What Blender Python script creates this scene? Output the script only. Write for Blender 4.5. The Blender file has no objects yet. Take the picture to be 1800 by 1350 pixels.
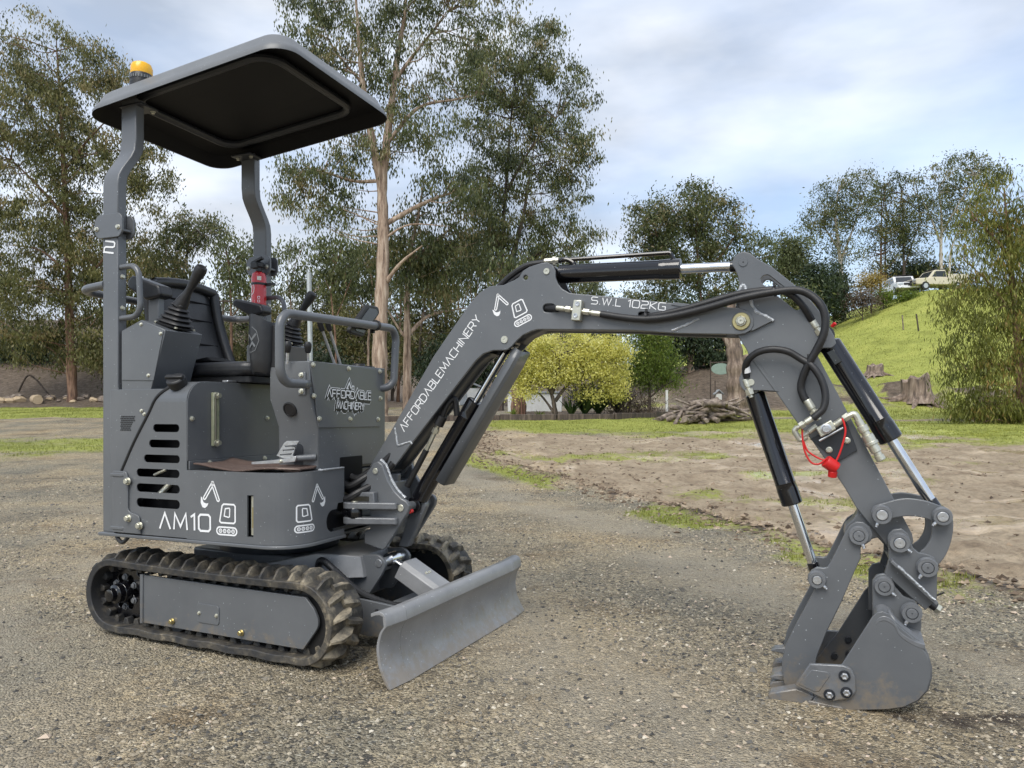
import bpy, bmesh, math, random
import numpy as np
from mathutils import Vector, Matrix, noise as mnoise
R = math.radians
random.seed(7); rng = np.random.default_rng(11)
scene = bpy.context.scene
col = scene.collection

# ---------------------------------------------------------------- camera
H = .884                      # lens height above the gravel (m)
FPX, CX, CY = 1300., 900., 725.
cam_d = bpy.data.cameras.new('camera'); cam = bpy.data.objects.new('camera', cam_d); col.objects.link(cam)
cam.location = (0, 0, H); cam.rotation_euler = (R(90), 0, 0)
cam_d.sensor_width = 36; cam_d.lens = 36*FPX/1800; cam_d.shift_y = (CY-675)/1800
cam_d.clip_start = .05; cam_d.clip_end = 3000
scene.camera = cam

# ---------------------------------------------------------------- world and sun
SUN_EL, SUN_AZ = 52, 200       # degrees; azimuth measured from +Y clockwise (sun behind the camera, a little left)
w = bpy.data.worlds.new('World'); scene.world = w; w.use_nodes = True
nt = w.node_tree; nt.nodes.clear()
def N(t, typ, **k):
    n = t.nodes.new(typ)
    for a, b in k.items(): setattr(n, a, b)
    return n
out = N(nt, 'ShaderNodeOutputWorld'); bg = N(nt, 'ShaderNodeBackground'); bg2 = N(nt, 'ShaderNodeBackground')
sky = N(nt, 'ShaderNodeTexSky', sky_type='NISHITA', sun_disc=False)
sky.sun_elevation = R(SUN_EL); sky.sun_rotation = R(SUN_AZ); sky.air_density = 1.1; sky.dust_density = .4; sky.ozone_density = 3.0
tc = N(nt, 'ShaderNodeTexCoord'); mp = N(nt, 'ShaderNodeMapping'); mp.inputs['Scale'].default_value = (1.2, 1.2, 3.2); mp.inputs['Location'].default_value = (.37, .1, .22)
n1 = N(nt, 'ShaderNodeTexNoise'); n1.inputs['Scale'].default_value = 1.7; n1.inputs['Detail'].default_value = 7; n1.inputs['Roughness'].default_value = .5; n1.inputs['Distortion'].default_value = .35
ramp = N(nt, 'ShaderNodeValToRGB'); ramp.color_ramp.elements[0].position = .36; ramp.color_ramp.elements[1].position = .64
n2 = N(nt, 'ShaderNodeTexNoise'); n2.inputs['Scale'].default_value = 2.6; n2.inputs['Detail'].default_value = 5
cr2 = N(nt, 'ShaderNodeValToRGB'); cr2.color_ramp.elements[0].position = .35; cr2.color_ramp.elements[1].position = .68
cr2.color_ramp.elements[0].color = (.40, .455, .545, 1); cr2.color_ramp.elements[1].color = (.84, .87, .92, 1)
mixs = N(nt, 'ShaderNodeMixShader')
nt.links.new(tc.outputs['Generated'], mp.inputs['Vector']); nt.links.new(mp.outputs[0], n1.inputs['Vector']); nt.links.new(mp.outputs[0], n2.inputs['Vector'])
nt.links.new(n1.outputs[0], ramp.inputs[0]); nt.links.new(n2.outputs[0], cr2.inputs[0])
mfac = N(nt, 'ShaderNodeMath', operation='MULTIPLY_ADD'); mfac.inputs[1].default_value = .40; mfac.inputs[2].default_value = .60
nt.links.new(ramp.outputs[0], mfac.inputs[0])
nt.links.new(sky.outputs[0], bg.inputs['Color']); bg.inputs['Strength'].default_value = .11
nt.links.new(cr2.outputs[0], bg2.inputs['Color']); bg2.inputs['Strength'].default_value = .50
nt.links.new(mfac.outputs[0], mixs.inputs[0]); nt.links.new(bg.outputs[0], mixs.inputs[1]); nt.links.new(bg2.outputs[0], mixs.inputs[2])
nt.links.new(mixs.outputs[0], out.inputs['Surface'])
sun_d = bpy.data.lights.new('sun', 'SUN'); sun = bpy.data.objects.new('sun', sun_d); col.objects.link(sun)
sun_d.energy = 1.25; sun_d.angle = R(38); sun_d.color = (1, .955, .88)
a = R(SUN_AZ); e = R(SUN_EL)
sdir = Vector((math.sin(a)*math.cos(e), math.cos(a)*math.cos(e), math.sin(e)))
sun.rotation_euler = sdir.to_track_quat('Z', 'Y').to_euler(); sun.location = sdir*50
vs = scene.view_settings; vs.view_transform = 'Standard'; vs.look = 'None'; vs.exposure = 1.36; vs.gamma = 1
cy = scene.cycles; cy.max_bounces = 5; cy.diffuse_bounces = 3; cy.glossy_bounces = 3; cy.transmission_bounces = 3; cy.transparent_max_bounces = 4; cy.use_adaptive_sampling = True; cy.adaptive_threshold = .02; cy.use_denoising = True

# ---------------------------------------------------------------- materials
def ramp_node(t, stops):
    r = N(t, 'ShaderNodeValToRGB'); el = r.color_ramp.elements
    while len(el) < len(stops): el.new(.5)
    for q, (p, c) in zip(el, stops): q.position = p; q.color = (c[0], c[1], c[2], 1)
    return r
MATS = {}
def mat(name, color, rough=.5, metal=0., color2=None, nscale=8., bump=0., bscale=60., spec=.5, coat=0., speck=None, trans=0., obj=True, rvar=.0, emit=None):
    """principled material with noise mottling, optional bump and fine specks"""
    m = bpy.data.materials.new(name); m.use_nodes = True; t = m.node_tree; p = t.nodes['Principled BSDF']
    tcn = N(t, 'ShaderNodeTexCoord'); src = tcn.outputs['Object']
    p.inputs['Roughness'].default_value = rough; p.inputs['Metallic'].default_value = metal
    p.inputs['Specular IOR Level'].default_value = spec; p.inputs['Coat Weight'].default_value = coat; p.inputs['Coat Roughness'].default_value = .12
    p.inputs['Base Color'].default_value = (*color, 1)
    last = None
    if color2 is not None:
        n = N(t, 'ShaderNodeTexNoise'); n.inputs['Scale'].default_value = nscale; n.inputs['Detail'].default_value = 6; n.inputs['Roughness'].default_value = .62
        t.links.new(src, n.inputs['Vector'])
        r = ramp_node(t, [(.32, color), (.7, color2)]); t.links.new(n.outputs[0], r.inputs[0]); last = r.outputs[0]
        if rvar:
            mr = N(t, 'ShaderNodeMapRange'); mr.inputs[1].default_value = .3; mr.inputs[2].default_value = .7; mr.inputs[3].default_value = rough-rvar; mr.inputs[4].default_value = rough+rvar
            t.links.new(n.outputs[0], mr.inputs[0]); t.links.new(mr.outputs[0], p.inputs['Roughness'])
    if speck is not None:
        sc, thr, scol = speck
        v = N(t, 'ShaderNodeTexVoronoi'); v.inputs['Scale'].default_value = sc; v.inputs['Randomness'].default_value = 1
        t.links.new(src, v.inputs['Vector'])
        n3 = N(t, 'ShaderNodeTexNoise'); n3.inputs['Scale'].default_value = sc*.09; n3.inputs['Detail'].default_value = 2; t.links.new(src, n3.inputs['Vector'])
        mm = N(t, 'ShaderNodeMath', operation='MULTIPLY'); t.links.new(n3.outputs[0], mm.inputs[0]); mm.inputs[1].default_value = thr*2
        lt = N(t, 'ShaderNodeMath', operation='LESS_THAN'); t.links.new(v.outputs['Distance'], lt.inputs[0]); t.links.new(mm.outputs[0], lt.inputs[1])
        sx = N(t, 'ShaderNodeSeparateColor'); t.links.new(v.outputs['Color'], sx.inputs[0])
        gt = N(t, 'ShaderNodeMath', operation='GREATER_THAN'); t.links.new(sx.outputs[0], gt.inputs[0]); gt.inputs[1].default_value = .62
        mu = N(t, 'ShaderNodeMath', operation='MULTIPLY'); t.links.new(lt.outputs[0], mu.inputs[0]); t.links.new(gt.outputs[0], mu.inputs[1])
        mu2 = N(t, 'ShaderNodeMath', operation='MULTIPLY'); t.links.new(mu.outputs[0], mu2.inputs[0]); mu2.inputs[1].default_value = .75
        mx = N(t, 'ShaderNodeMix', data_type='RGBA'); t.links.new(mu2.outputs[0], mx.inputs[0])
        if last: t.links.new(last, mx.inputs[6])
        else: mx.inputs[6].default_value = (*color, 1)
        mx.inputs[7].default_value = (*scol, 1); last = mx.outputs[2]
    if name in ('grey_paint', 'grey_cast', 'grey_paint_sheen'):
        gg = N(t, 'ShaderNodeNewGeometry'); sz = N(t, 'ShaderNodeSeparateXYZ'); t.links.new(gg.outputs['Position'], sz.inputs[0]); zr = N(t, 'ShaderNodeMapRange'); zr.inputs[1].default_value = .0; zr.inputs[2].default_value = .20; zr.inputs[3].default_value = .30; zr.inputs[4].default_value = -.10; t.links.new(sz.outputs[2], zr.inputs[0])
        nd = N(t, 'ShaderNodeTexNoise'); nd.inputs['Scale'].default_value = 26; nd.inputs['Detail'].default_value = 8; nd.inputs['Roughness'].default_value = .7; t.links.new(gg.outputs['Position'], nd.inputs['Vector'])
        sm = N(t, 'ShaderNodeMath', operation='ADD'); t.links.new(nd.outputs[0], sm.inputs[0]); t.links.new(zr.outputs[0], sm.inputs[1]); dr = N(t, 'ShaderNodeMapRange'); dr.inputs[1].default_value = .62; dr.inputs[2].default_value = .80; dr.inputs[4].default_value = .55; t.links.new(sm.outputs[0], dr.inputs[0])
        mxd = N(t, 'ShaderNodeMix', data_type='RGBA'); t.links.new(dr.outputs[0], mxd.inputs[0]); t.links.new(last, mxd.inputs[6]); mxd.inputs[7].default_value = (.22, .175, .12, 1); last = mxd.outputs[2]
    if last: t.links.new(last, p.inputs['Base Color'])
    if bump:
        nb = N(t, 'ShaderNodeTexNoise'); nb.inputs['Scale'].default_value = bscale; nb.inputs['Detail'].default_value = 5
        t.links.new(src, nb.inputs['Vector']); b = N(t, 'ShaderNodeBump'); b.inputs['Strength'].default_value = bump; b.inputs['Distance'].default_value = .01
        t.links.new(nb.outputs[0], b.inputs['Height']); t.links.new(b.outputs[0], p.inputs['Normal'])
    if trans: p.inputs['Transmission Weight'].default_value = trans
    MATS[name] = m
    return m
drop = (.42, .45, .48)
mat('grey_paint', (.098, .105, .114), .36, 0, (.128, .135, .143), 3.2, .03, 260, .5, .2, (62, .085, drop), rvar=.06)
mat('grey_paint_sheen', (.21, .212, .215), .38, .12, (.285, .287, .29), 9, .05, 160, .5, .05, (75, .11, (.62, .64, .66)), rvar=.07)  # lighter copy of grey_paint with rain specks; sky sheen put into the colour
mat('grey_cast', (.125, .132, .142), .34, .1, (.165, .172, .182), 30, .12, 90, .5, .2)
mat('weld', (.52, .54, .56), .34, .4, (.34, .36, .38), 60, .6, 130)
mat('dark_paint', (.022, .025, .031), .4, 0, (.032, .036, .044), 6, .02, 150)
mat('black_gloss', (.004, .004, .005), .16, 0, (.006, .006, .008), 5, .0, 60, .5, .4, (80, .09, (.16, .17, .18)))
mat('black_plastic', (.012, .012, .013), .45, 0, (.02, .02, .021), 20, .05, 200)
mat('hose_rubber', (.010, .010, .011), .48, 0, (.018, .018, .019), 30, .08, 300)
mat('black_vinyl', (.016, .017, .019), .36, 0, (.026, .027, .03), 25, .12, 260)
mat('chrome', (.78, .79, .80), .16, 1., (.62, .63, .65), 12, 0, 60)
mat('zinc', (.62, .61, .52), .36, .75, (.50, .49, .40), 25, .1, 120)
mat('bright_steel', (.62, .63, .64), .32, .85, (.45, .46, .48), 30, .1, 90)
mat('brass_zinc', (.52, .43, .20), .32, .9, (.40, .36, .22), 25, .05, 120)
mat('white_decal', (.78, .79, .80), .5)
mat('black_decal', (.012, .012, .014), .4)
mat('canopy_grey', (.125, .132, .138), .42, 0, (.165, .172, .178), 4, .03, 300, .5, 0, (90, .1, (.4, .42, .42)))
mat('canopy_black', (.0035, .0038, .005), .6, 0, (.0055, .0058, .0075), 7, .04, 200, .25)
mat('amber', (.85, .42, .01), .25, 0, (.9, .5, .03), 9)
mat('red_paint', (.55, .012, .018), .28, 0, (.48, .010, .015), 8, 0, 60, .5, .5)
mat('red_plastic', (.62, .015, .015), .4, 0, (.52, .012, .012), 20)
mat('paper_label', (.72, .70, .62), .6)
mat('mat_brown', (.075, .048, .038), .8, 0, (.11, .072, .058), 60, .5, 120)
mat('mat_line', (.30, .23, .19), .8)
mat('sight_tube', (.33, .33, .22), .2, 0, (.20, .22, .15), 30, 0, 60, .6)
mat('dark_rod', (.16, .15, .12), .4, .6)
mat('mud', (.30, .24, .16), .9, 0, (.20, .16, .11), 40, .6, 70)
def track_material():
    m = bpy.data.materials.new('track_rubber'); m.use_nodes = True; t = m.node_tree; p = t.nodes['Principled BSDF']
    g = N(t, 'ShaderNodeNewGeometry'); n = N(t, 'ShaderNodeTexNoise'); n.inputs['Scale'].default_value = 22; n.inputs['Detail'].default_value = 8; n.inputs['Roughness'].default_value = .65
    t.links.new(g.outputs['Position'], n.inputs['Vector'])
    n2 = N(t, 'ShaderNodeTexNoise'); n2.inputs['Scale'].default_value = 5; n2.inputs['Detail'].default_value = 4; t.links.new(g.outputs['Position'], n2.inputs['Vector'])
    ad = N(t, 'ShaderNodeMath', operation='MULTIPLY_ADD'); t.links.new(n2.outputs[0], ad.inputs[0]); ad.inputs[1].default_value = .55; t.links.new(n.outputs[0], ad.inputs[2])
    sx = N(t, 'ShaderNodeSeparateXYZ'); t.links.new(g.outputs['Position'], sx.inputs[0]); mr = N(t, 'ShaderNodeMapRange'); mr.inputs[1].default_value = -1.9; mr.inputs[2].default_value = -.5; mr.inputs[3].default_value = -.10; mr.inputs[4].default_value = .07; t.links.new(sx.outputs[0], mr.inputs[0])
    a3 = N(t, 'ShaderNodeMath', operation='ADD'); t.links.new(ad.outputs[0], a3.inputs[0]); t.links.new(mr.outputs[0], a3.inputs[1]); ad = a3
    r = ramp_node(t, [(.68, (.026, .026, .027)), (.88, (.075, .066, .052)), (1.0, (.22, .185, .13))]); t.links.new(ad.outputs[0], r.inputs[0])
    t.links.new(r.outputs[0], p.inputs['Base Color']); p.inputs['Roughness'].default_value = .6
    b = N(t, 'ShaderNodeBump'); b.inputs['Strength'].default_value = .5; b.inputs['Distance'].default_value = .008; t.links.new(n.outputs[0], b.inputs['Height']); t.links.new(b.outputs[0], p.inputs['Normal'])
    MATS['track_rubber'] = m
    m2 = m.copy(); m2.name = 'lug_rubber'; MATS['lug_rubber'] = m2
    for q in m2.node_tree.nodes:
        if q.type == 'VALTORGB':
            for e_, (pp, c) in zip(q.color_ramp.elements, [(.62, (.030, .030, .030)), (.79, (.095, .084, .066)), (.98, (.30, .255, .18))]): e_.position = pp; e_.color = (*c, 1)
track_material()

# ---------------------------------------------------------------- mesh helpers
def fillet(pts, n=5):
    """polygon points (x, y[, r]) -> list with rounded corners"""
    o = []; k = len(pts)
    for i, p in enumerate(pts):
        r = p[2] if len(p) > 2 else 0
        if r <= 0: o.append((p[0], p[1])); continue
        P = Vector(p[:2]); A = Vector(pts[i-1][:2])-P; B = Vector(pts[(i+1) % k][:2])-P
        la, lb = A.length, B.length; A /= la; B /= lb
        d = max(-1, min(1, A.dot(B))); ang = math.acos(d)
        if ang > 3.1: o.append((p[0], p[1])); continue
        tl = min(r/math.tan(ang/2), .48*la, .48*lb); rr = tl*math.tan(ang/2)
        C = P+(A+B).normalized()*(rr/math.sin(ang/2)); s = P+A*tl; e_ = P+B*tl
        a0 = math.atan2(s.y-C.y, s.x-C.x); a1 = math.atan2(e_.y-C.y, e_.x-C.x); da = (a1-a0+math.pi) % (2*math.pi)-math.pi
        for j in range(n+1): o.append((C.x+rr*math.cos(a0+da*j/n), C.y+rr*math.sin(a0+da*j/n)))
    return o
def smooth_path(pts, n=8, closed=False):
    """Catmull-Rom through 3-D points"""
    P = [Vector(p) for p in pts]; o = []; k = len(P); rngk = k if closed else k-1
    for i in range(rngk):
        p1, p2 = P[i], P[(i+1) % k]
        p0 = P[i-1] if (i or closed) else p1*2-p2
        p3 = P[(i+2) % k] if (i+2 < k or closed) else p2*2-p1
        for j in range(n):
            t = j/n
            o.append(.5*((2*p1)+(p2-p0)*t+(2*p0-5*p1+4*p2-p3)*t*t+(3*p1-p0-3*p2+p3)*t**3))
    if not closed: o.append(P[-1])
    return o
def round_path(pts, r, n=6):
    """open 3-D polyline with filleted corners"""
    P = [Vector(p) for p in pts]; o = [P[0]]
    for i in range(1, len(P)-1):
        A = P[i-1]-P[i]; B = P[i+1]-P[i]; la, lb = A.length, B.length; A /= la; B /= lb
        ang = math.acos(max(-1, min(1, A.dot(B))))
        if ang > 3.1: o.append(P[i]); continue
        tl = min(r/math.tan(ang/2), .49*la, .49*lb); rr = tl*math.tan(ang/2)
        bis = (A+B).normalized(); C = P[i]+bis*(rr/math.sin(ang/2)); s = P[i]+A*tl-C; e_ = P[i]+B*tl-C
        tot = s.angle(e_); ax = s.cross(e_).normalized()
        for j in range(n+1): o.append(C+Matrix.Rotation(tot*j/n, 3, ax) @ s)
    o.append(P[-1]); return o
def frame_of(ax):
    ax = Vector(ax).normalized(); h = Vector((0, 0, 1)) if abs(ax.z) < .9 else Vector((1, 0, 0))
    x = h.cross(ax).normalized(); return x, ax.cross(x), ax

class MB:
    def __init__(s): s.v = []; s.f = []
    def add(s, vs_, fs): 
        b = len(s.v); s.v += [tuple(p) for p in vs_]; s.f += [tuple(b+i for i in f) for f in fs]; return s
    def prism(s, pts, a0, a1, fn, holes=None):
        """outline in a plane, extruded from a0 to a1; fn(p, q, a) -> 3-D"""
        if not holes:
            n = len(pts); V = [fn(p[0], p[1], a0) for p in pts]+[fn(p[0], p[1], a1) for p in pts]
            F = [tuple(range(n)), tuple(range(2*n-1, n-1, -1))]+[(i, i+n, (i+1) % n+n, (i+1) % n) for i in range(n)]
            return s.add(V, F)
        bm = bmesh.new(); loops = []
        for lp in [pts]+holes:
            vv = [bm.verts.new((p[0], p[1], 0)) for p in lp]; loops.append(vv)
            for i in range(len(vv)): bm.edges.new((vv[i-1], vv[i]))
        bmesh.ops.triangle_fill(bm, edges=bm.edges[:], use_beauty=True, use_dissolve=False)
        bm.verts.index_update(); T = [tuple(q.index for q in f.verts) for f in bm.faces]; n = len(bm.verts)
        C = [(q.co.x, q.co.y) for q in bm.verts]; bm.free()
        V = [fn(p, q, a0) for p, q in C]+[fn(p, q, a1) for p, q in C]; F = T+[tuple(i+n for i in reversed(f)) for f in T]
        k = 0
        for lp in [pts]+holes:
            m = len(lp); F += [(k+i, k+i+n, k+(i+1) % m+n, k+(i+1) % m) for i in range(m)]; k += m
        return s.add(V, F)
    def tube(s, path, r, n=10, closed=False, prof=None):
        P = [Vector(p) for p in path]; k = len(P); rs = r if isinstance(r, (list, tuple)) else [r]*k
        up = None; V = []
        for i in range(k):
            d = (P[(i+1) % k]-P[i-1]) if (closed or 0 < i < k-1) else (P[1]-P[0] if i == 0 else P[-1]-P[-2])
            d.normalize()
            if up is None: up = frame_of(d)[0]
            up = (up-d*up.dot(d)).normalized(); sd = d.cross(up)
            for j in range(n):
                if prof: px_, py_ = prof[j]; V.append(P[i]+up*px_+sd*py_)
                else:
                    t = 2*math.pi*j/n; V.append(P[i]+(up*math.cos(t)+sd*math.sin(t))*rs[i])
        F = []
        for i in range(k if closed else k-1):
            i2 = (i+1) % k
            for j in range(n): F.append((i*n+j, i*n+(j+1) % n, i2*n+(j+1) % n, i2*n+j))
        if not closed: F += [tuple(range(n-1, -1, -1)), tuple((k-1)*n+j for j in range(n))]
        return s.add(V, F)
    def cyl(s, p0, p1, r, r1=None, n=20): return s.lathe([(r, 0), (r if r1 is None else r1, (Vector(p1)-Vector(p0)).length)], p0, Vector(p1)-Vector(p0), n)
    def lathe(s, prof, o, ax, n=24, sq=0, ang=0):
        """profile [(radius, height)] turned round an axis, closed with caps; sq > 0 squares the section"""
        x, y, z = frame_of(ax); o = Vector(o); V = []; k = len(prof)
        for r, h in prof:
            for j in range(n):
                t = 2*math.pi*j/n+ang; c, d = math.cos(t), math.sin(t); q = 1.
                if sq: q = 1/(abs(c)**sq+abs(d)**sq)**(1/sq)
                V.append(o+z*h+(x*c+y*d)*r*q)
        F = [(i*n+j, i*n+(j+1) % n, (i+1)*n+(j+1) % n, (i+1)*n+j) for i in range(k-1) for j in range(n)]
        F += [tuple(range(n-1, -1, -1)), tuple((k-1)*n+j for j in range(n))]
        return s.add(V, F)
    def box(s, c, size, rot=None):
        c = Vector(c); hx, hy, hz = size[0]/2, size[1]/2, size[2]/2; M = rot or Matrix.Identity(3)
        V = [c+M @ Vector((sx*hx, sy*hy, sz*hz)) for sx in (-1, 1) for sy in (-1, 1) for sz in (-1, 1)]
        return s.add(V, [(0, 1, 3, 2), (4, 6, 7, 5), (0, 4, 5, 1), (2, 3, 7, 6), (0, 2, 6, 4), (1, 5, 7, 3)])
    def build(s, name, m, parent=None, bevel=0., xf=None, ang=35, seg=2):
        me = bpy.data.meshes.new(name); V = [xf(*p) for p in s.v] if xf else s.v
        me.from_pydata([tuple(p) for p in V], [], s.f); me.validate()
        bm = bmesh.new(); bm.from_mesh(me); bmesh.ops.recalc_face_normals(bm, faces=bm.faces[:]); bm.to_mesh(me); bm.free()
        me.polygons.foreach_set('use_smooth', [True]*len(me.polygons)); me.set_sharp_from_angle(angle=R(ang))
        me.materials.append(MATS[m] if isinstance(m, str) else m)
        o = bpy.data.objects.new(name, me); col.objects.link(o)
        if parent: o.parent = parent
        if bevel:
            b = o.modifiers.new('bevel', 'BEVEL'); b.width = bevel; b.segments = seg; b.limit_method = 'ANGLE'; b.angle_limit = R(38); b.use_clamp_overlap = True
        return o
def tag(o, label=None, cat=None, group=None, kind=None):
    if label: o['label'] = label
    if cat: o['category'] = cat
    if group: o['group'] = group
    if kind: o['kind'] = kind
    return o
def empty(name, loc, rz=0.):
    o = bpy.data.objects.new(name, None); col.objects.link(o); o.location = loc; o.rotation_euler = (0, 0, rz); o.empty_display_size = .1; return o
side = lambda p, q, a: (p, a, q)      # outline (u, z), depth v
front = lambda p, q, a: (a, p, q)     # outline (v, z), depth u
plan = lambda p, q, a: (p, q, a)      # outline (u, v), depth z
# ================================================================ terrain
def sst(x, a_, b_): t = np.clip((x-a_)/(b_-a_), 0, 1); return t*t*(3-2*t)
def vnoise(X, Y, sc, seed):
    """smooth value noise, vectorised"""
    x = np.asarray(X)*sc+seed*17.3; y = np.asarray(Y)*sc+seed*9.1; xi = np.floor(x).astype(int); yi = np.floor(y).astype(int); fx = x-xi; fy = y-yi
    fx = fx*fx*(3-2*fx); fy = fy*fy*(3-2*fy)
    def hsh(i, j): n = (i*374761393+j*668265263+seed*1442695) & 0x7fffffff; n = ((n ^ (n >> 13))*1274126177) & 0x7fffffff; return (n % 10007)/10007.
    return (hsh(xi, yi)*(1-fx)+hsh(xi+1, yi)*fx)*(1-fy)+(hsh(xi, yi+1)*(1-fx)+hsh(xi+1, yi+1)*fx)*fy
def fbm(X, Y, sc, seed, o=4): return sum(vnoise(X, Y, sc*2**k, seed+k)*.5**k for k in range(o))/sum(.5**k for k in range(o))
BY = [-30, 0, 2, 3.43, 4.89, 7.4, 9.5, 12, 16, 20, 26, 40, 400]; BX = [6, 3.5, 2.9, 2.37, 1.88, 1.14, .3, -.75, -.9, -.7, 0, 2, 30]
def xb(Y): return np.interp(Y, BY, BX)
def height(X, Y):
    X = np.asarray(X, float); Y = np.asarray(Y, float)
    z = .045*np.clip(Y-8, 0, 32)+.018*np.clip(Y-40, 0, 200)-.0225*np.clip(1-np.abs(Y-8)/3, 0, 1)*0
    q = .42*(X-12.3); A = np.where(q > 4, q, np.log1p(np.exp(np.clip(q, -30, 4)*1.2))/1.2); A = np.minimum(A, 9.1)
    z = z+A*sst(Y, 25, 62)
    z = z+3.0*sst(Y, 34, 47)*sst(-X, 9, 20)
    z = z+.9*np.exp(-((Y-30.5)/2.0)**2)*sst(X, 11, 13)*(1-sst(X, 19.5, 23))*(.5+fbm(X, Y, .6, 44))
    z = z+1.9*sst(Y, 26.5, 36)*np.exp(-((X-9.3)/2.6)**2)
    z = z+(fbm(X, Y, .35, 3)-.5)*.25*sst(Y, 10, 22)+(fbm(X, Y, .9, 5)-.5)*.16*sst(Y, 24, 34)
    z = z+10*sst(Y, 52, 120)*(1-sst(X, 8, 16))
    m = sst(X-xb(Y), -.05, .35)*(1-sst(Y, 17, 22))
    z = z+m*((fbm(X, Y, 1.6, 8)-.5)*.10+(fbm(X, Y, 6., 21)-.5)*.10-.02)*sst(Y, -2, 2.5)
    d = X-xb(Y); z = z+(.045*np.exp(-((d-.16)/.12)**2)*(.3+1.4*fbm(X, Y, 3., 31))-.02*np.exp(-((d-.4)/.14)**2))*(1-sst(Y, 11, 15))*sst(Y, 1, 3)
    z = z+(fbm(X, Y, 1.2, 40)-.5)*.012*(1-m)*sst(np.hypot(X+.6, Y-3), 1.2, 2.5)
    return z
def ground_at(px_, py_):
    """where the sight line through a photo point meets the terrain"""
    dx, dz = (px_-CX)/FPX, -(py_-CY)/FPX; Yv = np.concatenate([np.arange(1.2, 20, .02), np.arange(20, 140, .05)]); zz = H+dz*Yv; g = height(dx*Yv, Yv); k = np.argmax(zz < g)
    if zz[k] >= g[k]: k = len(Yv)-1
    return float(dx*Yv[k]), float(Yv[k]), float(g[k])
ys = np.concatenate([np.linspace(-40, 0, 14)[:-1], np.linspace(0, 1.2, 10)[:-1], 1.2*np.exp(np.linspace(0, math.log(80/1.2), 330)), np.linspace(84, 700, 18)])
ss_ = np.linspace(-1, 1, 430); ss_ = np.sign(ss_)*np.abs(ss_)**1.9
XX = np.array([ss_*(14+2.4*max(y, 0)+(12 if y < 0 else 0)) for y in ys]); YY = np.repeat(ys[:, None], len(ss_), 1)
ZZ = height(XX, YY)
def mesh_np(name, V, F, m, parent=None, smooth=True, attr=None):
    me = bpy.data.meshes.new(name); k = F.shape[1]; me.vertices.add(len(V)); me.vertices.foreach_set('co', np.ascontiguousarray(V, np.float32).ravel())
    me.loops.add(F.size); me.loops.foreach_set('vertex_index', np.ascontiguousarray(F, np.int32).ravel()); me.polygons.add(len(F)); me.polygons.foreach_set('loop_start', np.arange(len(F), dtype=np.int32)*k)
    me.polygons.foreach_set('use_smooth', np.full(len(F), smooth)); me.update(calc_edges=True)
    if attr is not None:
        for an, av in attr.items():
            at_ = me.attributes.new(an, 'FLOAT_COLOR' if av.ndim == 2 else 'FLOAT', 'POINT')
            at_.data.foreach_set('color' if av.ndim == 2 else 'value', np.ascontiguousarray(av, np.float32).ravel())
    me.materials.append(m if not isinstance(m, str) else MATS[m]); o = bpy.data.objects.new(name, me); col.objects.link(o)
    if parent: o.parent = parent
    return o
nr, nc = XX.shape; ii = np.arange(nr*nc).reshape(nr, nc); FF = np.stack([ii[:-1, :-1], ii[:-1, 1:], ii[1:, 1:], ii[1:, :-1]], -1).reshape(-1, 4)
def zones(X, Y):
    d = X-xb(Y); right = sst(d, -.1, .25); n = fbm(X, Y, .8, 61); n2 = fbm(X, Y, .25, 71)
    mud = right*(1-sst(Y+(n-.5)*6-np.clip(X-3, 0, 30)*.42, 13.5, 18.5))
    grass = right*sst(Y+(n-.5)*6-np.clip(X-3, 0, 30)*-.30, 14.5, 20.)*(1-sst(Y, 26, 30)*(1-sst(X, 10, 14)))
    grass = np.maximum(grass, .62*right*sst(n+.10*n2, .52, .74)*sst(Y, 4, 9))
    grass = np.maximum(grass, .80*np.exp(-((d+.16)/.34)**2)*sst(n, .32, .52)*sst(Y, 2.6, 4.5))
    left = (1-right)
    grass = np.maximum(grass, left*sst(-X, 5.0, 7.5)*np.exp(-((Y-13.8-(n-.5)*4)/2.1)**2)*(.35+.6*fbm(X, Y, 1.7, 66)))
    grass = np.maximum(grass, left*sst(-X, 3.0, 8)*sst(Y+(n-.5)*3, 22.5, 25)*(1-sst(Y, 32.5, 35)))
    hill = sst(X-9.8-.02*Y, 0, 3.0)*sst(Y, 22, 26); grass = np.maximum(grass, hill*(1-.85*sst(fbm(X, Y, .33, 91)+.25*np.exp(-((Y-31)/4)**2)-.2*sst(Y, 36, 44), .54, .68)))
    dirt = np.maximum(sst(Y, 31, 36)*(1-hill), np.exp(-((X-9)/2.8)**2)*sst(Y, 26, 29)); dirt = np.maximum(dirt, hill*(1-grass))
    dirt = np.maximum(dirt, sst(Y, 24.3, 25)*(1-sst(Y, 28, 30))*sst(X, -.5, .5)*(1-sst(X, 6, 8)))
    bank = np.exp(-((Y-29.8-(n-.5)*6)/2.5)**2)*sst(X, 10, 12)*(1-sst(X, 19.5, 23))*sst(n, .30, .48); dirt = np.maximum(dirt, bank); grass = np.where(dirt > .5, np.minimum(grass, hill), grass)*(1-bank)
    road = np.exp(-((Y-22.6)/.55)**2)*sst(X, 5, 7); grass = grass*(1-road); mud = mud*(1-road); dirt = dirt*(1-road)
    churn = .85*sst(fbm(X, Y, 2.2, 18), .38, .6)*np.exp(-((d-.25)/.26)**2)*(1-sst(Y, 10, 15))*sst(Y, 2., 4)
    churn = churn+.62*sst(fbm(X, Y, 5., 28), .36, .6)*(np.exp(-((X-1.45)/.55)**2-((Y-2.12-.12*(X-1.2))/.20)**2)+.7*np.exp(-((X-.05)/.35)**2-((Y-2.45)/.12)**2))
    return np.clip(grass, 0, 1), np.clip(mud, 0, 1), np.clip(dirt, 0, 1), np.clip(churn, 0, 1)
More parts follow.
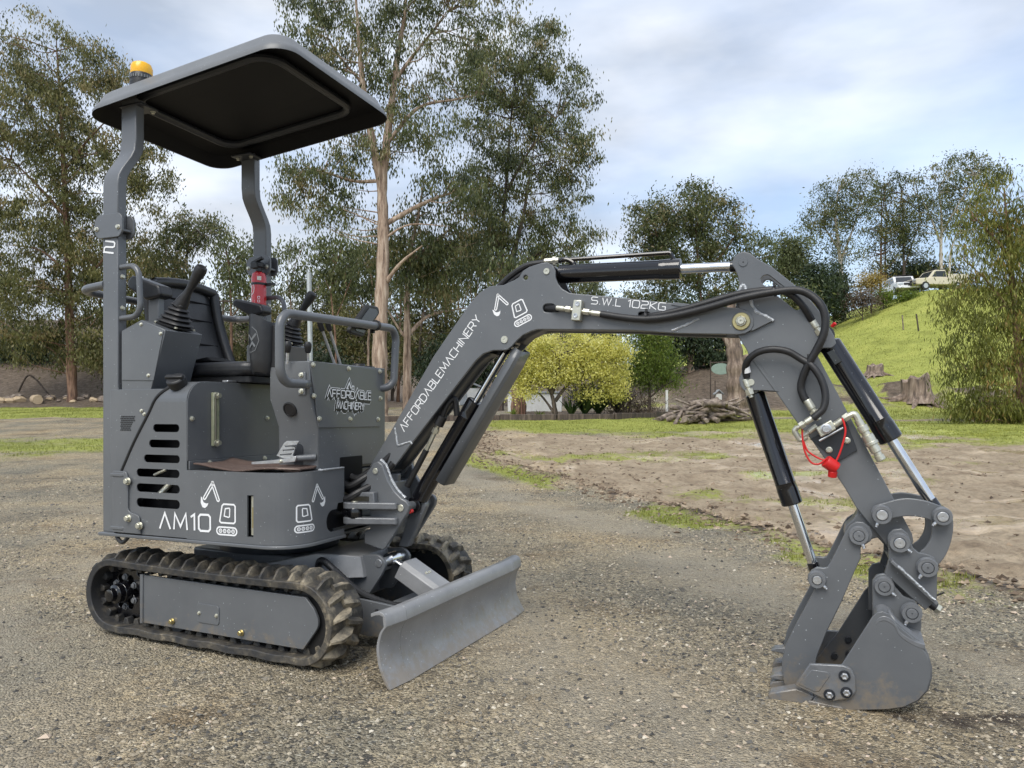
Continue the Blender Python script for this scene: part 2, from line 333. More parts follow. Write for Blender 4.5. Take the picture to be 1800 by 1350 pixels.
def wear(X, Y): d = X-xb(Y)+(fbm(X, Y, .5, 12)-.5)*.9; return np.clip((np.exp(-((d+.9)/.34)**2)+np.exp(-((d+2.5)/.42)**2)+.8*np.exp(-((d+4.6)/.7)**2))*1.5*sst(fbm(X, Y, 1.3, 15), .25, .5), 0, 1.3)
G_, M_, D_, C_ = zones(XX.ravel(), YY.ravel())
def ground_material():
    m = bpy.data.materials.new('ground_mix'); m.use_nodes = True; t = m.node_tree; p = t.nodes['Principled BSDF']; L = t.links.new
    g = N(t, 'ShaderNodeNewGeometry'); pos = g.outputs['Position']; at_ = N(t, 'ShaderNodeAttribute', attribute_name='zone'); sp_ = N(t, 'ShaderNodeSeparateColor'); L(at_.outputs['Color'], sp_.inputs[0])
    def noise(sc, det=6, ro=.6): n = N(t, 'ShaderNodeTexNoise'); n.inputs['Scale'].default_value = sc; n.inputs['Detail'].default_value = det; n.inputs['Roughness'].default_value = ro; L(pos, n.inputs['Vector']); return n.outputs[0]
    def vor(sc, out_='Color'): v = N(t, 'ShaderNodeTexVoronoi'); v.inputs['Scale'].default_value = sc; L(pos, v.inputs['Vector']); return v
    def mix(f, a_, b_, bt='MIX'):
        x = N(t, 'ShaderNodeMix', data_type='RGBA', blend_type=bt)
        for i, q in ((0, f), (6, a_), (7, b_)):
            if isinstance(q, (int, float)): x.inputs[i].default_value = q
            elif isinstance(q, tuple): x.inputs[i].default_value = (*q, 1)
            else: L(q, x.inputs[i])
        return x.outputs[2]
    def math_(op, a_, b_):
        x = N(t, 'ShaderNodeMath', operation=op)
        for i, q in enumerate((a_, b_)):
            if isinstance(q, (int, float)): x.inputs[i].default_value = q
            else: L(q, x.inputs[i])
        return x.outputs[0]
    def edge(mask, nz, w_=.22):   # mask sharpened by noise
        a_ = math_('MULTIPLY_ADD', nz, 1.3); t.nodes[-1].inputs[2].default_value = -.65; s = math_('ADD', mask, a_); r = N(t, 'ShaderNodeMapRange'); r.inputs[1].default_value = .5-w_; r.inputs[2].default_value = .5+w_; L(s, r.inputs[0]); return r.outputs[0]
    # gravel: two stone sizes with their own tones
    v1, v2 = vor(135), vor(60)
    s1 = N(t, 'ShaderNodeSeparateColor'); L(v1.outputs['Color'], s1.inputs[0]); s2 = N(t, 'ShaderNodeSeparateColor'); L(v2.outputs['Color'], s2.inputs[0])
    r1 = ramp_node(t, [(.0, (.060, .055, .046)), (.25, (.19, .165, .12)), (.6, (.31, .265, .19)), (.9, (.42, .37, .28)), (1, (.56, .52, .43))]); L(s1.outputs[0], r1.inputs[0])
    r2 = ramp_node(t, [(.0, (.07, .068, .064)), (.4, (.23, .20, .15)), (.8, (.38, .325, .23)), (1, (.52, .45, .32))]); L(s2.outputs[1], r2.inputs[0])
    gsel = N(t, 'ShaderNodeMath', operation='GREATER_THAN'); L(s2.outputs[0], gsel.inputs[0]); gsel.inputs[1].default_value = .74
    gv = mix(gsel.outputs[0], r1.outputs[0], r2.outputs[0])
    nl = ramp_node(t, [(.30, (.84, .82, .78)), (.48, (1.32, 1.27, 1.17)), (.70, (1.62, 1.51, 1.30))]); L(noise(.9, 5), nl.inputs[0]); gv = mix(1., gv, nl.outputs[0], 'MULTIPLY')
    wc = ramp_node(t, [(.40, (.70, .745, .80)), (.52, (.98, .97, .95)), (.64, (1.10, 1.02, .90))]); L(noise(.55, 5, .6), wc.inputs[0]); gv = mix(1., gv, wc.outputs[0], 'MULTIPLY')
    wr = N(t, 'ShaderNodeAttribute', attribute_name='wear'); ft = ramp_node(t, [(.3, (.24, .205, .15)), (.5, (.40, .35, .265)), (.7, (.54, .48, .37))]); L(noise(70, 6, .7), ft.inputs[0]); gv = mix(math_('MULTIPLY', wr.outputs['Fac'], noise(5, 6)), gv, ft.outputs[0])
    dp_ = ramp_node(t, [(.54, (1, 1, 1)), (.66, (.68, .62, .56))]); L(noise(1.7, 7, .68), dp_.inputs[0]); gv = mix(1., gv, dp_.outputs[0], 'MULTIPLY')
    # mud
    mr = ramp_node(t, [(.25, (.16, .115, .074)), (.41, (.37, .285, .19)), (.6, (.51, .41, .285)), (.8, (.60, .505, .38))]); L(noise(2.4, 9, .66), mr.inputs[0])
    mud = mix(math_('MULTIPLY', noise(.7, 4), .22), mr.outputs[0], (.27, .205, .14))
    mf = ramp_node(t, [(.3, (.62, .60, .58)), (.5, (1., 1., 1.)), (.7, (1.22, 1.2, 1.18))]); L(noise(17, 8, .7), mf.inputs[0]); mud = mix(1., mud, mf.outputs[0], 'MULTIPLY')
    # grass
    gr = ramp_node(t, [(.25, (.16, .19, .035)), (.42, (.31, .345, .07)), (.62, (.42, .445, .105)), (.85, (.50, .46, .20))]); L(noise(9, 9, .7), gr.inputs[0])
    gm = ramp_node(t, [(.33, (.66, .66, .55)), (.5, (.98, .98, .92)), (.66, (1.18, 1.12, 1.15))]); L(noise(.6, 9, .7), gm.inputs[0]); gr2 = mix(1., gr.outputs[0], gm.outputs[0], 'MULTIPLY')
    dr = ramp_node(t, [(.3, (.055, .042, .030)), (.5, (.14, .105, .075)), (.72, (.25, .20, .15))]); L(noise(5, 9, .7), dr.inputs[0])
    fine = noise(6, 8, .68)
    cl = mix(edge(sp_.outputs[1], fine), gv, mud)
    cl = mix(edge(sp_.outputs[2], fine), cl, dr.outputs[0])
    cl = mix(edge(at_.outputs['Alpha'], noise(9, 6), .2), cl, (.060, .043, .030))
    ge = edge(sp_.outputs[0], noise(14, 8, .7), .18); cl = mix(ge, cl, gr2)
    L(cl, p.inputs['Base Color'])
    # roughness: puddles and wet patches in the mud
    wet = N(t, 'ShaderNodeMapRange'); wet.inputs[1].default_value = .54; wet.inputs[2].default_value = .60; wet.inputs[3].default_value = .80; wet.inputs[4].default_value = .10; L(noise(.75, 3, .5), wet.inputs[0])
    rr = N(t, 'ShaderNodeMix', data_type='FLOAT'); L(sp_.outputs[1], rr.inputs[0]); rr.inputs[2].default_value = .78; L(wet.outputs[0], rr.inputs[3]); L(rr.outputs[0], p.inputs['Roughness']); p.inputs['Specular IOR Level'].default_value = .35
    # bump
    h1 = N(t, 'ShaderNodeMath', operation='SUBTRACT'); h1.inputs[0].default_value = .5; L(v1.outputs['Distance'], h1.inputs[1]); h2 = math_('MULTIPLY', noise(11, 10, .7), 2.2); hh_ = math_('ADD', h1.outputs[0], h2)
    b = N(t, 'ShaderNodeBump'); b.inputs['Strength'].default_value = .8; b.inputs['Distance'].default_value = .022; pdl = math_('MULTIPLY', sp_.outputs[1], math_('SUBTRACT', .80, wet.outputs[0])); L(math_('SUBTRACT', .8, pdl), b.inputs['Strength']); L(hh_, b.inputs['Height']); L(b.outputs[0], p.inputs['Normal'])
    return m
tag(mesh_np('ground', np.stack([XX.ravel(), YY.ravel(), ZZ.ravel()], 1), FF, ground_material(), attr={'zone': np.stack([G_, M_, D_, C_], 1), 'wear': wear(XX.ravel(), YY.ravel())}), 'gravel yard, churned mud and grassy hillside', None, None, 'structure')

# loose stones on the gravel
def tone_material(name, stops, rough=.8, trans=0., spec=.3):
    m = bpy.data.materials.new(name); m.use_nodes = True; t = m.node_tree; p = t.nodes['Principled BSDF']; at_ = N(t, 'ShaderNodeAttribute', attribute_name='tone'); r = ramp_node(t, stops); t.links.new(at_.outputs['Fac'], r.inputs[0]); t.links.new(r.outputs[0], p.inputs['Base Color'])
    p.inputs['Roughness'].default_value = rough; p.inputs['Specular IOR Level'].default_value = spec
    if trans:
        tr = N(t, 'ShaderNodeBsdfTranslucent'); t.links.new(r.outputs[0], tr.inputs['Color']); mx = N(t, 'ShaderNodeMixShader'); mx.inputs[0].default_value = min(.5, trans*1.4); t.links.new(p.outputs[0], mx.inputs[1]); t.links.new(tr.outputs[0], mx.inputs[2]); t.links.new(mx.outputs[0], t.nodes['Material Output'].inputs['Surface'])
    MATS[name] = m; return m
tone_material('stone_mix', [(0, (.06, .058, .055)), (.25, (.15, .14, .12)), (.55, (.30, .255, .185)), (.85, (.42, .36, .265)), (.99, (.60, .55, .45)), (1, (.42, .27, .18))], .75)
def scatter_stones():
    K = 170000; Y = 1.25*np.exp(rng.random(K)**.85*math.log(9.5/1.25)); X = (rng.random(K)*2-1)*(.74*Y+.15)
    g, mu, d, c = zones(X, Y); keep = (mu < .35) & (rng.random(K) < np.where(g > .5, .35, 1)*(1-.55*np.clip(wear(X, Y), 0, 1))) & (fbm(X, Y, 1.1, 55) + rng.random(K)*.5 > .62)
    X, Y = X[keep], Y[keep]; n = len(X); r = (.0017+.0066*rng.random(n)**3.6)*(1+.09*Y); big = rng.random(n) < .006; r[big] *= 1.9
    Z = height(X, Y)+r*.12
    dirs = np.array([(1, 0, 0), (0, 1, 0), (-1, 0, 0), (0, -1, 0), (0, 0, 1), (0, 0, -.6)], float)
    a_ = rng.random(n)*6.28; ca, sa = np.cos(a_), np.sin(a_); V = np.empty((n, 6, 3)); jit = .55+.75*rng.random((n, 6)); fl = .45+.45*rng.random(n); el2 = .6+.7*rng.random(n)
    for k in range(6):
        q = dirs[k]*jit[:, k, None]+(rng.random((n, 3))-.5)*.5; qx = q[:, 0]*el2; V[:, k, 0] = X+r*(qx*ca-q[:, 1]*sa); V[:, k, 1] = Y+r*(qx*sa+q[:, 1]*ca); V[:, k, 2] = Z+r*q[:, 2]*fl
    f = np.array([(0, 1, 4), (1, 2, 4), (2, 3, 4), (3, 0, 4), (1, 0, 5), (2, 1, 5), (3, 2, 5), (0, 3, 5)]); F = (np.arange(n)*6)[:, None, None]+f[None]
    tn = np.repeat(np.clip(rng.normal(.46, .30, n), 0, .995), 6)
    o = mesh_np('gravel_stones', V.reshape(-1, 3), F.reshape(-1, 3), 'stone_mix', None, False, {'tone': tn}); tag(o, 'loose gravel stones scattered over the yard', 'gravel', None, 'stuff')
scatter_stones()
tone_material('clod_mix', [(0, (.07, .05, .034)), (.5, (.17, .125, .085)), (1, (.36, .28, .195))], .8)
def scatter_clods():
    K = 26000; Y = 3.0+rng.random(K)*14; d = np.where(rng.random(K) < .45, .25+rng.normal(0, .26, K), rng.random(K)*8); X = xb(Y)+d; keep = (X < .75*Y) & (rng.random(K) < np.where(np.abs(d-.2) < .4, .6, .30)); X, Y = X[keep], Y[keep]; n = len(X)
    r = .004+.022*rng.random(n)**4; Z = height(X, Y)+r*.2; dirs = np.array([(1, 0, 0), (0, 1, 0), (-1, 0, 0), (0, -1, 0), (0, 0, 1), (0, 0, -.6)], float); V = np.empty((n, 6, 3))
    for k in range(6): q = dirs[k]*(.6+.7*rng.random((n, 1)))+(rng.random((n, 3))-.5)*.6; V[:, k] = np.stack([X, Y, Z], 1)+q*r[:, None]*np.array([1.3, 1, .8])
    f = np.array([(0, 1, 4), (1, 2, 4), (2, 3, 4), (3, 0, 4), (1, 0, 5), (2, 1, 5), (3, 2, 5), (0, 3, 5)]); F = (np.arange(n)*6)[:, None, None]+f[None]
    tag(mesh_np('mud_clods', V.reshape(-1, 3), F.reshape(-1, 3), 'clod_mix', None, False, {'tone': np.repeat(rng.random(n), 6)}), 'dark clods of churned mud along the gravel edge', 'mud', None, 'stuff')
scatter_clods()
tone_material('grass_mix', [(0, (.09, .11, .02)), (.5, (.23, .255, .05)), (1, (.36, .35, .10))], .7, .3)
def scatter_grass():
    K = 520000; Y = 3.0*np.exp(rng.random(K)**.9*math.log(66/3.0)); X = (rng.random(K)*2-1)*(.74*Y+.3); g, mu, d, c = zones(X, Y); keep = (g+fbm(X, Y, 7., 77)*1.3-.65 > .60) & (rng.random(K) < .75); X, Y = X[keep], Y[keep]; n = len(X)
    Z = height(X, Y); h_ = (.010+.030*rng.random(n)**2)*(1+.02*Y)*np.where((X > 9) & (Y > 24), 1.7, 1); w_ = .0022+.00028*Y; a_ = rng.random(n)*6.28; la = rng.random(n)*6.28; le = h_*.7*rng.random(n)
    V = np.empty((n, 3, 3)); V[:, 0] = np.stack([X-np.cos(a_)*w_, Y-np.sin(a_)*w_, Z-.003], 1); V[:, 1] = np.stack([X+np.cos(a_)*w_, Y+np.sin(a_)*w_, Z-.003], 1); V[:, 2] = np.stack([X+np.cos(la)*le, Y+np.sin(la)*le, Z+h_], 1)
    tag(mesh_np('grass', V.reshape(-1, 3), np.arange(n*3).reshape(-1, 3), 'grass_mix', None, True, {'tone': np.repeat(np.clip(rng.normal(.5, .25, n), 0, 1), 3)}), 'short moss and grass growing in patches at the yard edges', 'grass', None, 'stuff'); return n
scatter_grass()

# ================================================================ trees and shrubs
def bark(name, c1, c2, c3, sc=(9, 9, 1.3), rough=.85):
    m = bpy.data.materials.new(name); m.use_nodes = True; t = m.node_tree; p = t.nodes['Principled BSDF']; g = N(t, 'ShaderNodeNewGeometry'); mp_ = N(t, 'ShaderNodeMapping'); mp_.inputs['Scale'].default_value = sc; t.links.new(g.outputs['Position'], mp_.inputs['Vector'])
    n = N(t, 'ShaderNodeTexNoise'); n.inputs['Scale'].default_value = 1; n.inputs['Detail'].default_value = 8; n.inputs['Roughness'].default_value = .65; t.links.new(mp_.outputs[0], n.inputs['Vector']); r = ramp_node(t, [(.35, c1), (.52, c2), (.66, c3)]); t.links.new(n.outputs[0], r.inputs[0]); t.links.new(r.outputs[0], p.inputs['Base Color']); p.inputs['Roughness'].default_value = rough
    b = N(t, 'ShaderNodeBump'); b.inputs['Strength'].default_value = .7; b.inputs['Distance'].default_value = .05; t.links.new(n.outputs[0], b.inputs['Height']); t.links.new(b.outputs[0], p.inputs['Normal']); MATS[name] = m
bark('bark_pale', (.10, .065, .045), (.34, .25, .185), (.50, .41, .32)); bark('bark_red', (.07, .042, .03), (.20, .115, .075), (.32, .21, .145)); bark('bark_dark', (.035, .027, .022), (.08, .06, .047), (.15, .115, .09))
bark('bark_white', (.25, .21, .17), (.46, .41, .35), (.60, .56, .50)); bark('dead_wood', (.07, .052, .042), (.21, .155, .12), (.36, .29, .235), (7, 7, 1.1)); bark('log_wood', (.08, .06, .05), (.22, .175, .14), (.36, .30, .245), (6, 6, 6))
tone_material('leaf_olive', [(0, (0.0439, 0.0512, 0.0171)), (0.35, (0.1159, 0.1244, 0.0415)), (0.7, (0.2135, 0.205, 0.0756)), (1, (0.3416, 0.2623, 0.1342))], .5, .3, .4)
tone_material('leaf_euc', [(0, (0.0317, 0.0464, 0.0183)), (0.35, (0.0854, 0.1074, 0.0366)), (0.7, (0.1647, 0.1806, 0.0634)), (1, (0.2806, 0.2257, 0.1159))], .45, .3, .5)
tone_material('leaf_far', [(0, (0.05, 0.0622, 0.0293)), (0.5, (0.1159, 0.1379, 0.0561)), (1, (0.2062, 0.2147, 0.0952))], .6, .25, .3)
tone_material('leaf_fresh', [(0, (0.042, 0.066, 0.012)), (0.4, (0.120, 0.180, 0.026)), (0.8, (0.204, 0.270, 0.048)), (1, (0.276, 0.312, 0.072))], .5, .35, .4)
tone_material('leaf_willow', [(0, (0.06, 0.07, 0.016)), (0.4, (0.16, 0.18, 0.036)), (0.8, (0.27, 0.275, 0.065)), (1, (0.37, 0.25, 0.085))], .5, .35, .4)
tone_material('wattle_yellow', [(0, (0.28, 0.3, 0.07)), (0.3, (0.58, 0.55, 0.14)), (0.65, (0.8, 0.76, 0.26)), (1, (0.9, 0.87, 0.42))], .7, .4, .2)
tone_material('leaf_gold', [(0, (.10, .085, .02)), (.5, (.34, .25, .07)), (1, (.50, .38, .13))], .7, .3, .2)
tone_material('leaf_dark', [(0, (0.013, 0.022, 0.013)), (0.5, (0.035, 0.058, 0.026)), (1, (0.080, 0.104, 0.045))], .5, .2, .4)
tone_material('leaf_strap', [(0, (.012, .026, .012)), (.5, (.030, .060, .026)), (1, (.075, .115, .05))], .32, .2, .5)
tone_material('leaf_mauve', [(0, (.05, .035, .03)), (.5, (.12, .09, .07)), (1, (.20, .155, .11))], .7, .2, .3)
def PX(x, y, Y): return Vector(((x-CX)/FPX*Y, Y, H-(y-CY)/FPX*Y))
def leaves(name, m, ell, Y, n, clump, leaf, parent, droop=.6, depth=1., seed=0, tw=None, surf=.55, width=.34, cr=1.):
    """crown of small leaf faces gathered in clumps through the ellipsoids; ell in photo points (cx, cy, rx, ry)"""
    r = np.random.default_rng(seed+100); k = Y/FPX; area = np.array([e_[2]*e_[3] for e_ in ell], float); nc_ = max(8, n//clump); which = r.choice(len(ell), nc_, p=area/area.sum()); E = np.array([e_[:4] for e_ in ell], float)[which]
    d = r.normal(size=(nc_, 3)); d /= np.linalg.norm(d, axis=1)[:, None]; rad = r.random(nc_)**(1/3.)*(1-surf)+surf*(.8+.2*r.random(nc_)); d *= rad[:, None]
    d *= (1+.28*np.sin(d[:, :1]*7+d[:, 2:]*5+seed))
    C = np.stack([(E[:, 0]-CX)*k+d[:, 0]*E[:, 2]*k, Y+d[:, 1]*(E[:, 2]+E[:, 3])*.5*k*depth, H-(E[:, 1]-CY)*k+d[:, 2]*E[:, 3]*k], 1)
    ctone = np.clip(r.normal(.50, .24, nc_), 0, 1); csz = (.5+1.1*r.random(nc_))*cr
    m_ = r.integers(clump//2, clump*3//2, nc_); idx = np.repeat(np.arange(nc_), m_); L = len(idx); P = C[idx]+r.normal(size=(L, 3))*np.array([1, 1, .75])*(leaf*1.55*csz[idx])[:, None]; P[:, 2] -= np.abs(r.normal(size=L))*leaf*.8*droop
    ax = r.normal(size=(L, 3)); ax /= np.linalg.norm(ax, axis=1)[:, None]; ax = ax*(1-droop)+np.array([0, 0, -1])*droop; ax /= np.linalg.norm(ax, axis=1)[:, None]
    sd = np.cross(ax, r.normal(size=(L, 3))); sd /= np.linalg.norm(sd, axis=1)[:, None]; ln = leaf*(.6+.8*r.random(L)); w_ = ln*width
    V = np.empty((L, 4, 3)); V[:, 0] = P; V[:, 1] = P+ax*(ln*.45)[:, None]+sd*(w_*.5)[:, None]; V[:, 2] = P+ax*ln[:, None]; V[:, 3] = P+ax*(ln*.45)[:, None]-sd*(w_*.5)[:, None]
    tn = np.repeat(np.clip(ctone[idx]+r.normal(0, .13, L), 0, 1), 4)
    g0 = height(V[..., 0], V[..., 1]) if tw == 'ground' else None
    if g0 is not None: V[..., 2] = np.maximum(V[..., 2], g0+.01)
    o = mesh_np(name, V.reshape(-1, 3), np.arange(L*4).reshape(-1, 4), m, parent, True, {'tone': tn}); return o, C
def limb(b, pts, Y, r0, r1, wob=0., seed=0, dy=0., n=6):
    """tapered limb through photo points at depth Y; radii in photo pixels"""
    r = random.Random(seed); P = []; k = len(pts)
    for i, p in enumerate(pts):
        y_ = p[2] if len(p) > 2 else Y+dy*i/(k-1); q = PX(p[0], p[1], y_); q += Vector((r.uniform(-1, 1), r.uniform(-1, 1), r.uniform(-.3, .3)))*wob; P.append(q)
    S = smooth_path(P, n); r1 = r1*.4; m = len(S); b.tube(S, [max(.006, (r0+(r1-r0)*i/(m-1))*Y/FPX*(1+.08*math.sin(i*1.9+seed))) for i in range(m)], 9); return S
def tree(name, label, Y, limbs, ell, leafmat, barkmat, n, clump=26, leaf=.20, droop=.6, depth=1., seed=1, group=None, twigs=50, twr=1.2, cat='tree', surf=.5, width=.34, base=None, cr=1.):
    x0, y0 = limbs[0][0][0][:2]; bx = (x0-CX)/FPX*Y; gz = float(height(bx, Y)); t = empty(name, (bx, Y, gz)); tag(t, label, cat, group); inv = Vector((bx, Y, gz))
    b = MB(); S = []
    for i, (pts, r0, r1) in enumerate(limbs):
        pts = list(pts)
        if i == 0:
            gy = CY-(gz-.15-H)*FPX/Y; q_ = [p for p in pts if p[1] < gy-6]; pts = [(pts[0][0], gy)]+(q_ or [(pts[-1][0], gy-12)])
        S += limb(b, pts, Y, r0, r1, .0, seed+i, random.Random(seed+i).uniform(-1, 1)*(1.2 if i else 0))
    cr, C = leaves('crown', leafmat, ell, Y, n, clump, leaf, t, droop, depth, seed, None, surf, width, cr)
    rr_ = random.Random(seed); tips = list(C); rr_.shuffle(tips)
    for c in tips[:twigs]:
        c = Vector(c); cand = [s for s in S if s.z < c.z+.3 and rr_.random() < .5] or S;  q = min(cand, key=lambda s: (s-c).length+.6*abs(s.z-(c.z-.25*(s.xy-c.xy).length))); mid = q.lerp(c, .5)+Vector((rr_.uniform(-.1, .1), rr_.uniform(-.1, .1), rr_.uniform(-.12, .16)))*(q-c).length; b.tube(smooth_path([q, mid, c], 3), [twr*Y/FPX*f for f in (1, .85, .7, .6, .5, .4, .25)], 5)
    cr.data.transform(Matrix.Translation(-inv)); b.v = [tuple(Vector(p)-inv) for p in b.v]; b.build('trunk', barkmat, t, 0, None, 60); return t
E_ = lambda *a_: a_
# big left gum tree
tree('gum_tree', 'tall dense olive gum tree with slim reddish trunk at the left edge', 36, [([(127, 695), (122, 560), (118, 430), (112, 300), (106, 180), (100, 90)], 10, 3), ([(122, 540), (170, 470), (215, 420)], 3.5, 1.5), ([(115, 380), (60, 320), (20, 280)], 3.5, 1.5), ([(112, 300), (160, 240), (200, 200)], 3, 1.2), ([(120, 480), (70, 440), (10, 430)], 3, 1.2)],
     [(95, 105, 95, 70), (180, 120, 45, 45), (50, 200, 110, 85), (150, 215, 110, 80), (40, 320, 110, 90), (170, 320, 95, 85), (265, 305, 45, 55), (60, 430, 120, 90), (190, 440, 85, 80), (60, 540, 120, 70), (185, 545, 80, 65), (70, 605, 110, 40), (190, 615, 60, 40), (10, 120, 60, 80), (240, 235, 45, 40)], 'leaf_olive', 'bark_red', 90000, 84, .165, .62, .9, 11, None, 90)
tree('gum_tree', 'thin small gum behind the near canopy post, spreading crown', 44, [([(318, 640), (320, 540), (324, 470), (336, 415)], 3.2, 1.2), ([(322, 490), (300, 450), (285, 430)], 1.6, .8), ([(326, 450), (355, 420), (378, 405)], 1.6, .8)], [(340, 388, 52, 20), (303, 420, 36, 26), (372, 408, 30, 18), (292, 462, 38, 30), (345, 425, 30, 16), (310, 510, 40, 30)], 'leaf_euc', 'bark_dark', 9000, 40, .20, .55, .9, 12, None, 24)
# main eucalypts behind the machine
tree('eucalyptus_tree', 'tallest eucalyptus with pale peeling trunk behind the excavator', 25, [([(668, 700), (668, 600), (672, 500), (674, 400), (672, 330), (680, 250), (690, 170), (700, 90), (712, 20), (716, -60)], 16, 4), ([(672, 335), (655, 250), (641, 170), (633, 100), (628, 30), (622, -50)], 8, 3), ([(676, 395), (735, 362), (790, 340), (850, 330)], 5, 2), ([(670, 318), (620, 318), (560, 300), (525, 305)], 3.5, 1.5), ([(682, 250), (735, 190), (800, 175), (850, 165)], 4, 1.5), ([(676, 500), (705, 462), (742, 432)], 4.5, 2.5), ([(695, 140), (740, 80), (790, 20)], 4, 1.5), ([(640, 150), (590, 90), (560, 30)], 3, 1.2), ([(674, 420), (720, 395), (790, 398)], 2.5, 1)],
     [(700, -30, 190, 60), (600, 50, 95, 60), (790, 20, 105, 60), (560, 330, 75, 48), (545, 110, 45, 55), (730, 130, 80, 60), (650, 110, 60, 70), (700, 230, 80, 50), (790, 320, 60, 34), (600, 190, 55, 55), (510, 320, 32, 45), (590, 380, 45, 30), (850, 50, 42, 50), (760, 240, 60, 40), (540, 20, 55, 45), (640, 270, 55, 36), (830, 130, 30, 30)], 'leaf_euc', 'bark_pale', 44000, 76, .128, .72, .9, 13, None, 110, 1.4)
tree('eucalyptus_tree', 'second pale trunked eucalyptus leaning right, beside the tallest trunk', 28, [([(716, 700), (716, 600), (716, 520), (722, 440), (735, 380), (745, 320)], 9.5, 3), ([(716, 590), (752, 556), (795, 545), (830, 540)], 4, 1.5), ([(716, 600), (690, 560), (680, 540)], 3, 1.5), ([(720, 460), (770, 420), (820, 380)], 3, 1.2)], [(740, 420, 70, 50), (800, 450, 60, 45), (690, 430, 50, 45), (760, 350, 50, 40), (830, 400, 45, 40), (740, 500, 70, 40)], 'leaf_euc', 'bark_pale', 11000, 56, .16, .68, .9, 14, None, 50)
tree('eucalyptus_tree', 'broad dark green eucalyptus above the boom knuckle', 30, [([(880, 700), (880, 560), (882, 470), (886, 380), (895, 250), (905, 130)], 7, 2.5), ([(884, 500), (915, 400), (928, 330), (940, 250)], 4.5, 2), ([(882, 440), (855, 370), (830, 310)], 3.5, 1.5), ([(888, 340), (940, 250), (985, 200)], 3, 1.2), ([(900, 470), (960, 440), (1050, 425)], 2.5, .8), ([(905, 560), (903, 480), (910, 400)], 5, 2)],
     [(935, 75, 62, 44), (895, 135, 85, 60), (965, 165, 75, 65), (865, 225, 75, 60), (985, 260, 62, 55), (925, 300, 80, 55), (845, 320, 55, 50), (880, 385, 70, 45), (1030, 262, 36, 30), (960, 385, 50, 36), (840, 130, 50, 55), (1045, 418, 32, 18), (1000, 330, 40, 36), (930, 440, 60, 30), (850, 440, 50, 40), (1010, 410, 40, 25)], 'leaf_euc', 'bark_dark', 50000, 80, .138, .68, .9, 15, None, 100)
# woodland between and behind: separate trees with crowns to the ground
wl_ = [(430, 560, 75, 85, 56, 21, 'leaf_far'), (505, 590, 60, 80, 52, 22, 'leaf_olive'), (585, 530, 70, 80, 50, 23, 'leaf_far'), (610, 600, 80, 75, 46, 24, 'leaf_olive'), (770, 590, 80, 85, 44, 25, 'leaf_olive'), (850, 590, 70, 75, 47, 26, 'leaf_far'), (930, 540, 60, 80, 52, 27, 'leaf_far'), (690, 590, 60, 75, 54, 28, 'leaf_far'), (360, 600, 60, 70, 50, 29, 'leaf_olive'), (270, 610, 60, 80, 46, 30, 'leaf_dark'), (1040, 560, 60, 80, 56, 31, 'leaf_far'), (800, 640, 70, 50, 40, 37, 'leaf_dark'), (560, 650, 70, 45, 42, 38, 'leaf_dark'), (400, 650, 80, 45, 44, 39, 'leaf_olive')]
wlab = ['rounded olive tree seen beneath the canopy left of the extinguisher', 'bushy olive tree behind the seat backrest', 'tall grey green tree left of the tallest eucalyptus', 'olive tree behind the front handrail', 'olive tree filling the gap left of the boom knuckle', 'grey green tree directly behind the boom knuckle', 'grey green tree behind the dark eucalyptus stems', 'narrow tree hidden behind the two pale trunks', 'low olive tree behind the near joystick', 'dark tree right behind the near canopy post', 'grey green tree behind the yellow wattle', 'dark undergrowth bush behind the boom ram', 'dark undergrowth bush behind the front console', 'low olive bush behind the seat']
for (cx, cy, rx, ry, Y, sd, lm), lb in zip(wl_, wlab):
    gy = 690; tree('bush_tree', lb, Y, [([(cx, gy), (cx+4, cy+20), (cx-3, cy-ry*.6)], 4, 1.2), ([(cx+2, cy+30), (cx+rx*.5, cy-ry*.2)], 2, .8)], [(cx, cy-ry*.45, rx*.62, ry*.5), (cx-rx*.4, cy, rx*.55, ry*.5), (cx+rx*.42, cy+ry*.05, rx*.55, ry*.5), (cx, cy+ry*.45, rx*.85, ry*.55)], lm, 'bark_dark', 10500, 60, .22, .5, .9, sd, 'trees of the wood behind the machine', 20)
for i, (cx, cy, rx, ry, Y, lm, lb) in enumerate([(60, 615, 90, 40, 43, 'leaf_dark', 'dark shrub on the earth bank under the left gum tree'), (215, 640, 60, 38, 42, 'leaf_olive', 'low shrub between the left trunk and canopy post'), (300, 660, 50, 30, 40, 'leaf_dark', 'low dark shrub behind the near joystick console'), (-20, 560, 60, 120, 46, 'leaf_olive', 'leafy tree cut off by the left picture edge')]):
    tree('shrub', lb, Y, [([(cx, 690), (cx, cy+10), (cx+3, cy-ry*.5)], 2.5, 1)], [(cx-rx*.35, cy, rx*.6, ry*.8), (cx+rx*.35, cy+4, rx*.6, ry*.75), (cx, cy-ry*.4, rx*.6, ry*.6)], lm, 'bark_dark', 9000, 50, .21, .5, .9, 50+i, None, 10, cat='shrub')
for i, x_ in enumerate((290, 178, 232)):
    t = tree('young_tree', ['thin dark trunk close behind the near canopy post', 'slim dark sapling right of the reddish left trunk', 'slim dark sapling midway between left trunk and post'][i], 40+i*2, [([(x_, 695), (x_+2, 600), (x_-2, 500), (x_+4, 420)], 4.-i*.8, 1.2)], [(x_, 470, 40, 50), (x_+8, 540, 40, 40)], 'leaf_olive', 'bark_red', 2600, 26, .24, .6, .9, 60+i, None, 10)
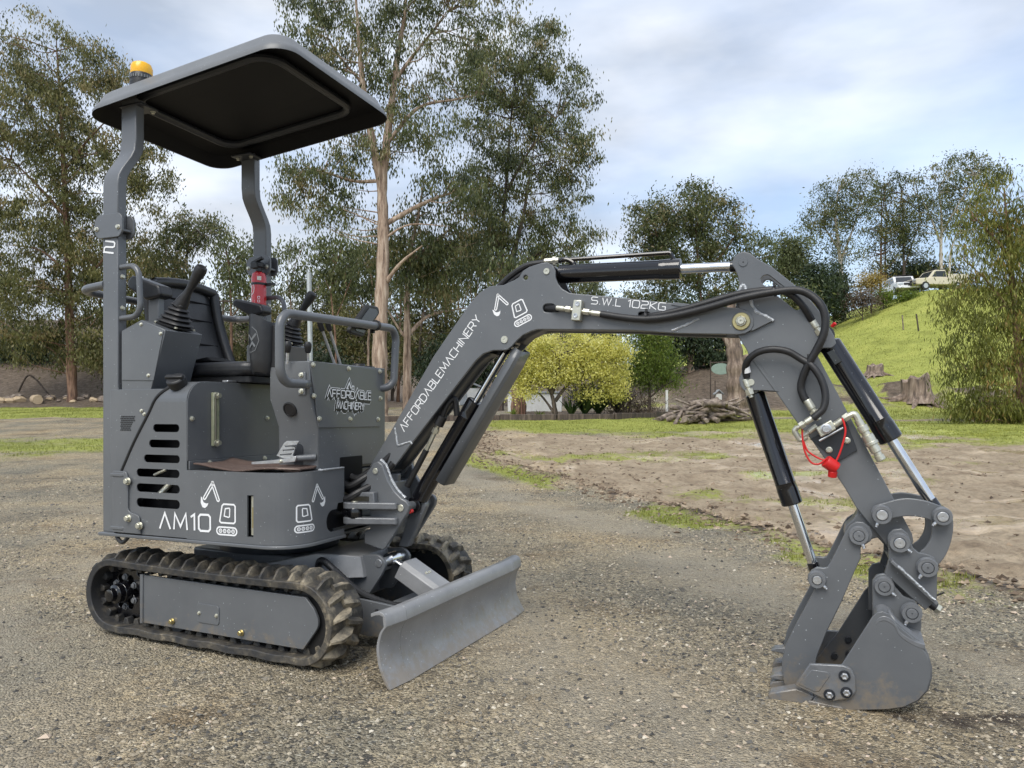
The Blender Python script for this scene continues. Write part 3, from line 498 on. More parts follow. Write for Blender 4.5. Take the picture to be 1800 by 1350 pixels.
# tree right of centre, behind the boom
tree('gum_tree', 'rounded spreading gum tree behind the boom, right of centre', 48, [([(1235, 640), (1232, 540), (1226, 450), (1222, 380)], 6, 2), ([(1230, 500), (1180, 450), (1150, 410)], 3, 1.2), ([(1230, 490), (1275, 440), (1300, 400)], 3, 1.2), ([(1232, 530), (1300, 480), (1335, 445)], 2, .8)], [(1205, 365, 78, 40), (1150, 405, 45, 55), (1262, 400, 50, 50), (1205, 425, 85, 50), (1330, 442, 30, 40), (1165, 490, 50, 45), (1250, 480, 60, 45), (1130, 540, 40, 50), (1215, 550, 80, 40), (1285, 545, 40, 40), (1225, 335, 22, 18)], 'leaf_euc', 'bark_red', 40000, 60, .22, .5, .9, 16, None, 70)
tree('gum_tree', 'dark leafy tree with pale trunk above the earth bank', 35, [([(1217, 690), (1213, 640), (1205, 600), (1190, 570)], 8, 3.5), ([(1213, 640), (1222, 600), (1236, 570)], 4, 2)], [(1180, 590, 45, 36), (1240, 600, 48, 38), (1210, 560, 60, 36), (1265, 625, 28, 26), (1160, 630, 30, 28)], 'leaf_dark', 'bark_pale', 13000, 50, .21, .5, .9, 17, None, 20)
# hill trees
HY = 66
tree('hill_gum', 'white trunked gum on the hill crest left of the parked cars', HY, [([(1483, 560), (1480, 500), (1474, 430), (1468, 380), (1474, 330)], 5, 1.6), ([(1477, 460), (1500, 400), (1512, 350)], 2.5, 1), ([(1475, 440), (1450, 400), (1440, 380)], 2, .8)], [(1478, 335, 42, 30), (1438, 378, 30, 30), (1500, 365, 34, 34), (1470, 385, 40, 26), (1520, 305, 18, 20), (1425, 410, 20, 22), (1480, 440, 36, 22)], 'leaf_euc', 'bark_white', 9500, 46, .24, .5, .9, 18, 'gums along the hill crest', 40)
tree('hill_gum', 'narrow gum on the hill crest behind the golden shrub', HY+3, [([(1547, 540), (1549, 430), (1550, 330)], 2.6, 1), ([(1558, 540), (1556, 440), (1560, 380)], 2, 1)], [(1550, 335, 28, 26), (1538, 390, 26, 34), (1566, 400, 24, 36), (1548, 450, 34, 30)], 'leaf_euc', 'bark_red', 5200, 46, .24, .5, .9, 19, 'gums along the hill crest', 30)
tree('hill_gum', 'dark gum on the hill crest directly behind the white car', HY+2, [([(1590, 530), (1588, 430), (1585, 340)], 3, 1), ([(1589, 470), (1610, 410), (1622, 370)], 1.6, .8)], [(1585, 330, 26, 34), (1602, 372, 34, 36), (1575, 410, 30, 36), (1610, 440, 30, 26), (1595, 470, 40, 16)], 'leaf_euc', 'bark_dark', 6200, 46, .24, .5, .9, 20, 'gums along the hill crest', 30)
tree('hill_gum', 'spreading flat topped gum with white trunk behind the parked ute', HY, [([(1655, 510), (1654, 440), (1655, 380), (1650, 330)], 4.5, 1.6), ([(1655, 410), (1690, 350), (1715, 310)], 2.4, 1), ([(1655, 430), (1635, 380), (1620, 350)], 2, .8), ([(1668, 505), (1672, 440), (1690, 390)], 2.6, 1)], [(1650, 320, 45, 30), (1700, 292, 55, 22), (1632, 372, 34, 34), (1690, 350, 45, 36), (1740, 310, 26, 26), (1660, 400, 36, 20), (1720, 400, 30, 34)], 'leaf_euc', 'bark_white', 11000, 48, .24, .5, .9, 32, 'gums along the hill crest', 40)
for i, (cx, cy, rx, ry, lm, Y, lb) in enumerate([(1388, 450, 34, 45, 'leaf_far', 62, 'grey green bushy tree behind the arm top'), (1432, 500, 34, 45, 'leaf_dark', 60, 'dark conifer like tree right of the arm top'), (1466, 510, 26, 44, 'leaf_dark', 64, 'dark dense tree beneath the white trunked hill gum'), (1620, 475, 75, 16, 'leaf_dark', 70, 'long dark hedge behind the parked cars'), (1400, 540, 30, 40, 'leaf_euc', 52, 'leafy tree half hidden behind the arm')]):
    tree('hill_bush', lb, Y, [([(cx, 560), (cx, cy+5), (cx, cy-ry*.7)], 2.5, .8)], [(cx, cy-ry*.5, rx*.55, ry*.5), (cx-rx*.3, cy, rx*.7, ry*.55), (cx+rx*.3, cy+ry*.1, rx*.7, ry*.6), (cx, cy+ry*.55, rx, ry*.5)], lm, 'bark_dark', 8000, 52, .27, .35, .9, 70+i, None, 8, cat='tree')
for i, (cx, cy, rx, ry, lm, lb) in enumerate([(1532, 492, 26, 22, 'leaf_gold', 'golden flowering shrub left of the white car'), (1613, 487, 20, 15, 'leaf_gold', 'golden flowering shrub between car and ute'), (1582, 493, 11, 9, 'leaf_gold', 'small golden shrub just behind the white car'), (1675, 492, 22, 18, 'leaf_gold', 'golden shrub right of the parked ute'), (1516, 525, 30, 20, 'leaf_mauve', 'brownish twiggy shrub on the slope below the golden one'), (1553, 522, 11, 8, 'leaf_fresh', 'small round green bush left of the white car'), (1598, 522, 12, 6, 'leaf_fresh', 'small green bush in front of the white car')]):
    tree('hill_shrub', lb, (61, 70, 70, 70, 59, 60, 60)[i], [([(cx, 560), (cx, cy)], 1.4, .6)], [(cx, cy, rx*.8, ry*.8), (cx-rx*.4, cy+ry*.3, rx*.6, ry*.7), (cx+rx*.4, cy+ry*.3, rx*.6, ry*.7)], lm, 'bark_dark', 2200, 20, .20, .3, .9, 80+i, None, 4, cat='shrub')
# right-hand drooping tree, near
tree('willow_wattle', 'drooping green wattle hanging in at the right picture edge', 20, [([(1800, 760), (1792, 640), (1782, 520), (1772, 420), (1765, 330)], 9, 3), ([(1785, 560), (1740, 500), (1710, 470)], 3.5, 1.5), ([(1795, 660), (1750, 640), (1700, 650)], 3, 1.2), ([(1776, 450), (1730, 400), (1710, 380)], 3, 1.2), ([(1800, 600), (1840, 520), (1860, 430)], 4, 1.5)],
     [(1748, 325, 34, 30), (1790, 375, 40, 40), (1728, 385, 40, 30), (1770, 440, 50, 34), (1700, 440, 28, 24), (1738, 495, 48, 32), (1800, 505, 40, 40), (1690, 540, 34, 30), (1765, 560, 46, 32), (1705, 600, 40, 26), (1790, 620, 40, 34), (1735, 650, 46, 26), (1680, 655, 26, 18), (1700, 705, 44, 24), (1765, 705, 48, 30), (1725, 742, 38, 18), (1790, 750, 34, 22), (1840, 430, 40, 80), (1840, 610, 40, 80)], 'leaf_willow', 'bark_red', 34000, 70, .14, .66, .9, 33, None, 110, 1.0, width=.20)
# garden: yellow wattle, green wattle, strappy plants, twiggy shrub
tree('yellow_wattle', 'bright yellow flowering wattle framed under the boom', 23.5, [([(978, 738), (974, 712), (968, 690), (950, 660), (925, 640)], 6, 2), ([(976, 705), (1000, 675), (1035, 655)], 4, 1.5), ([(970, 692), (980, 660), (985, 625)], 4, 1.5), ([(960, 680), (925, 668), (905, 660)], 2.5, 1), ([(974, 725), (945, 690), (900, 672)], 2.6, 1)],
     [(985, 612, 72, 30), (935, 632, 42, 32), (1050, 640, 45, 34), (995, 648, 62, 26), (915, 655, 26, 22), (1065, 610, 30, 26), (1075, 668, 24, 26), (925, 684, 26, 12), (1040, 688, 30, 12), (1085, 690, 13, 16), (960, 660, 40, 18), (1090, 625, 14, 20)], 'wattle_yellow', 'bark_dark', 36000, 44, .075, .35, .8, 34, None, 90, .9, width=.5, cr=1.25, cat='shrub')
tree('green_wattle', 'feathery fresh green wattle right of the yellow one', 25.5, [([(1140, 740), (1142, 705), (1140, 660), (1138, 620)], 4, 1.5), ([(1141, 700), (1165, 680), (1180, 672)], 1.6, .8)], [(1140, 600, 36, 22), (1130, 628, 40, 24), (1155, 632, 34, 24), (1145, 660, 46, 22), (1172, 668, 22, 14), (1115, 655, 20, 20), (1140, 580, 34, 14)], 'leaf_fresh', 'bark_dark', 15000, 30, .10, .5, .8, 35, None, 50, .9, width=.28, cr=1.2, cat='shrub')
tree('twiggy_shrub', 'dark twiggy shrub under the green wattle', 24.6, [([(1100, 738), (1095, 715), (1080, 700)], 2, 1), ([(1110, 738), (1125, 715), (1150, 702)], 2, .8), ([(1105, 738), (1105, 710), (1100, 695)], 2, .8)], [(1090, 712, 40, 16), (1125, 715, 42, 16), (1105, 698, 40, 12)], 'leaf_mauve', 'bark_dark', 2600, 14, .16, .5, .7, 36, None, 130, .8, width=.12, cat='shrub')
def strap_plant(px_, Y, h, n, lab, seed, m='leaf_strap', wd=.035):
    r = random.Random(seed); x = (px_-CX)/FPX*Y; z = float(height(x, Y)); t = empty('strap_leaf_plant', (x, Y, z)); tag(t, lab, 'plant'); V = []; F = []; tn = []
    for i in range(n):
        a_ = r.uniform(0, 6.28); l = h*r.uniform(.6, 1.1); lean = r.uniform(.15, .8); q = r.random(); k0 = len(V); sdx, sdy = -math.sin(a_), math.cos(a_)
        for j in range(6):
            s = j/5; rad = l*lean*s; zz = l*(s-.55*lean*s*s); w_ = wd*(1-s**2.2)+.003; cx_, cy_ = math.cos(a_)*rad, math.sin(a_)*rad; V += [(cx_-sdx*w_, cy_-sdy*w_, zz+.01), (cx_, cy_, zz), (cx_+sdx*w_, cy_+sdy*w_, zz+.01)]; tn += [q]*3
        for j in range(5): b_ = k0+j*3; F += [(b_, b_+1, b_+4, b_+3), (b_+1, b_+2, b_+5, b_+4)]
    mesh_np('leaves', np.array(V), np.array(F), m, t, True, {'tone': np.array(tn)})
strap_plant(1028, 24.0, 1.5, 95, 'glossy dark strap leaved plant right of the yellow wattle stem', 1); strap_plant(1052, 24.2, 1.3, 70, 'broad leaved dark green plant beside the twiggy shrub', 2, wd=.06)
strap_plant(1004, 23.6, .8, 40, 'small clump of strap leaves at the wattle foot', 3); strap_plant(948, 23.6, .35, 24, 'small bulb clump left of the wattle stem', 4, 'leaf_fresh', .02); strap_plant(903, 23.6, .35, 24, 'small bulb clump nearest the boom ram', 5, 'leaf_fresh', .02); strap_plant(1085, 24.8, 1.25, 40, 'tall arching flax clump behind the strap leaved plants', 6)

# ================================================================ small things in the background
def T_at(name, label, cat, px_, py_, group=None):
    x, y, z = ground_at(px_, py_); return tag(empty(name, (x, y, z)), label, cat, group), x, y, z
def place(b, name, m, parent, bevel=0.): return b.build(name, m, parent, bevel, None, 45)
def stump(px_, py_, wpx, hpx, lab, seed, lean=0., flare=1.5, roots=6):
    r = random.Random(seed); t, x, y, z = T_at('tree_stump', lab, 'stump', px_, py_); k = y/FPX; R_ = wpx/2*k; h = hpx*k; n = 22; V = []; F = []; rows = [(flare, -.1), (flare*.85, .08), (1.12, .25), (1., .5), (.97, .8), (.95, 1.)]
    ph = [r.uniform(0, 6.28) for _ in range(4)]
    for (f, hh_) in rows:
        for j in range(n):
            a_ = 6.283*j/n; w_ = 1+.10*math.sin(3*a_+ph[0])+.07*math.sin(7*a_+ph[1])+.05*math.sin(11*a_+ph[2])*(1 if hh_ > .1 else 2); top = (.16*math.sin(a_+ph[3])+.10*math.sin(5*a_+ph[0])) if hh_ == 1. else 0
            V.append((R_*f*w_*math.cos(a_)+lean*h*hh_, R_*f*w_*math.sin(a_), h*(hh_+top)))
    F = [(i*n+j, i*n+(j+1) % n, (i+1)*n+(j+1) % n, (i+1)*n+j) for i in range(len(rows)-1) for j in range(n)]; V.append((lean*h, 0, h*.86)); F += [((len(rows)-1)*n+j, (len(rows)-1)*n+(j+1) % n, len(V)-1) for j in range(n)]
    b = MB(); b.add(V, F); place(b, 'stump_wood', 'dead_wood', t)
    for i in range(roots):
        a_ = r.uniform(0, 6.28); l = R_*r.uniform(1.8, 3.2); gx = lambda q: float(height(x+math.cos(a_)*q, y+math.sin(a_)*q))-z; b = MB(); b.tube(smooth_path([(math.cos(a_)*R_*.7, math.sin(a_)*R_*.7, h*.30), (math.cos(a_)*l*.55, math.sin(a_)*l*.55, gx(l*.55)+.06), (math.cos(a_)*l, math.sin(a_)*l, gx(l)-.03)], 5), [R_*.32*(1-i2/13) for i2 in range(11)], 8); place(b, 'root', 'dead_wood', t)
stump(1613, 706, 46, 42, 'large weathered stump with spreading roots on the hill foot', 1, -.1); stump(1538, 660, 26, 18, 'smaller stump higher on the grass slope', 2, .1, 1.6, 4)
# dead trunk beside the arm
t, x, y, z = T_at('dead_trunk', 'thick dead trunk with peeling bark left of the arm', 'trunk', 1297, 724); k = y/FPX
b = MB(); pts = [(0, 0, -.2), (.0, 0, .5), (-.05, 0, 1.4), (-.12, .05, 2.3), (-.2, .05, 3.3), (-.25, .0, 4.2)]; S = smooth_path(pts, 7); b.tube(S, [(.62-.012*i)*22*k/.6*(1+.09*math.sin(i*1.3)) for i in range(len(S))], 16); place(b, 'trunk', 'dead_wood', t)
b = MB(); b.tube(smooth_path([(.1, 0, 1.9), (.6, -.1, 2.05), (.8, -.1, 1.9)], 5), [.16-.011*i for i in range(11)], 8); b.tube(smooth_path([(-.3, 0, 2.4), (-.6, 0, 2.9), (-.7, 0, 3.3)], 5), [.12-.009*i for i in range(11)], 8); place(b, 'broken_limb', 'dead_wood', t)
# wood pile
r = random.Random(5); px0, py0, pz0 = ground_at(1248, 742)
for i in range(64):
    l = r.uniform(.5, 1.5); rr_ = r.uniform(.028, .085); lay = i/64; dx = r.uniform(-1.15, 1.15)*(1-.5*lay); dy = r.uniform(-.5, .5); zz = .06+.62*lay*(1-abs(dx)/1.6); a_ = r.gauss(0, .9); tl = r.gauss(0, .30)
    o = Vector((px0+dx, py0+dy, float(height(px0+dx, py0+dy))+zz)); d = Vector((math.cos(a_)*math.cos(tl), math.sin(a_)*math.cos(tl), math.sin(tl))); bend = Vector((0, r.uniform(-.25, .25), r.uniform(-.25, .25)))*l*.6
    b = MB(); b.tube(smooth_path([-d*l/2, -d*l*.15+bend*.5, d*l*.2+bend*.3, d*l/2], 3), [rr_*(1.05-.35*j/9) for j in range(10)], 8); q = b.build('log', 'log_wood', None, 0, None, 50); q.location = o; tag(q, 'grey brown branch log lying in the wood pile left of the dead trunk', 'log', 'logs of the wood pile')
# timber edging of the garden bed
pts = [(640, 742), (760, 741), (880, 738.5), (980, 738.5), (1080, 737.5), (1150, 734), (1185, 731)]
for i in range(len(pts)-1):
    A = Vector(ground_at(*pts[i])); B2 = Vector(ground_at(*pts[i+1])); B2 = A+(B2-A)*.985; d = (B2-A); b = MB(); M3 = Matrix.Rotation(math.atan2(d.y, d.x), 3, 'Z'); b.box((0, 0, .0), (d.length, .14, .20), M3); o = b.build('timber_sleeper', 'bark_dark', None, .015); o.location = (A+B2)/2+Vector((0, 0, .07)); tag(o, ['dark timber sleeper behind the front console', 'dark timber sleeper behind the boom lower end', 'timber sleeper edging the bed left of the yellow wattle', 'timber sleeper edging the bed below the yellow wattle', 'timber sleeper edging the bed below the strap leaved plants', 'short timber sleeper beside the wood pile'][i], 'sleeper', 'sleepers edging the garden bed')
# posts, letter box, sign
mat('white_paint', (.72, .72, .70), .6, 0, (.60, .60, .57), 6); mat('rust', (.10, .045, .03), .8, 0, (.16, .075, .05), 20); mat('sage_green', (.22, .30, .25), .6, 0, (.28, .36, .30), 8); mat('galvanised', (.45, .48, .50), .45, .5, (.55, .58, .60), 5); mat('roof_grey', (.30, .32, .34), .5, 0, (.36, .38, .40), 4); mat('cream_paint', (.55, .50, .38), .45, 0, (.60, .55, .43), 6); mat('car_white', (.75, .76, .77), .3, 0, (.70, .71, .72), 5, 0, 60, .5, .5); mat('glass_dark', (.02, .025, .03), .08, 0, (.03, .035, .04), 4); mat('cut_wood', (.50, .39, .26), .8, 0, (.40, .30, .19), 12)
def postpx(name, lab, cat, px_, py_, hpx, wpx, m, lean=0., n=8, group=None):
    t, x, y, z = T_at(name, lab, cat, px_, py_, group); k = y/FPX; b = MB(); b.tube([(0, 0, -.1), (lean*hpx*k*.5, 0, hpx*k*.5), (lean*hpx*k, 0, hpx*k)], wpx*k/2, n); place(b, 'shaft', m, t); return t, k
postpx('fence_post', 'thin leaning dark fence post on the grass slope', 'post', 1615, 582, 30, 2.6, 'bark_dark', -.15); postpx('fence_post', 'thin pale fence post left of the dark one on the slope', 'post', 1588, 580, 26, 2.2, 'log_wood', -.08)
postpx('steel_stake', 'rusty steel stake left of the yellow wattle', 'stake', 917, 737, 36, 3, 'rust'); postpx('steel_stake', 'shorter rusty steel stake nearest the wattle stem', 'stake', 921.5, 737, 33, 2.6, 'rust'); postpx('white_post', 'white painted post right of the green wattle', 'post', 1172, 730, 44, 5, 'white_paint')
t, k = postpx('letter_box', 'small white house shaped letter box on a dark post', 'letter box', 1257, 716, 46, 2, 'bark_dark')
b = MB(); b.prism([(-5*k, 0), (5*k, 0), (5*k, 15*k), (0, 15.5*k), (-5*k, 15*k)], -5*k, 5*k, lambda p, q, a_: (p+5*k, a_-2*k, q+8*k)); place(b, 'box', 'white_paint', t)
b = MB(); b.prism([(-8*k, 14*k), (0, 21*k), (8*k, 14*k), (8*k, 15.5*k), (0, 23*k), (-8*k, 15.5*k)], -7*k, 7*k, lambda p, q, a_: (p+5*k, a_-2*k, q+8*k)); place(b, 'roof', 'roof_grey', t)
t, k = postpx('hanging_sign', 'pale green oval sign hanging from a dark bracket post', 'sign', 1249, 704, 70, 2, 'bark_dark')
b = MB(); b.prism([(14*k+17*k*math.cos(6.283*j/24), 55*k+10*k*math.sin(6.283*j/24)) for j in range(24)], -.02, .02, lambda p, q, a_: (p+4*k, a_, q)); place(b, 'sign_board', 'sage_green', t, .004); b = MB(); b.tube([(0, 0, 66*k), (34*k, 0, 67*k)], 1*k, 8); place(b, 'bracket', 'bark_dark', t)
# grey steel pole and wires behind the machine
t, k = postpx('steel_pole', 'slim pale grey steel pole behind the control levers', 'pole', 547, 716, 236, 9, 'galvanised', -.016, 12)
X0, Y0 = ground_at(392, 700)[:2]; t, k = postpx('power_pole', 'distant wooden power pole with crossarm behind the seat', 'pole', 392, 700, 172, 3, 'bark_dark'); b = MB(); b.box((0, 0, 170*k), (30*k, .15, 2.5*k)); place(b, 'crossarm', 'bark_dark', t)
for i, (xa, ya, xb_, yb_, lab) in enumerate([(392, 522, 900, 548, 'highest power line running behind the canopy post'), (400, 530, 900, 556, 'middle power line behind the canopy post'), (392, 570, 900, 585, 'lowest power line crossing behind the levers')]):
    b = MB(); b.tube(smooth_path([PX(xa, ya, 50), PX((xa+xb_)/2, (ya+yb_)/2+5, 42), PX(xb_, yb_, 34)], 10), .008, 5); tag(b.build('power_line', 'dark_rod'), lab, 'power line', 'power lines')
# white shed and low white wall by the road
t, x, y, z = T_at('garden_shed', 'small white shed with pale roof seen between boom and ram', 'shed', 822, 712); k = y/FPX
b = MB(); b.box((0, 0, 14*k), (52*k, 40*k, 30*k)); place(b, 'wall', 'white_paint', t, .02); b = MB(); b.prism([(-30*k, 28*k), (0, 40*k), (30*k, 28*k), (30*k, 31*k), (0, 43*k), (-30*k, 31*k)], -24*k, 24*k, side); place(b, 'roof', 'roof_grey', t); b = MB(); b.box((-6*k, -20.3*k, 11*k), (12*k, .05, 22*k)); place(b, 'door', 'roof_grey', t, .01)
t, x, y, z = T_at('white_wall', 'low white rendered wall behind the yellow wattle', 'wall', 940, 722); k = y/FPX; b = MB(); b.box((0, 0, 14*k), (95*k, .3, 34*k)); place(b, 'wall_face', 'white_paint', t, .03); b = MB(); b.box((0, 0, 32*k), (98*k, .4, 3*k)); place(b, 'coping', 'roof_grey', t, .02)
tree('gum_tree', 'short thick red brown trunk left of the yellow wattle', 25.2, [([(912, 735), (911, 690), (909, 640), (912, 560), (905, 500)], 15, 7)], [(905, 480, 40, 40), (920, 520, 40, 30)], 'leaf_euc', 'bark_red', 1600, 24, .19, .68, .9, 90, None, 14)
# cut log, fallen branch and rubble on the left verge
x, y, z = ground_at(62, 708); b = MB(); b.tube([(-.35, .5, 0), (.35, -.35, -.05)], .22, 14); o = b.build('cut_log', 'cut_wood', None, .01); o.location = (x, y, z+.18); tag(o, 'pale freshly cut log on the left grass verge', 'log')
t, x, y, z = T_at('fallen_branch', 'dark fallen branch propped in an angle on the left bank', 'branch', 62, 690); k = y/FPX; b = MB(); b.tube(smooth_path([(-30*k, 0, 0), (-15*k, 0, 28*k), (0, 0, 24*k), (30*k, -.3, -4*k)], 5), 1.6*k, 7); place(b, 'bough', 'bark_dark', t)
r = random.Random(9)
for i in range(26):
    px_, py_ = r.uniform(0, 190), r.uniform(700, 709); x, y, z = ground_at(px_, py_); b = MB(); s_ = r.uniform(.10, .32); b.lathe([(s_*.7, -s_*.5), (s_, 0), (s_*.75, s_*.5), (s_*.2, s_*.7)], (0, 0, 0), (r.uniform(-.4, .4), r.uniform(-.4, .4), 1), 7); b.v = [(p[0]*r.uniform(.8, 1.4), p[1], p[2]*r.uniform(.6, 1)) for p in b.v]; o = b.build('rock', 'cut_wood' if i % 3 else 'log_wood'); o.location = (x, y, z+.05); tag(o, 'tan rock lying along the top of the left grass verge', 'rock', 'rocks along the left verge')
# vehicles parked on the hill
def car(name, lab, cat, px_, py_, wpx, rz, m, ute):
    y = py_; x = (px_-CX)/FPX*y; z = float(height(x, y))-.02; t = tag(empty(name, (x, y, z)), lab, cat); t.rotation_euler = (0, 0, rz); k = 1.0; L, W = 4.5, 1.85
    low = [(-2.2, .45, .1), (-2.25, .95, .12), (-.95 if not ute else -.95, 1.05, .1), (2.2, 1.08, .12), (2.25, .5, .1)]
    b = MB(); b.prism(fillet(low), -W/2, W/2, side); place(b, 'body', m, t, .06)
    cab = [(-1.05, 1.04), (-.45, 1.72, .15), (1.95, 1.76, .2), (2.15, 1.06)] if not ute else [(-1.05, 1.04), (-.5, 1.70, .15), (.45, 1.72, .15), (.6, 1.06)]
    b = MB(); b.prism(fillet(cab), -W/2+.12, W/2-.12, side); place(b, 'cabin', m, t, .05)
    b = MB(); b.add([(-1.02, -.68, 1.12), (-1.02, .68, 1.12), (-.56, .60, 1.64), (-.56, -.60, 1.64)], [(0, 1, 2, 3)]); place(b, 'windscreen', 'glass_dark', t)
    for s in (-1, 1):
        b = MB(); b.prism([(-.75, 1.14), (-.42, 1.60), (.38 if ute else 1.7, 1.62), (.5 if ute else 1.85, 1.14)], s*(W/2-.118)-.004, s*(W/2-.118)+.004, side); place(b, 'side_window', 'glass_dark', t)
        b = MB(); b.box((-2.235, s*.66, .82), (.05, .36, .16)); place(b, 'headlight', 'galvanised', t, .02)
        for u_ in (-1.4, 1.4): b = MB(); b.lathe([(.34, 0), (.36, .03), (.36, .19), (.34, .22)], (u_, s*(W/2-.2) if s > 0 else -W/2-.02, .36), (0, 1, 0), 20); wv = place(b, 'wheel', 'hose_rubber', t); b = MB(); b.lathe([(.2, 0), (.2, .24)], (u_, s*(W/2-.2)-.01 if s > 0 else -W/2-.03, .36), (0, 1, 0), 14); place(b, 'rim', 'galvanised', wv)
    b = MB(); b.box((-2.24, 0, .80), (.06, .85, .18)); place(b, 'grille', 'black_plastic', t, .01); b = MB(); b.box((-2.3, 0, .52), (.14, 1.7, .16)); place(b, 'bumper', 'black_plastic' if ute else m, t, .03)
    if ute:
        for c_, sz in (((1.45, 0, .98), (1.75, 1.9, .08)), ((1.45, -.93, 1.18), (1.75, .05, .36)), ((1.45, .93, 1.18), (1.75, .05, .36)), ((2.31, 0, 1.18), (.05, 1.9, .36))): b = MB(); b.box(c_, sz); place(b, 'tray_side', m, t, .01)
    b = MB(); b.box((.2, 0, 1.80), (1.4, 1.3, .05)); place(b, 'roof_rack', 'black_plastic', t, .01)
car('parked_car', 'white four wheel drive parked on the hill crest', 'car', 1584, 63.6, 37, R(78), 'car_white', False); car('parked_ute', 'cream tray back ute parked right of the white car', 'ute', 1642, 61.8, 44, R(6), 'cream_paint', True)

r = random.Random(21)
for i, x_ in enumerate((405, 455, 520, 590, 625, 648, 700, 742, 768, 792, 835, 862, 940, 1010)):
    Y = r.uniform(36, 50); w_ = r.uniform(2.2, 4.2); tree('slim_trunk', 'slim bare trunk standing deep in the wood behind the machine', Y, [([(x_, 695), (x_+r.uniform(-6, 6), 600), (x_+r.uniform(-10, 10), 500), (x_+r.uniform(-14, 14), 430)], w_, w_*.4), ([(x_, 560), (x_+r.choice((-1, 1))*r.uniform(20, 45), 510)], w_*.4, w_*.15)], [(x_, 450, 34, 34), (x_+8, 500, 30, 26)], 'leaf_far', ('bark_red', 'bark_dark', 'bark_pale')[i % 3], 2200, 40, .22, .6, .9, 200+i, 'slim trunks deep in the wood', 8)
# ================================================================ mini excavator
EX = (-1.0, 3.2); YAW = R(-22)
ef = (math.cos(YAW), math.sin(YAW)); el_ = (-math.sin(YAW), math.cos(YAW))
def _hit(x, y, n, c):
    dx = (x-CX)/FPX; t = (c+EX[0]*n[0]+EX[1]*n[1])/(dx*n[0]+n[1]); return dx*t-EX[0], t-EX[1], H-(y-CY)/FPX*t
def T(x, y, v):            # traced outline point on the machine plane v -> (forward u, height z)
    X, Y, z = _hit(x, y, el_, v); return X*ef[0]+Y*ef[1], z
def TF(x, y, u):           # traced outline point on a cross plane u -> (sideways v, height z)
    X, Y, z = _hit(x, y, ef, u); return X*el_[0]+Y*el_[1], z
def trace(pts, v): return [T(p[0], p[1], v)+((p[2],) if len(p) > 2 else ()) for p in pts]
UA = R(-3); uc, us = math.cos(UA), math.sin(UA)
def UX(u, v, z): return (u*uc-v*us, u*us+v*uc, z)   # undercarriage frame -> house frame

root = empty('mini_excavator', (EX[0], EX[1], 0), YAW)
tag(root, 'dark grey mini excavator with canopy, dozer blade and boom reaching down to its bucket', 'excavator')

# ---- shared bolt meshes
def _bolt_mesh(name, m, r, h, hexa=True):
    b = MB(); b.lathe([(r*1.35, 0), (r*1.35, h*.2), (r*1.25, h*.25)], (0, 0, 0), (0, 0, 1), 14); b.lathe([(r, h*.25), (r, h*.9), (r*.85, h)], (0, 0, 0), (0, 0, 1), 6 if hexa else 12)
    o = b.build(name, m); me = o.data; bpy.data.objects.remove(o); return me
BOLT = {'zinc': _bolt_mesh('bolt', 'zinc', .0075, .009), 'brass': _bolt_mesh('bolt', 'brass_zinc', .009, .014), 'small': _bolt_mesh('bolt', 'zinc', .0055, .006, False),
        'big': _bolt_mesh('bolt', 'zinc', .011, .016), 'grey': _bolt_mesh('bolt', 'grey_cast', .010, .010)}
def bolt(parent, pos, ax, kind='zinc', xf=None):
    o = bpy.data.objects.new('bolt', BOLT[kind]); col.objects.link(o); o.parent = parent
    if xf: pos = xf(*pos); ax = Vector(xf(*ax))
    o.location = pos; o.rotation_euler = Vector(ax).to_track_quat('Z', 'Y').to_euler(); return o
NEAR = (0, -1, 0); FWD = (1, 0, 0)
def slab(name, m, pts, v, th, parent=root, bevel=.003, holes=None, fil=True, xf=None):
    """plate lying in the machine plane: outline given as (u, z[, r]), near face at v"""
    b = MB(); b.prism(fillet(pts) if fil else [p[:2] for p in pts], v, v+th, side, [fillet(h, 6) for h in holes] if holes else None)
    return b.build(name, m, parent, bevel, xf)
def weld(parent, pts, v, r=.006):
    b = MB(); P = []
    for i in range(len(pts)-1):
        A, B = Vector(pts[i]), Vector(pts[i+1]); n = max(2, int((B-A).length/.008))
        P += [(A+(B-A)*j/n) for j in range(n)]
    P.append(Vector(pts[-1])); P3 = [(p.x+random.uniform(-.001, .001), v, p.y+random.uniform(-.001, .001)) for p in P]
    b.tube(P3, [r*random.uniform(.75, 1.15) for _ in P3], 8); return b.build('weld_bead', 'weld', parent)

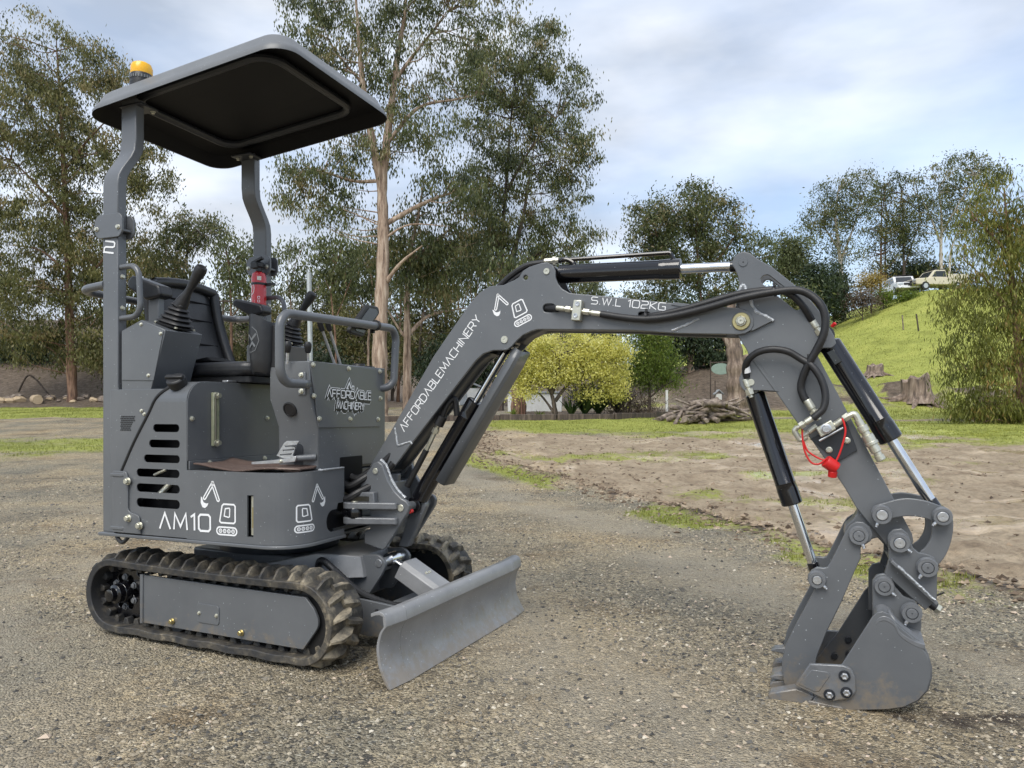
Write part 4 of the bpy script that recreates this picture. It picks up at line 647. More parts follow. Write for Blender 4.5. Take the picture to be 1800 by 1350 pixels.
# ------------------------------------------------------------ undercarriage
TR, TCZ, UR, UF = .142, .160, -.42, .53
def belt_path(r, n=16):
    p = []
    for i in range(n+1): t = math.pi/2+math.pi*i/n; p.append((UR+r*math.cos(t), TCZ+r*math.sin(t), math.cos(t), math.sin(t)))
    for i in range(1, 18): p.append((UR+(UF-UR)*i/18, TCZ-r-.003*math.sin(i*1.7), 0, -1))
    for i in range(n+1): t = -math.pi/2+math.pi*i/n; p.append((UF+r*math.cos(t), TCZ+r*math.sin(t), math.cos(t), math.sin(t)))
    for i in range(1, 18): q = i/18; p.append((UF+(UR-UF)*q, TCZ+r-.006*math.sin(math.pi*q), 0, 1))
    return p
def lug_mesh(mirror):
    # slanted, tapering tread bar: x along the track, y across (0 = centre line .. edge), z outwards
    b = MB(); s = -1 if mirror else 1
    L = [(-.012, .022, .0, .020), (.018, .020, .022, .018), (.055, .017, .022, .013), (.084, .013, .006, .008)]  # y, half length, height, half top
    V = []
    for i, (y, hl, hh, ht) in enumerate(L):
        sh = .010-.024*i/3
        hh = [.014, .029, .026, .005][i]
        V += [(sh-hl, s*y, -.004), (sh-ht*.38, s*y, hh), (sh+ht*.38, s*y, hh), (sh+hl, s*y, -.004)]
    F = [(0, 1, 2, 3), (15, 14, 13, 12)]
    for i in range(3):
        for j in range(4): F.append((i*4+j, i*4+(j+1) % 4, (i+1)*4+(j+1) % 4, (i+1)*4+j))
    b.add(V, F); o = b.build('tread_lug', 'lug_rubber'); me = o.data; bpy.data.objects.remove(o); return me
LUGS = [lug_mesh(False), lug_mesh(True)]
def make_track(vc, near):
    hw = .09; bp = belt_path(TR); bi = belt_path(TR-.026)
    b = MB(); n = len(bp); V = []; F = []
    prof = [(0, -hw), (1, -hw*.985), (1, hw*.985), (0, hw)]
    for i in range(n):
        o_, q = bp[i], bi[i]
        V += [(o_[0], vc-hw, o_[1]), (q[0], vc-hw+.002, q[1]), (q[0], vc+hw-.002, q[1]), (o_[0], vc+hw, o_[1])]
    for i in range(n):
        k = (i+1) % n
        for j in range(4): F.append((i*4+j, i*4+(j+1) % 4, k*4+(j+1) % 4, k*4+j))
    b.add(V, F)
    # inner drive teeth
    path = [(p[0], p[1], p[2], p[3]) for p in belt_path(TR-.026, 24)]
    P = [Vector((p[0], p[1])) for p in path]; Ln = [0]
    for i in range(len(P)): Ln.append(Ln[-1]+(P[(i+1) % len(P)]-P[i]).length)
    tot = Ln[-1]
    def along(d):
        d %= tot
        i = max(k for k in range(len(P)) if Ln[k] <= d); t = (d-Ln[i])/(Ln[i+1]-Ln[i]); A, B = path[i], path[(i+1) % len(P)]
        return Vector((A[0]+(B[0]-A[0])*t, A[1]+(B[1]-A[1])*t)), Vector((A[2]+(B[2]-A[2])*t, A[3]+(B[3]-A[3])*t)).normalized()
    K = 46
    for i in range(K):
        p, nn = along(tot*i/K); tt = Vector((-nn.y, nn.x))
        for sv in (-1, 1):
            V = []
            for d, hl in ((-.002, .017), (.024, .008)):
                for sx in (-1, 1):
                    for sy in (.016, .046):
                        q = p-nn*d+tt*hl*sx; V.append((q.x, vc+sv*sy, q.y))
            b.add(V, [(0, 1, 3, 2), (4, 6, 7, 5), (0, 4, 5, 1), (2, 3, 7, 6), (0, 2, 6, 4), (1, 5, 7, 3)])
    t_ = b.build('rubber_track', 'track_rubber', root, .003, UX)
    path = belt_path(TR, 24); P = [Vector((p[0], p[1])) for p in path]; Ln = [0]
    for i in range(len(P)): Ln.append(Ln[-1]+(P[(i+1) % len(P)]-P[i]).length)
    tot = Ln[-1]; K = 44
    for i in range(K):
        for m in (0, 1):
            d = (tot*(i+.5*m)/K) % tot; j = max(k for k in range(len(P)) if Ln[k] <= d); f = (d-Ln[j])/(Ln[j+1]-Ln[j])
            A, B = path[j], path[(j+1) % len(path)]; q = Vector((A[0], A[1])).lerp(Vector((B[0], B[1])), f); nn = Vector((A[2], A[3])).lerp(Vector((B[2], B[3])), f).normalized()
            tt = Vector((-nn.y, nn.x))
            o = bpy.data.objects.new('tread_lug', LUGS[m]); col.objects.link(o); o.parent = t_
            c = Vector(UX(q.x, vc, q.y)); X = Vector(UX(tt.x, 0, tt.y)); Z = Vector(UX(nn.x, 0, nn.y)); Yv = Z.cross(X)
            sq = .35 if (nn.y < -.95) else random.uniform(.8, 1.2); Yv = Yv*random.uniform(.9, 1.06); X = X*random.uniform(.85, 1.15)
            M = Matrix((X, Yv, Z*sq)).transposed().to_4x4(); M.translation = c-Z*.0; o.matrix_local = M
    s = -1 if near else 1
    # sprocket, idler, rollers
    b = MB(); N_ = 13
    ring = []
    for i in range(N_*4):
        t = 2*math.pi*i/(N_*4); r = (.118, .121, .104, .101)[i % 4]; ring.append((UR+r*math.cos(t), TCZ+r*math.sin(t)))
    hs = [[(UR+.058*math.cos(a_)+.017*math.cos(t), TCZ+.058*math.sin(a_)+.017*math.sin(t)) for t in [2*math.pi*k/12 for k in range(12)]] for a_ in [2*math.pi*k/6 for k in range(6)]]
    b.prism(ring, vc-.018, vc+.018, side, hs); b.lathe([(.045, 0), (.045, .03), (.042, .04), (.04, .045)], (UR, vc+s*.0, TCZ), (0, s, 0), 24)
    sp = b.build('drive_sprocket', 'black_gloss', root, .002, UX)
    h = MB(); h.lathe([(.040, 0), (.038, .05), (.026, .055), (.024, .075), (.012, .078)], (UR, vc+s*.018, TCZ), (0, s, 0), 20); h.build('hub', 'black_gloss', sp, .001, UX)
    for k in range(6):
        a_ = 2*math.pi*(k+.5)/6; bolt(sp, (UR+.06*math.cos(a_), vc+s*.019, TCZ+.06*math.sin(a_)), (0, s, 0), 'grey', UX)
    b = MB(); b.lathe([(.05, -.045), (.116, -.04), (.122, -.02), (.118, 0), (.122, .02), (.116, .04), (.05, .045)], (UF, vc, TCZ), (0, 1, 0), 32)
    hs = MB(); 
    io = b.build('front_idler', 'black_plastic', root, 0, UX)
    hs.lathe([(.03, 0), (.03, .05), (.02, .06)], (UF, vc, TCZ), (0, s, 0), 18); hs.build('hub', 'dark_paint', io, 0, UX)
    for u_ in (-.10, .255):
        b = MB(); b.lathe([(.02, -.05), (.044, -.047), (.046, -.043), (.046, -.02), (.036, -.015), (.036, .015), (.046, .02), (.046, .047), (.02, .05)], (u_, vc, .088), (0, 1, 0), 24); b.build('track_roller', 'dark_paint', root, 0, UX)
    # track frame: side plate, body
    v0 = vc+s*.055
    pl = [(-.262, .252), (.543, .249), (.580, .213, .05), (.606, .162, .05), (.533, .068), (-.262, .066)]
    fr = slab('track_frame', 'grey_paint', pl, v0 if s > 0 else v0-.012, .012, root, .002, xf=UX)
    b = MB(); b.box((.13, vc, .155), (.78, .085, .13)); b.build('frame_beam', 'dark_paint', fr, .004, UX)
    b = MB(); b.box((-.262, v0+s*.001, .159), (.016, .034, .192)); b.build('end_flange', 'grey_paint', fr, .003, UX)
    cv = [(.035, .235-.06, .012), (.145, .235-.06, .012), (.145, .105, .012), (.035, .105, .012)]
    cp = slab('cover_plate', 'grey_paint', cv, (v0+.012 if s > 0 else v0-.0155), .0035, fr, .001, xf=UX)
    fv = v0+s*.014
    for u_ in (.047, .134): bolt(cp, (u_, fv+s*.002, .140), (0, s, 0), 'small', UX)
    for u_ in (-.094, .254): bolt(fr, (u_, fv, .092), (0, s, 0), 'brass', UX)
make_track(-.41, True); make_track(.41, False)

# centre frame
b = MB()
b.prism([(-.30, -.20), (.34, -.20), (.46, -.12), (.46, .12), (.34, .20), (-.30, .20)], .14, .312, plan); 
for s in (-1, 1): b.prism([(-.18, s*.19), (.30, s*.19), (.38, s*.37), (-.26, s*.37)], .17, .27, plan)
cf = b.build('centre_frame', 'grey_paint', root, .008, UX)
b = MB(); V = [(.06, -.30, .270), (.06, .30, .270), (.36, .20, .338), (.36, -.20, .338), (.50, .11, .322), (.50, -.11, .322), (.06, -.30, .24), (.06, .30, .24), (.38, .21, .24), (.38, -.21, .24), (.52, .11, .24), (.52, -.11, .24)]
b.add(V, [(0, 1, 2, 3), (3, 2, 4, 5), (0, 3, 9, 6), (1, 7, 8, 2), (3, 5, 11, 9), (2, 8, 10, 4), (5, 4, 10, 11), (0, 6, 7, 1), (6, 9, 8, 7), (9, 11, 10, 8)])
b.build('deck_plate', 'grey_paint_sheen', cf, .004, UX)
b = MB(); b.lathe([(.245, .315), (.25, .33), (.25, .385), (.235, .40)], (0, 0, 0), (0, 0, 1), 48); b.build('slew_ring', 'dark_paint', root, .002, UX)
b = MB()
for v_ in (-.085, .085): b.prism(fillet([(.44, .15), (.43, .285, .01), (.50, .325, .03), (.575, .330, .04), (.612, .300, .04), (.585, .25, .02), (.52, .16)]), v_-.008, v_+.008, side)
ear = b.build('blade_ram_bracket', 'grey_paint', cf, .002, UX)
b = MB(); b.cyl((.575, -.096, .298), (.575, .096, .298), .016); b.build('pin', 'bright_steel', cf, .001, UX)
# blade arms
for s in (-1, 1):
    b = MB(); b.prism([(.30, .09), (.30, .20), (.50, .19), (.866, .165), (.862, .06), (.60, .05)], s*.20-.007, s*.20+.007, side); b.build('blade_arm', 'grey_paint', root, .002, UX)
b = MB(); b.box((.62, 0, .11), (.05, .40, .06)); b.build('arm_cross_tube', 'grey_paint', root, .004, UX)
# blade ram with its bright cover
d = Vector((.86, 0, .15))-Vector((.575, 0, .300)); dn = d.normalized()
b = MB(); b.lathe([(.026, -.03), (.026, .03)], (.575, 0, .30), (0, 1, 0), 18); b.cyl(Vector((.575, 0, .30)), Vector((.575, 0, .30))+d*.3, .014); b.build('blade_ram_rod', 'chrome', root, 0, UX)
b = MB(); A = Vector((.575, 0, .30))+d*.22; E_ = Vector((.575, 0, .30))+d*.93; up = Vector((-dn.z, 0, dn.x)) if dn.x < 0 else Vector((-dn.z, 0, dn.x)); up = up if up.z > 0 else -up
V = []
for p in (A, E_):
    for sv, su in ((-.060, -.03), (-.058, .028), (-.040, .042), (.040, .042), (.058, .028), (.060, -.03)): q = p+Vector((0, 1, 0))*sv+up*su; V.append(q)
b.add(V, [(i, i+1, i+7, i+6) for i in range(5)]+[(5, 4, 3, 2, 1, 0), (6, 7, 8, 9, 10, 11), (0, 6, 11, 5)])
gc = b.build('blade_ram_cover', 'grey_paint_sheen', root, .003, UX)
for sv in (-.012, .012): q = A+(E_-A)*.42+up*.041; bolt(gc, (q.x, sv, q.z), up, 'small', UX)
b = MB(); b.cyl(E_-d*.15, E_+d*.1, .03); b.build('blade_ram_barrel', 'black_gloss', root, 0, UX)
# braided hose to the blade ram
b = MB(); hp = smooth_path([(.36, -.19, .25), (.385, -.215, .305), (.42, -.23, .318), (.47, -.225, .285), (.56, -.19, .205), (.67, -.13, .155), (.72, -.08, .155)], 14)
b.tube(hp, [.0125+.0015*(i % 2) for i in range(len(hp))], 10); b.build('blade_hose', 'hose_rubber', root, 0, UX)
b = MB(); b.cyl((.70, -.10, .152), (.77, -.03, .162), .011, n=6); b.cyl((.74, -.06, .157), (.755, -.045, .159), .016, n=6); b.build('hose_fitting', 'zinc', root, .001, UX)
# dozer blade
prof = smooth_path([(.912, .2, 0), (.895, .175, 0), (.884, .130, 0), (.890, .080, 0), (.905, .040, 0), (.928, .002, 0)], 5)
fp = [(.852, .236), (.868, .243), (.885, .246), (.899, .241), (.908, .230)]+[(p.x, p.y) for p in prof]
bkp = [(x-.010, z-.001) if i > 3 else (x+.001, z-.011) for i, (x, z) in enumerate(fp)]
def blade_piece(v0, v1, du0, du1):
    bb = MB(); n = len(fp); V = [(u_+du0, v0, z_) for u_, z_ in fp]+[(u_+du0, v0, z_) for u_, z_ in bkp]+[(u_+du1, v1, z_) for u_, z_ in fp]+[(u_+du1, v1, z_) for u_, z_ in bkp]; F = []
    for i in range(n-1):
        F += [(i, i+1, 2*n+i+1, 2*n+i), (n+i, 3*n+i, 3*n+i+1, n+i+1), (i, n+i, n+i+1, i+1), (2*n+i, 2*n+i+1, 3*n+i+1, 3*n+i)]
    F += [(0, 2*n, 3*n, n), (n-1, 2*n-1, 4*n-1, 3*n-1)]
    return bb.add(V, F)
bl = blade_piece(-.408, .43, 0, 0).build('dozer_blade', 'grey_paint_sheen', root, .001, UX)
blade_piece(-.512, -.4088, -.012, 0).build('blade_wing', 'grey_paint_sheen', bl, .001, UX)
blade_piece(.4308, .535, 0, -.012).build('blade_wing', 'grey_paint_sheen', bl, .001, UX)
for v_ in (-.20, .20):
    b = MB(); b.prism([(.866, .20), (.862, .06), (.83, .06), (.835, .19)], v_-.005, v_+.005, side); b.build('rib', 'grey_paint', bl, .001, UX)
b = MB(); b.cyl((.846, -.488, .228), (.846, -.488, .2445), .006, n=12); b.build('flange_hole', 'black_decal', bl, 0, UX)

# ------------------------------------------------------------ house: deck, panels
ZB, ZF = .41, .668
def corner(n=12, v0=-.48, u1=.44, r=.13, vend=-.165, u0=-.042):
    p = [(u0+(u1-r-u0)*i/10, v0) for i in range(10)]
    p += [(u1-r+r*math.sin(t), v0+r-r*math.cos(t)) for t in [math.pi/2*i/n for i in range(n+1)]]
    p += [(u1, v0+r+(vend-v0-r)*i/6) for i in range(1, 7)]
    return p
deck = [(-.50, -.485)]+corner(v0=-.487, u1=.447, vend=-.16)+[(.40, -.16), (.40, .16), (.447, .165)]+[(p[0], -p[1]) for p in reversed(corner(v0=-.487, u1=.447, vend=-.16))][1:]+[(-.50, .485)]
b = MB(); b.prism(deck, .396, ZB-.001, plan); b.build('deck_plate', 'grey_paint', root, .003)
def step_panel(sv):
    P = corner(); s_ = [0]
    for i in range(1, len(P)): s_.append(s_[-1]+math.dist(P[i], P[i-1]))
    tot = s_[-1]
    def at(s, off=0):
        s = max(0, min(tot, s)); i = max(k for k in range(len(P)-1) if s_[k] <= s); t = (s-s_[i])/(s_[i+1]-s_[i]); A, B = Vector(P[i]), Vector(P[i+1]); q = A.lerp(B, t)
        d = (B-A).normalized(); n_ = Vector((d.y, -d.x)); q = q+n_*off; return q.x, q.y*(-sv if sv > 0 else 1)
    return P, s_, tot, at
P_, S_, STOT, pat = step_panel(-1)
def panel_mesh(sgn, cut):
    b = MB(); th = .007
    ss = sorted(set([0, STOT]+[STOT*i/90 for i in range(91)]+([SN0, SN0+.004, SN0+.012, SN1, .2855, .2855+.028] if cut else [])))
    def quad(s0, s1, a0, a1, b0, b1):
        V = []
        for off in (0, -th):
            for s, z in ((s0, a0), (s1, b0), (s1, b1), (s0, a1)):
                x, y = pat(s, off); V.append((x, y*sgn, z))
        b.add(V, [(0, 1, 2, 3), (7, 6, 5, 4), (0, 4, 5, 1), (3, 2, 6, 7), (0, 3, 7, 4), (1, 5, 6, 2)])
    def notch(s):
        if not cut or s < SN0: return None
        r = .042; c = .472
        q = min(1, (s-SN0)/r); hh = r*math.sqrt(max(0, 1-(1-q)**2)); 
        return (c-hh, c+hh+(.022 if s > SN0+.07 else 0))
    for i in range(len(ss)-1):
        s0, s1 = ss[i], ss[i+1]; m = (s0+s1)/2
        if cut and .2855 <= m < .3135:
            quad(s0, s1, ZB, .436, ZB, .436); quad(s0, s1, .586, ZF, .586, ZF); continue
        n0, n1 = notch(s0), notch(s1)
        if notch(m):
            n0 = n0 or (.472, .472); quad(s0, s1, ZB, n0[0], ZB, n1[0]); quad(s0, s1, n0[1], ZF, n1[1], ZF)
        else: quad(s0, s1, ZB, ZF, ZB, ZF)
    return b
SN0, SN1 = STOT-.115, STOT
sp = panel_mesh(1, True).build('step_panel', 'grey_paint', root, 0)
panel_mesh(-1, False).build('step_panel', 'grey_paint', root, 0)
# dipstick window behind the slot
b = MB(); b.box((.262, -.466, .511), (.018, .006, .14)); g_ = b.build('level_gauge', 'zinc', sp); 
b = MB(); b.box((.264, -.470, .505), (.010, .004, .075)); b.build('gauge_scale', 'brass_zinc', sp)
b = MB(); b.box((.263, -.455, .511), (.06, .012, .17)); b.build('gauge_backing', 'canopy_black', sp)
# floor of the footwell
fl = [(p[0]-.004 if p[0] > .3 else p[0], p[1]+.004) for p in corner(v0=-.48)]+[(.40, -.16), (.40, .16)]+[(p[0], -p[1]) for p in reversed(corner(v0=-.476))]
b = MB(); b.prism(fl, ZF-.008, ZF-.0005, plan); fo = b.build('footwell_floor', 'grey_paint', root)
weld(fo, [(.42, ZF), (.43, ZF+.002)], -.30); 
b = MB(); b.box((.438, -.24, ZF+.002), (.014, .14, .006)); b.build('floor_edge', 'weld', fo, .002)
# front body under the floor (behind swing bracket) and hose bay
b = MB(); b.box((.30, 0, .535), (.20, .36, .24)); b.build('front_frame', 'grey_paint', root, .004)
b = MB()
for z_ in (.445, .468, .575, .592): b.prism(fillet([(.34, -.13), (.47, -.10, .05), (.56, -.05, .05), (.56, .05, .05), (.47, .10, .05), (.34, .13)]), z_-.009, z_+.009, plan)
b.build('swing_lug', 'grey_paint', root, .003)

# ------------------------------------------------------------ hood and seat box
VH = -.480
hl = [(-.395, ZB+.003), (-.042, ZB+.003), (-.042, .925), (-.203, .925), (-.228, .884), (-.303, .774), (-.363, .672), (-.395, .60)]
def slot(x0, x1, y0, y1):
    (a0, z1), (a1, _) = T(x0, y0, VH), T(x1, y0, VH); z0 = T((x0+x1)/2, y1, VH)[1]; z1 = T((x0+x1)/2, y0, VH)[1]; r = (z1-z0)/2*.96
    return [(a0, z0, r), (a1, z0, r), (a1, z1, r), (a0, z1, r)]
SL = [slot(269, 315, 745.5, 759.5), slot(262, 316, 773, 787), slot(253, 316, 799.5, 813.5), slot(240, 315.5, 824.5, 839), slot(240, 316, 851, 866), slot(240, 316, 877, 893)]
b = MB(); b.prism(hl, VH, VH+.004, side, [fillet(q, 6) for q in SL])
# rolled top edge of the hood
ar = [(VH+.085-.085*math.cos(t), .925+.078*math.sin(t)) for t in [math.pi/2*i/10 for i in range(11)]]+[(-.33, 1.004), (-.2, 1.004)]
ul = [-.203, -.192, -.18, -.168, -.155, -.142, -.13, -.125, -.12, -.12, -.12, -.12, -.12]
for i in range(len(ar)-1):
    (v0, z0), (v1, z1) = ar[i], ar[i+1]; b.add([(ul[i], v0, z0), (-.042, v0, z0), (-.042, v1, z1), (ul[i+1], v1, z1)], [(0, 1, 2, 3)])
hood = b.build('engine_hood', 'grey_paint', root)
tag(hood)
b = MB(); sealp = [(u_-.004, VH+.001, z_) for u_, z_ in [(-.372, .655), (-.363, .672), (-.303, .774), (-.228, .884), (-.203, .925)]]+[(u_-.004, v_, z_+.003) for u_, (v_, z_) in zip(ul[2:10:2], ar[2:10:2])]
b.tube(smooth_path(sealp, 4), .0065, 8); b.build('rubber_seal', 'hose_rubber', hood)
b = MB(); b.prism(fillet([(-.30, ZF+.001), (.47, ZF+.001), (.47, 1.003, .08), (-.30, 1.003)], 10), -.40, -.0425, front); sb = b.build('seat_box', 'dark_paint', root)
b = MB(); b.prism(fillet([(-.4785, ZF+.035), (.47, ZF+.035), (.47, 1.0035, .08), (-.4785, 1.0035, .0825)], 10), -.042, -.0385, front); fp_ = b.build('front_panel', 'grey_paint', sb, .001)
for p in [(338, 736), (470, 735)]: v_, z_ = TF(*p, -.036); bolt(fp_, (-.0385, v_, z_), FWD, 'zinc')
b = MB(); b.box((-.036, -.1, ZF+.0175), (.006, .75, .033)); ks = b.build('kick_strip', 'grey_paint', sb, .001)
for v_ in (-.375, -.065): bolt(ks, (-.033, v_, ZF+.021), FWD, 'zinc')
# interior seen through the slots; the bay's shade is put in as near-black
b = MB(); b.box((-.21, -.35, .64), (.30, .10, .46)); b.box((-.1, -.42, .56), (.05, .06, .06)); ei = b.build('engine_dark_box', 'canopy_black', root, .01)
b = MB(); b.cyl((-.24, -.44, .55), (-.20, -.40, .61), .012); b.cyl((-.25, -.44, .64), (-.21, -.42, .66), .006); b.build('fuel_line', 'zinc', ei)
# oil sight tube
b = MB(); v_, z1 = TF(377, 690, -.034); _, z0 = TF(377, 784, -.034); b.box((-.030, v_, (z0+z1)/2), (.014, .032, z1-z0)); st = b.build('sight_tube', 'sight_tube', sb, .003)
for z_ in (z0+.012, z1-.012): b = MB(); b.cyl((-.024, v_+.007, z_), (-.012, v_+.007, z_), .010, n=6); b.cyl((-.03, v_, z_), (-.018, v_, z_), .014, n=14); b.build('tube_fitting', 'zinc', st)
b = MB(); b.cyl((-.0225, v_-.006, z0+.02), (-.0225, v_-.006, z1-.02), .0035); b.build('float_rod', 'dark_rod', st)
# filler cap on the hood shoulder
ax = Vector((.1, -.62, .78)); b = MB(); b.lathe([(.026, 0), (.026, .018), (.034, .02), (.036, .05), (.030, .056)], (-.115, -.437, .972), ax, 28); cap = b.build('filler_cap', 'black_plastic', hood, .002)
b = MB(); q = Vector((-.115, -.437, .972))+ax.normalized()*.06; b.box(q, (.075, .018, .014), ax.to_track_quat('Z', 'Y').to_matrix()); b.build('cap_grip', 'black_plastic', cap, .004)
# rear side wall between pillar and hood, with perforated vent
b = MB(); b.prism([(-.46, ZB), (-.385, ZB), (-.385, .62), (-.350, .672), (-.290, .774), (-.215, .884), (-.18, .94), (-.13, .975), (-.46, .975)], -.462, -.452, side); rw = b.build('rear_side_wall', 'grey_paint', root, .002)
b = MB(); hexs = []
for i in range(9):
    for j in range(8):
        u_ = -.4+i*.0085+(.0042 if j % 2 else 0); z_ = .815+j*.0075
        if (u_+.40)+(z_-.815)*-.4 < .052 or z_ > .85: b.lathe([(.0031, 0), (.0031, .0012)], (u_, -.4625, z_), NEAR, 6)
b.build('vent_holes', 'black_decal', rw)['kind'] = 'stuff'
for p in [(249, 722), (254, 728)]: u_, z_ = T(*p, -.463); bolt(rw, (u_, -.463, z_), NEAR, 'small')
b = MB(); b.box((-.47, 0, .68), (.05, .90, .54)); b.build('rear_counterweight', 'grey_paint', root, .02)
b = MB(); b.prism([(-.45, .46), (-.10, .46), (-.10, .45), (-.45, .45)], ZB, .98, plan); b.build('far_side_wall', 'grey_paint', root, .002)

# ------------------------------------------------------------ front console with handrail
def cons(): return [(-.300, ZF), (.300, ZF), (.300, .826), (.350, .935), (.350, 1.074), (-.350, 1.074), (-.350, .935), (-.300, .826)]
b = MB(); pts = [(-.300, ZF), (.17, ZF), (.17, .826), (.17, 1.074), (-.350, 1.074), (-.350, .935), (-.300, .826)]
b.prism(pts, .235, .418, front); cs = b.build('front_console', 'grey_paint', root, .004)
fpn = trace([(0, 0)], 0)
bp4 = [TF(546, 634, .425)+(.006,), TF(676, 651, .425)+(.006,), TF(670, 750, .425)+(.004,), TF(561, 752, .425)+(.004,)]
b = MB(); b.prism(fillet(bp4), .419, .424, front); lp = b.build('name_panel', 'grey_paint', cs, .0015)
for p in [(552, 641), (614.5, 648), (669.5, 653), (553.5, 696), (670, 700), (563, 736), (617, 736.5), (666, 737)]:
    v_, z_ = TF(*p, .43); bolt(lp, (.424, v_, z_), FWD, 'zinc')
# hose bay opening
b = MB(); v0, z1 = TF(598, 804, .42); v1, z0 = TF(637, 826, .42); b.prism(fillet([(v0, z0-.03, .006), (v1, z0-.03, .006), (v1, z1, .006), (v0, z1, .006)]), .4185, .4200, front); b.build('hose_opening', 'canopy_black', cs)
# gauge
gv = -.330; gu, gz = T(511, 718, gv); b = MB(); b.lathe([(.029, 0), (.029, .012), (.024, .014), (.023, .010)], (gu, gv+.004, gz), (0, -1, -.35), 28); ga = b.build('hour_gauge', 'black_plastic', cs)
b = MB(); q = Vector((gu, gv+.004, gz))+Vector((0, -1, -.35)).normalized()*.0105; b.lathe([(.0225, 0), (.0225, .0012)], q, (0, -1, -.35), 24); b.build('gauge_face', 'black_decal', ga)
# handrail loop
rp = [(.405, -.352, .988), (.42, -.352-.05, .985)]+[(.46, v_, z_) for v_, z_ in [TF(505, 671, .46), TF(486, 645, .46), TF(486, 555, .46), TF(515, 545, .46), TF(690, 577, .46), TF(698, 665, .46), TF(672, 682, .46)]]
HR = [Vector(p) for p in [(.40, -.352, 1.0), (.46, -.43, .99), (.46, -.565, .985)]]
v1, z1 = TF(492, 549, .46); v2, z2 = TF(697, 578, .46); v3, z3 = TF(692, 680, .46)
HR = [(.395, -.33, .99), (.46, -.44, .985), (.46, v1, .985), (.46, v1, z1), (.46, v2, z2), (.46, v3, z3), (.40, .12, .985)]
b = MB(); b.tube(round_path(HR, .055, 8), .0165, 14); hr = b.build('handrail', 'grey_paint', root)
b = MB(); b.box((.385, -.353, .99), (.035, .006, .085)); hf = b.build('rail_flange', 'grey_paint', hr, .004)
for z_ in (.962, 1.022): bolt(hf, (.385, -.356, z_), NEAR, 'zinc')
# phone holder clamped to the rail
hp4 = [TF(613, 583, .44)+(.012,), TF(648, 535, .44)+(.02,), TF(676, 541, .44)+(.02,), TF(640, 592, .44)+(.02,)]
b = MB(); b.prism(fillet(hp4, 6), .418, .436, front); mh = b.build('phone_holder', 'black_plastic', root, .004)
hp4 = [TF(622, 580, .44)+(.01,), TF(650, 541, .44)+(.012,), TF(669, 546, .44)+(.012,), TF(640, 586, .44)+(.01,)]
b = MB(); b.prism(fillet(hp4, 6), .436, .439, front); b.build('screen', 'black_gloss', mh, .001)
mv, mz = TF(661, 572, .46); b = MB(); b.tube([(.46, mv-.006, mz+.001), (.46, mv+.006, mz-.001)], .022, 14); b.box((.445, mv-.002, mz-.022), (.016, .012, .02)); b.build('clamp', 'black_plastic', mh)
# control levers behind the console
def lever(px0, px1, u, rk, name='control_lever', grip=.05, rod='bright_steel'):
    A = Vector((u, *TF(*px0, u))); B = Vector((u+.01, *TF(*px1, u+.01))); d = (B-A).normalized()
    b = MB(); b.cyl(A, B-d*grip*.4, .0055, n=10); l = b.build(name, rod, root)
    b = MB(); b.lathe([(.008, 0), (.011, .004), (rk, grip*.55), (rk, grip*.8), (rk*.6, grip)], B-d*grip, d, 16); b.build('lever_knob', 'black_plastic', l)
lever((505, 640), (506, 600), .33, .014, grip=.042); lever((542, 640), (541, 601), .36, .014, grip=.042)
lever((590, 645), (560, 562), .30, .011, grip=.05); lever((600, 645), (574, 562), .30, .011, grip=.05)
b = MB(); b.prism(fillet([(.05, .255, .02), (.13, .255, .02), (.13, .40, .02), (.05, .40, .02)]), 1.0745, 1.08, lambda p, q, a_: (q, p, a_)); b.lathe([(.03, 0), (.026, .012)], (.33, .10, 1.08), (0, 0, 1), 18); b.build('console_lid', 'black_plastic', root, .002)
# folding pedal
pv = -.305
def quadplate(name, m, px, v, th, par, bev=.001, holes=None): return slab(name, m, trace(px, v), v, th, par, bev, [trace(h, v) for h in holes] if holes else None)
pd = MB(); pd.cyl((T(520, 806, -.34)[0], -.34, T(520, 806, -.34)[1]), (T(532, 804, -.34)[0]+.03, -.30, T(532, 804, -.34)[1]), .012); pe = pd.build('pedal', 'grey_paint', root)
quadplate('pedal_plate', 'bright_steel', [(486, 801), (499, 779), (504, 775), (526, 775), (521, 782), (514, 802), (511, 806), (500, 806)], -.350, .006, pe, .001,
          [[(501, 783.5), (521, 781.5), (520, 784.5), (501, 786)], [(497.5, 790.5), (517.5, 788.5), (516.5, 791.5), (496.5, 793)], [(492.5, 798.5), (513.5, 796.5), (512, 799.5), (492, 801)]])
quadplate('pedal_arm', 'bright_steel', [(442, 812), (442, 816.5), (492, 814.5), (518, 811.5), (521, 803), (513, 801), (508, 805.5), (486, 808)], -.362, .007, pe)
bolt(pe, (T(493.5, 811, -.363)[0], -.363, T(493.5, 811, -.363)[1]), NEAR, 'small')
b = MB(); b.prism(fillet([T(518, 780, -.3005)+(.02,), T(533, 780, -.3005)+(.02,), T(533, 826, -.3005), T(518, 826, -.3005)]), -.3035, -.3005, side); b.build('pedal_slot', 'dark_paint', cs)

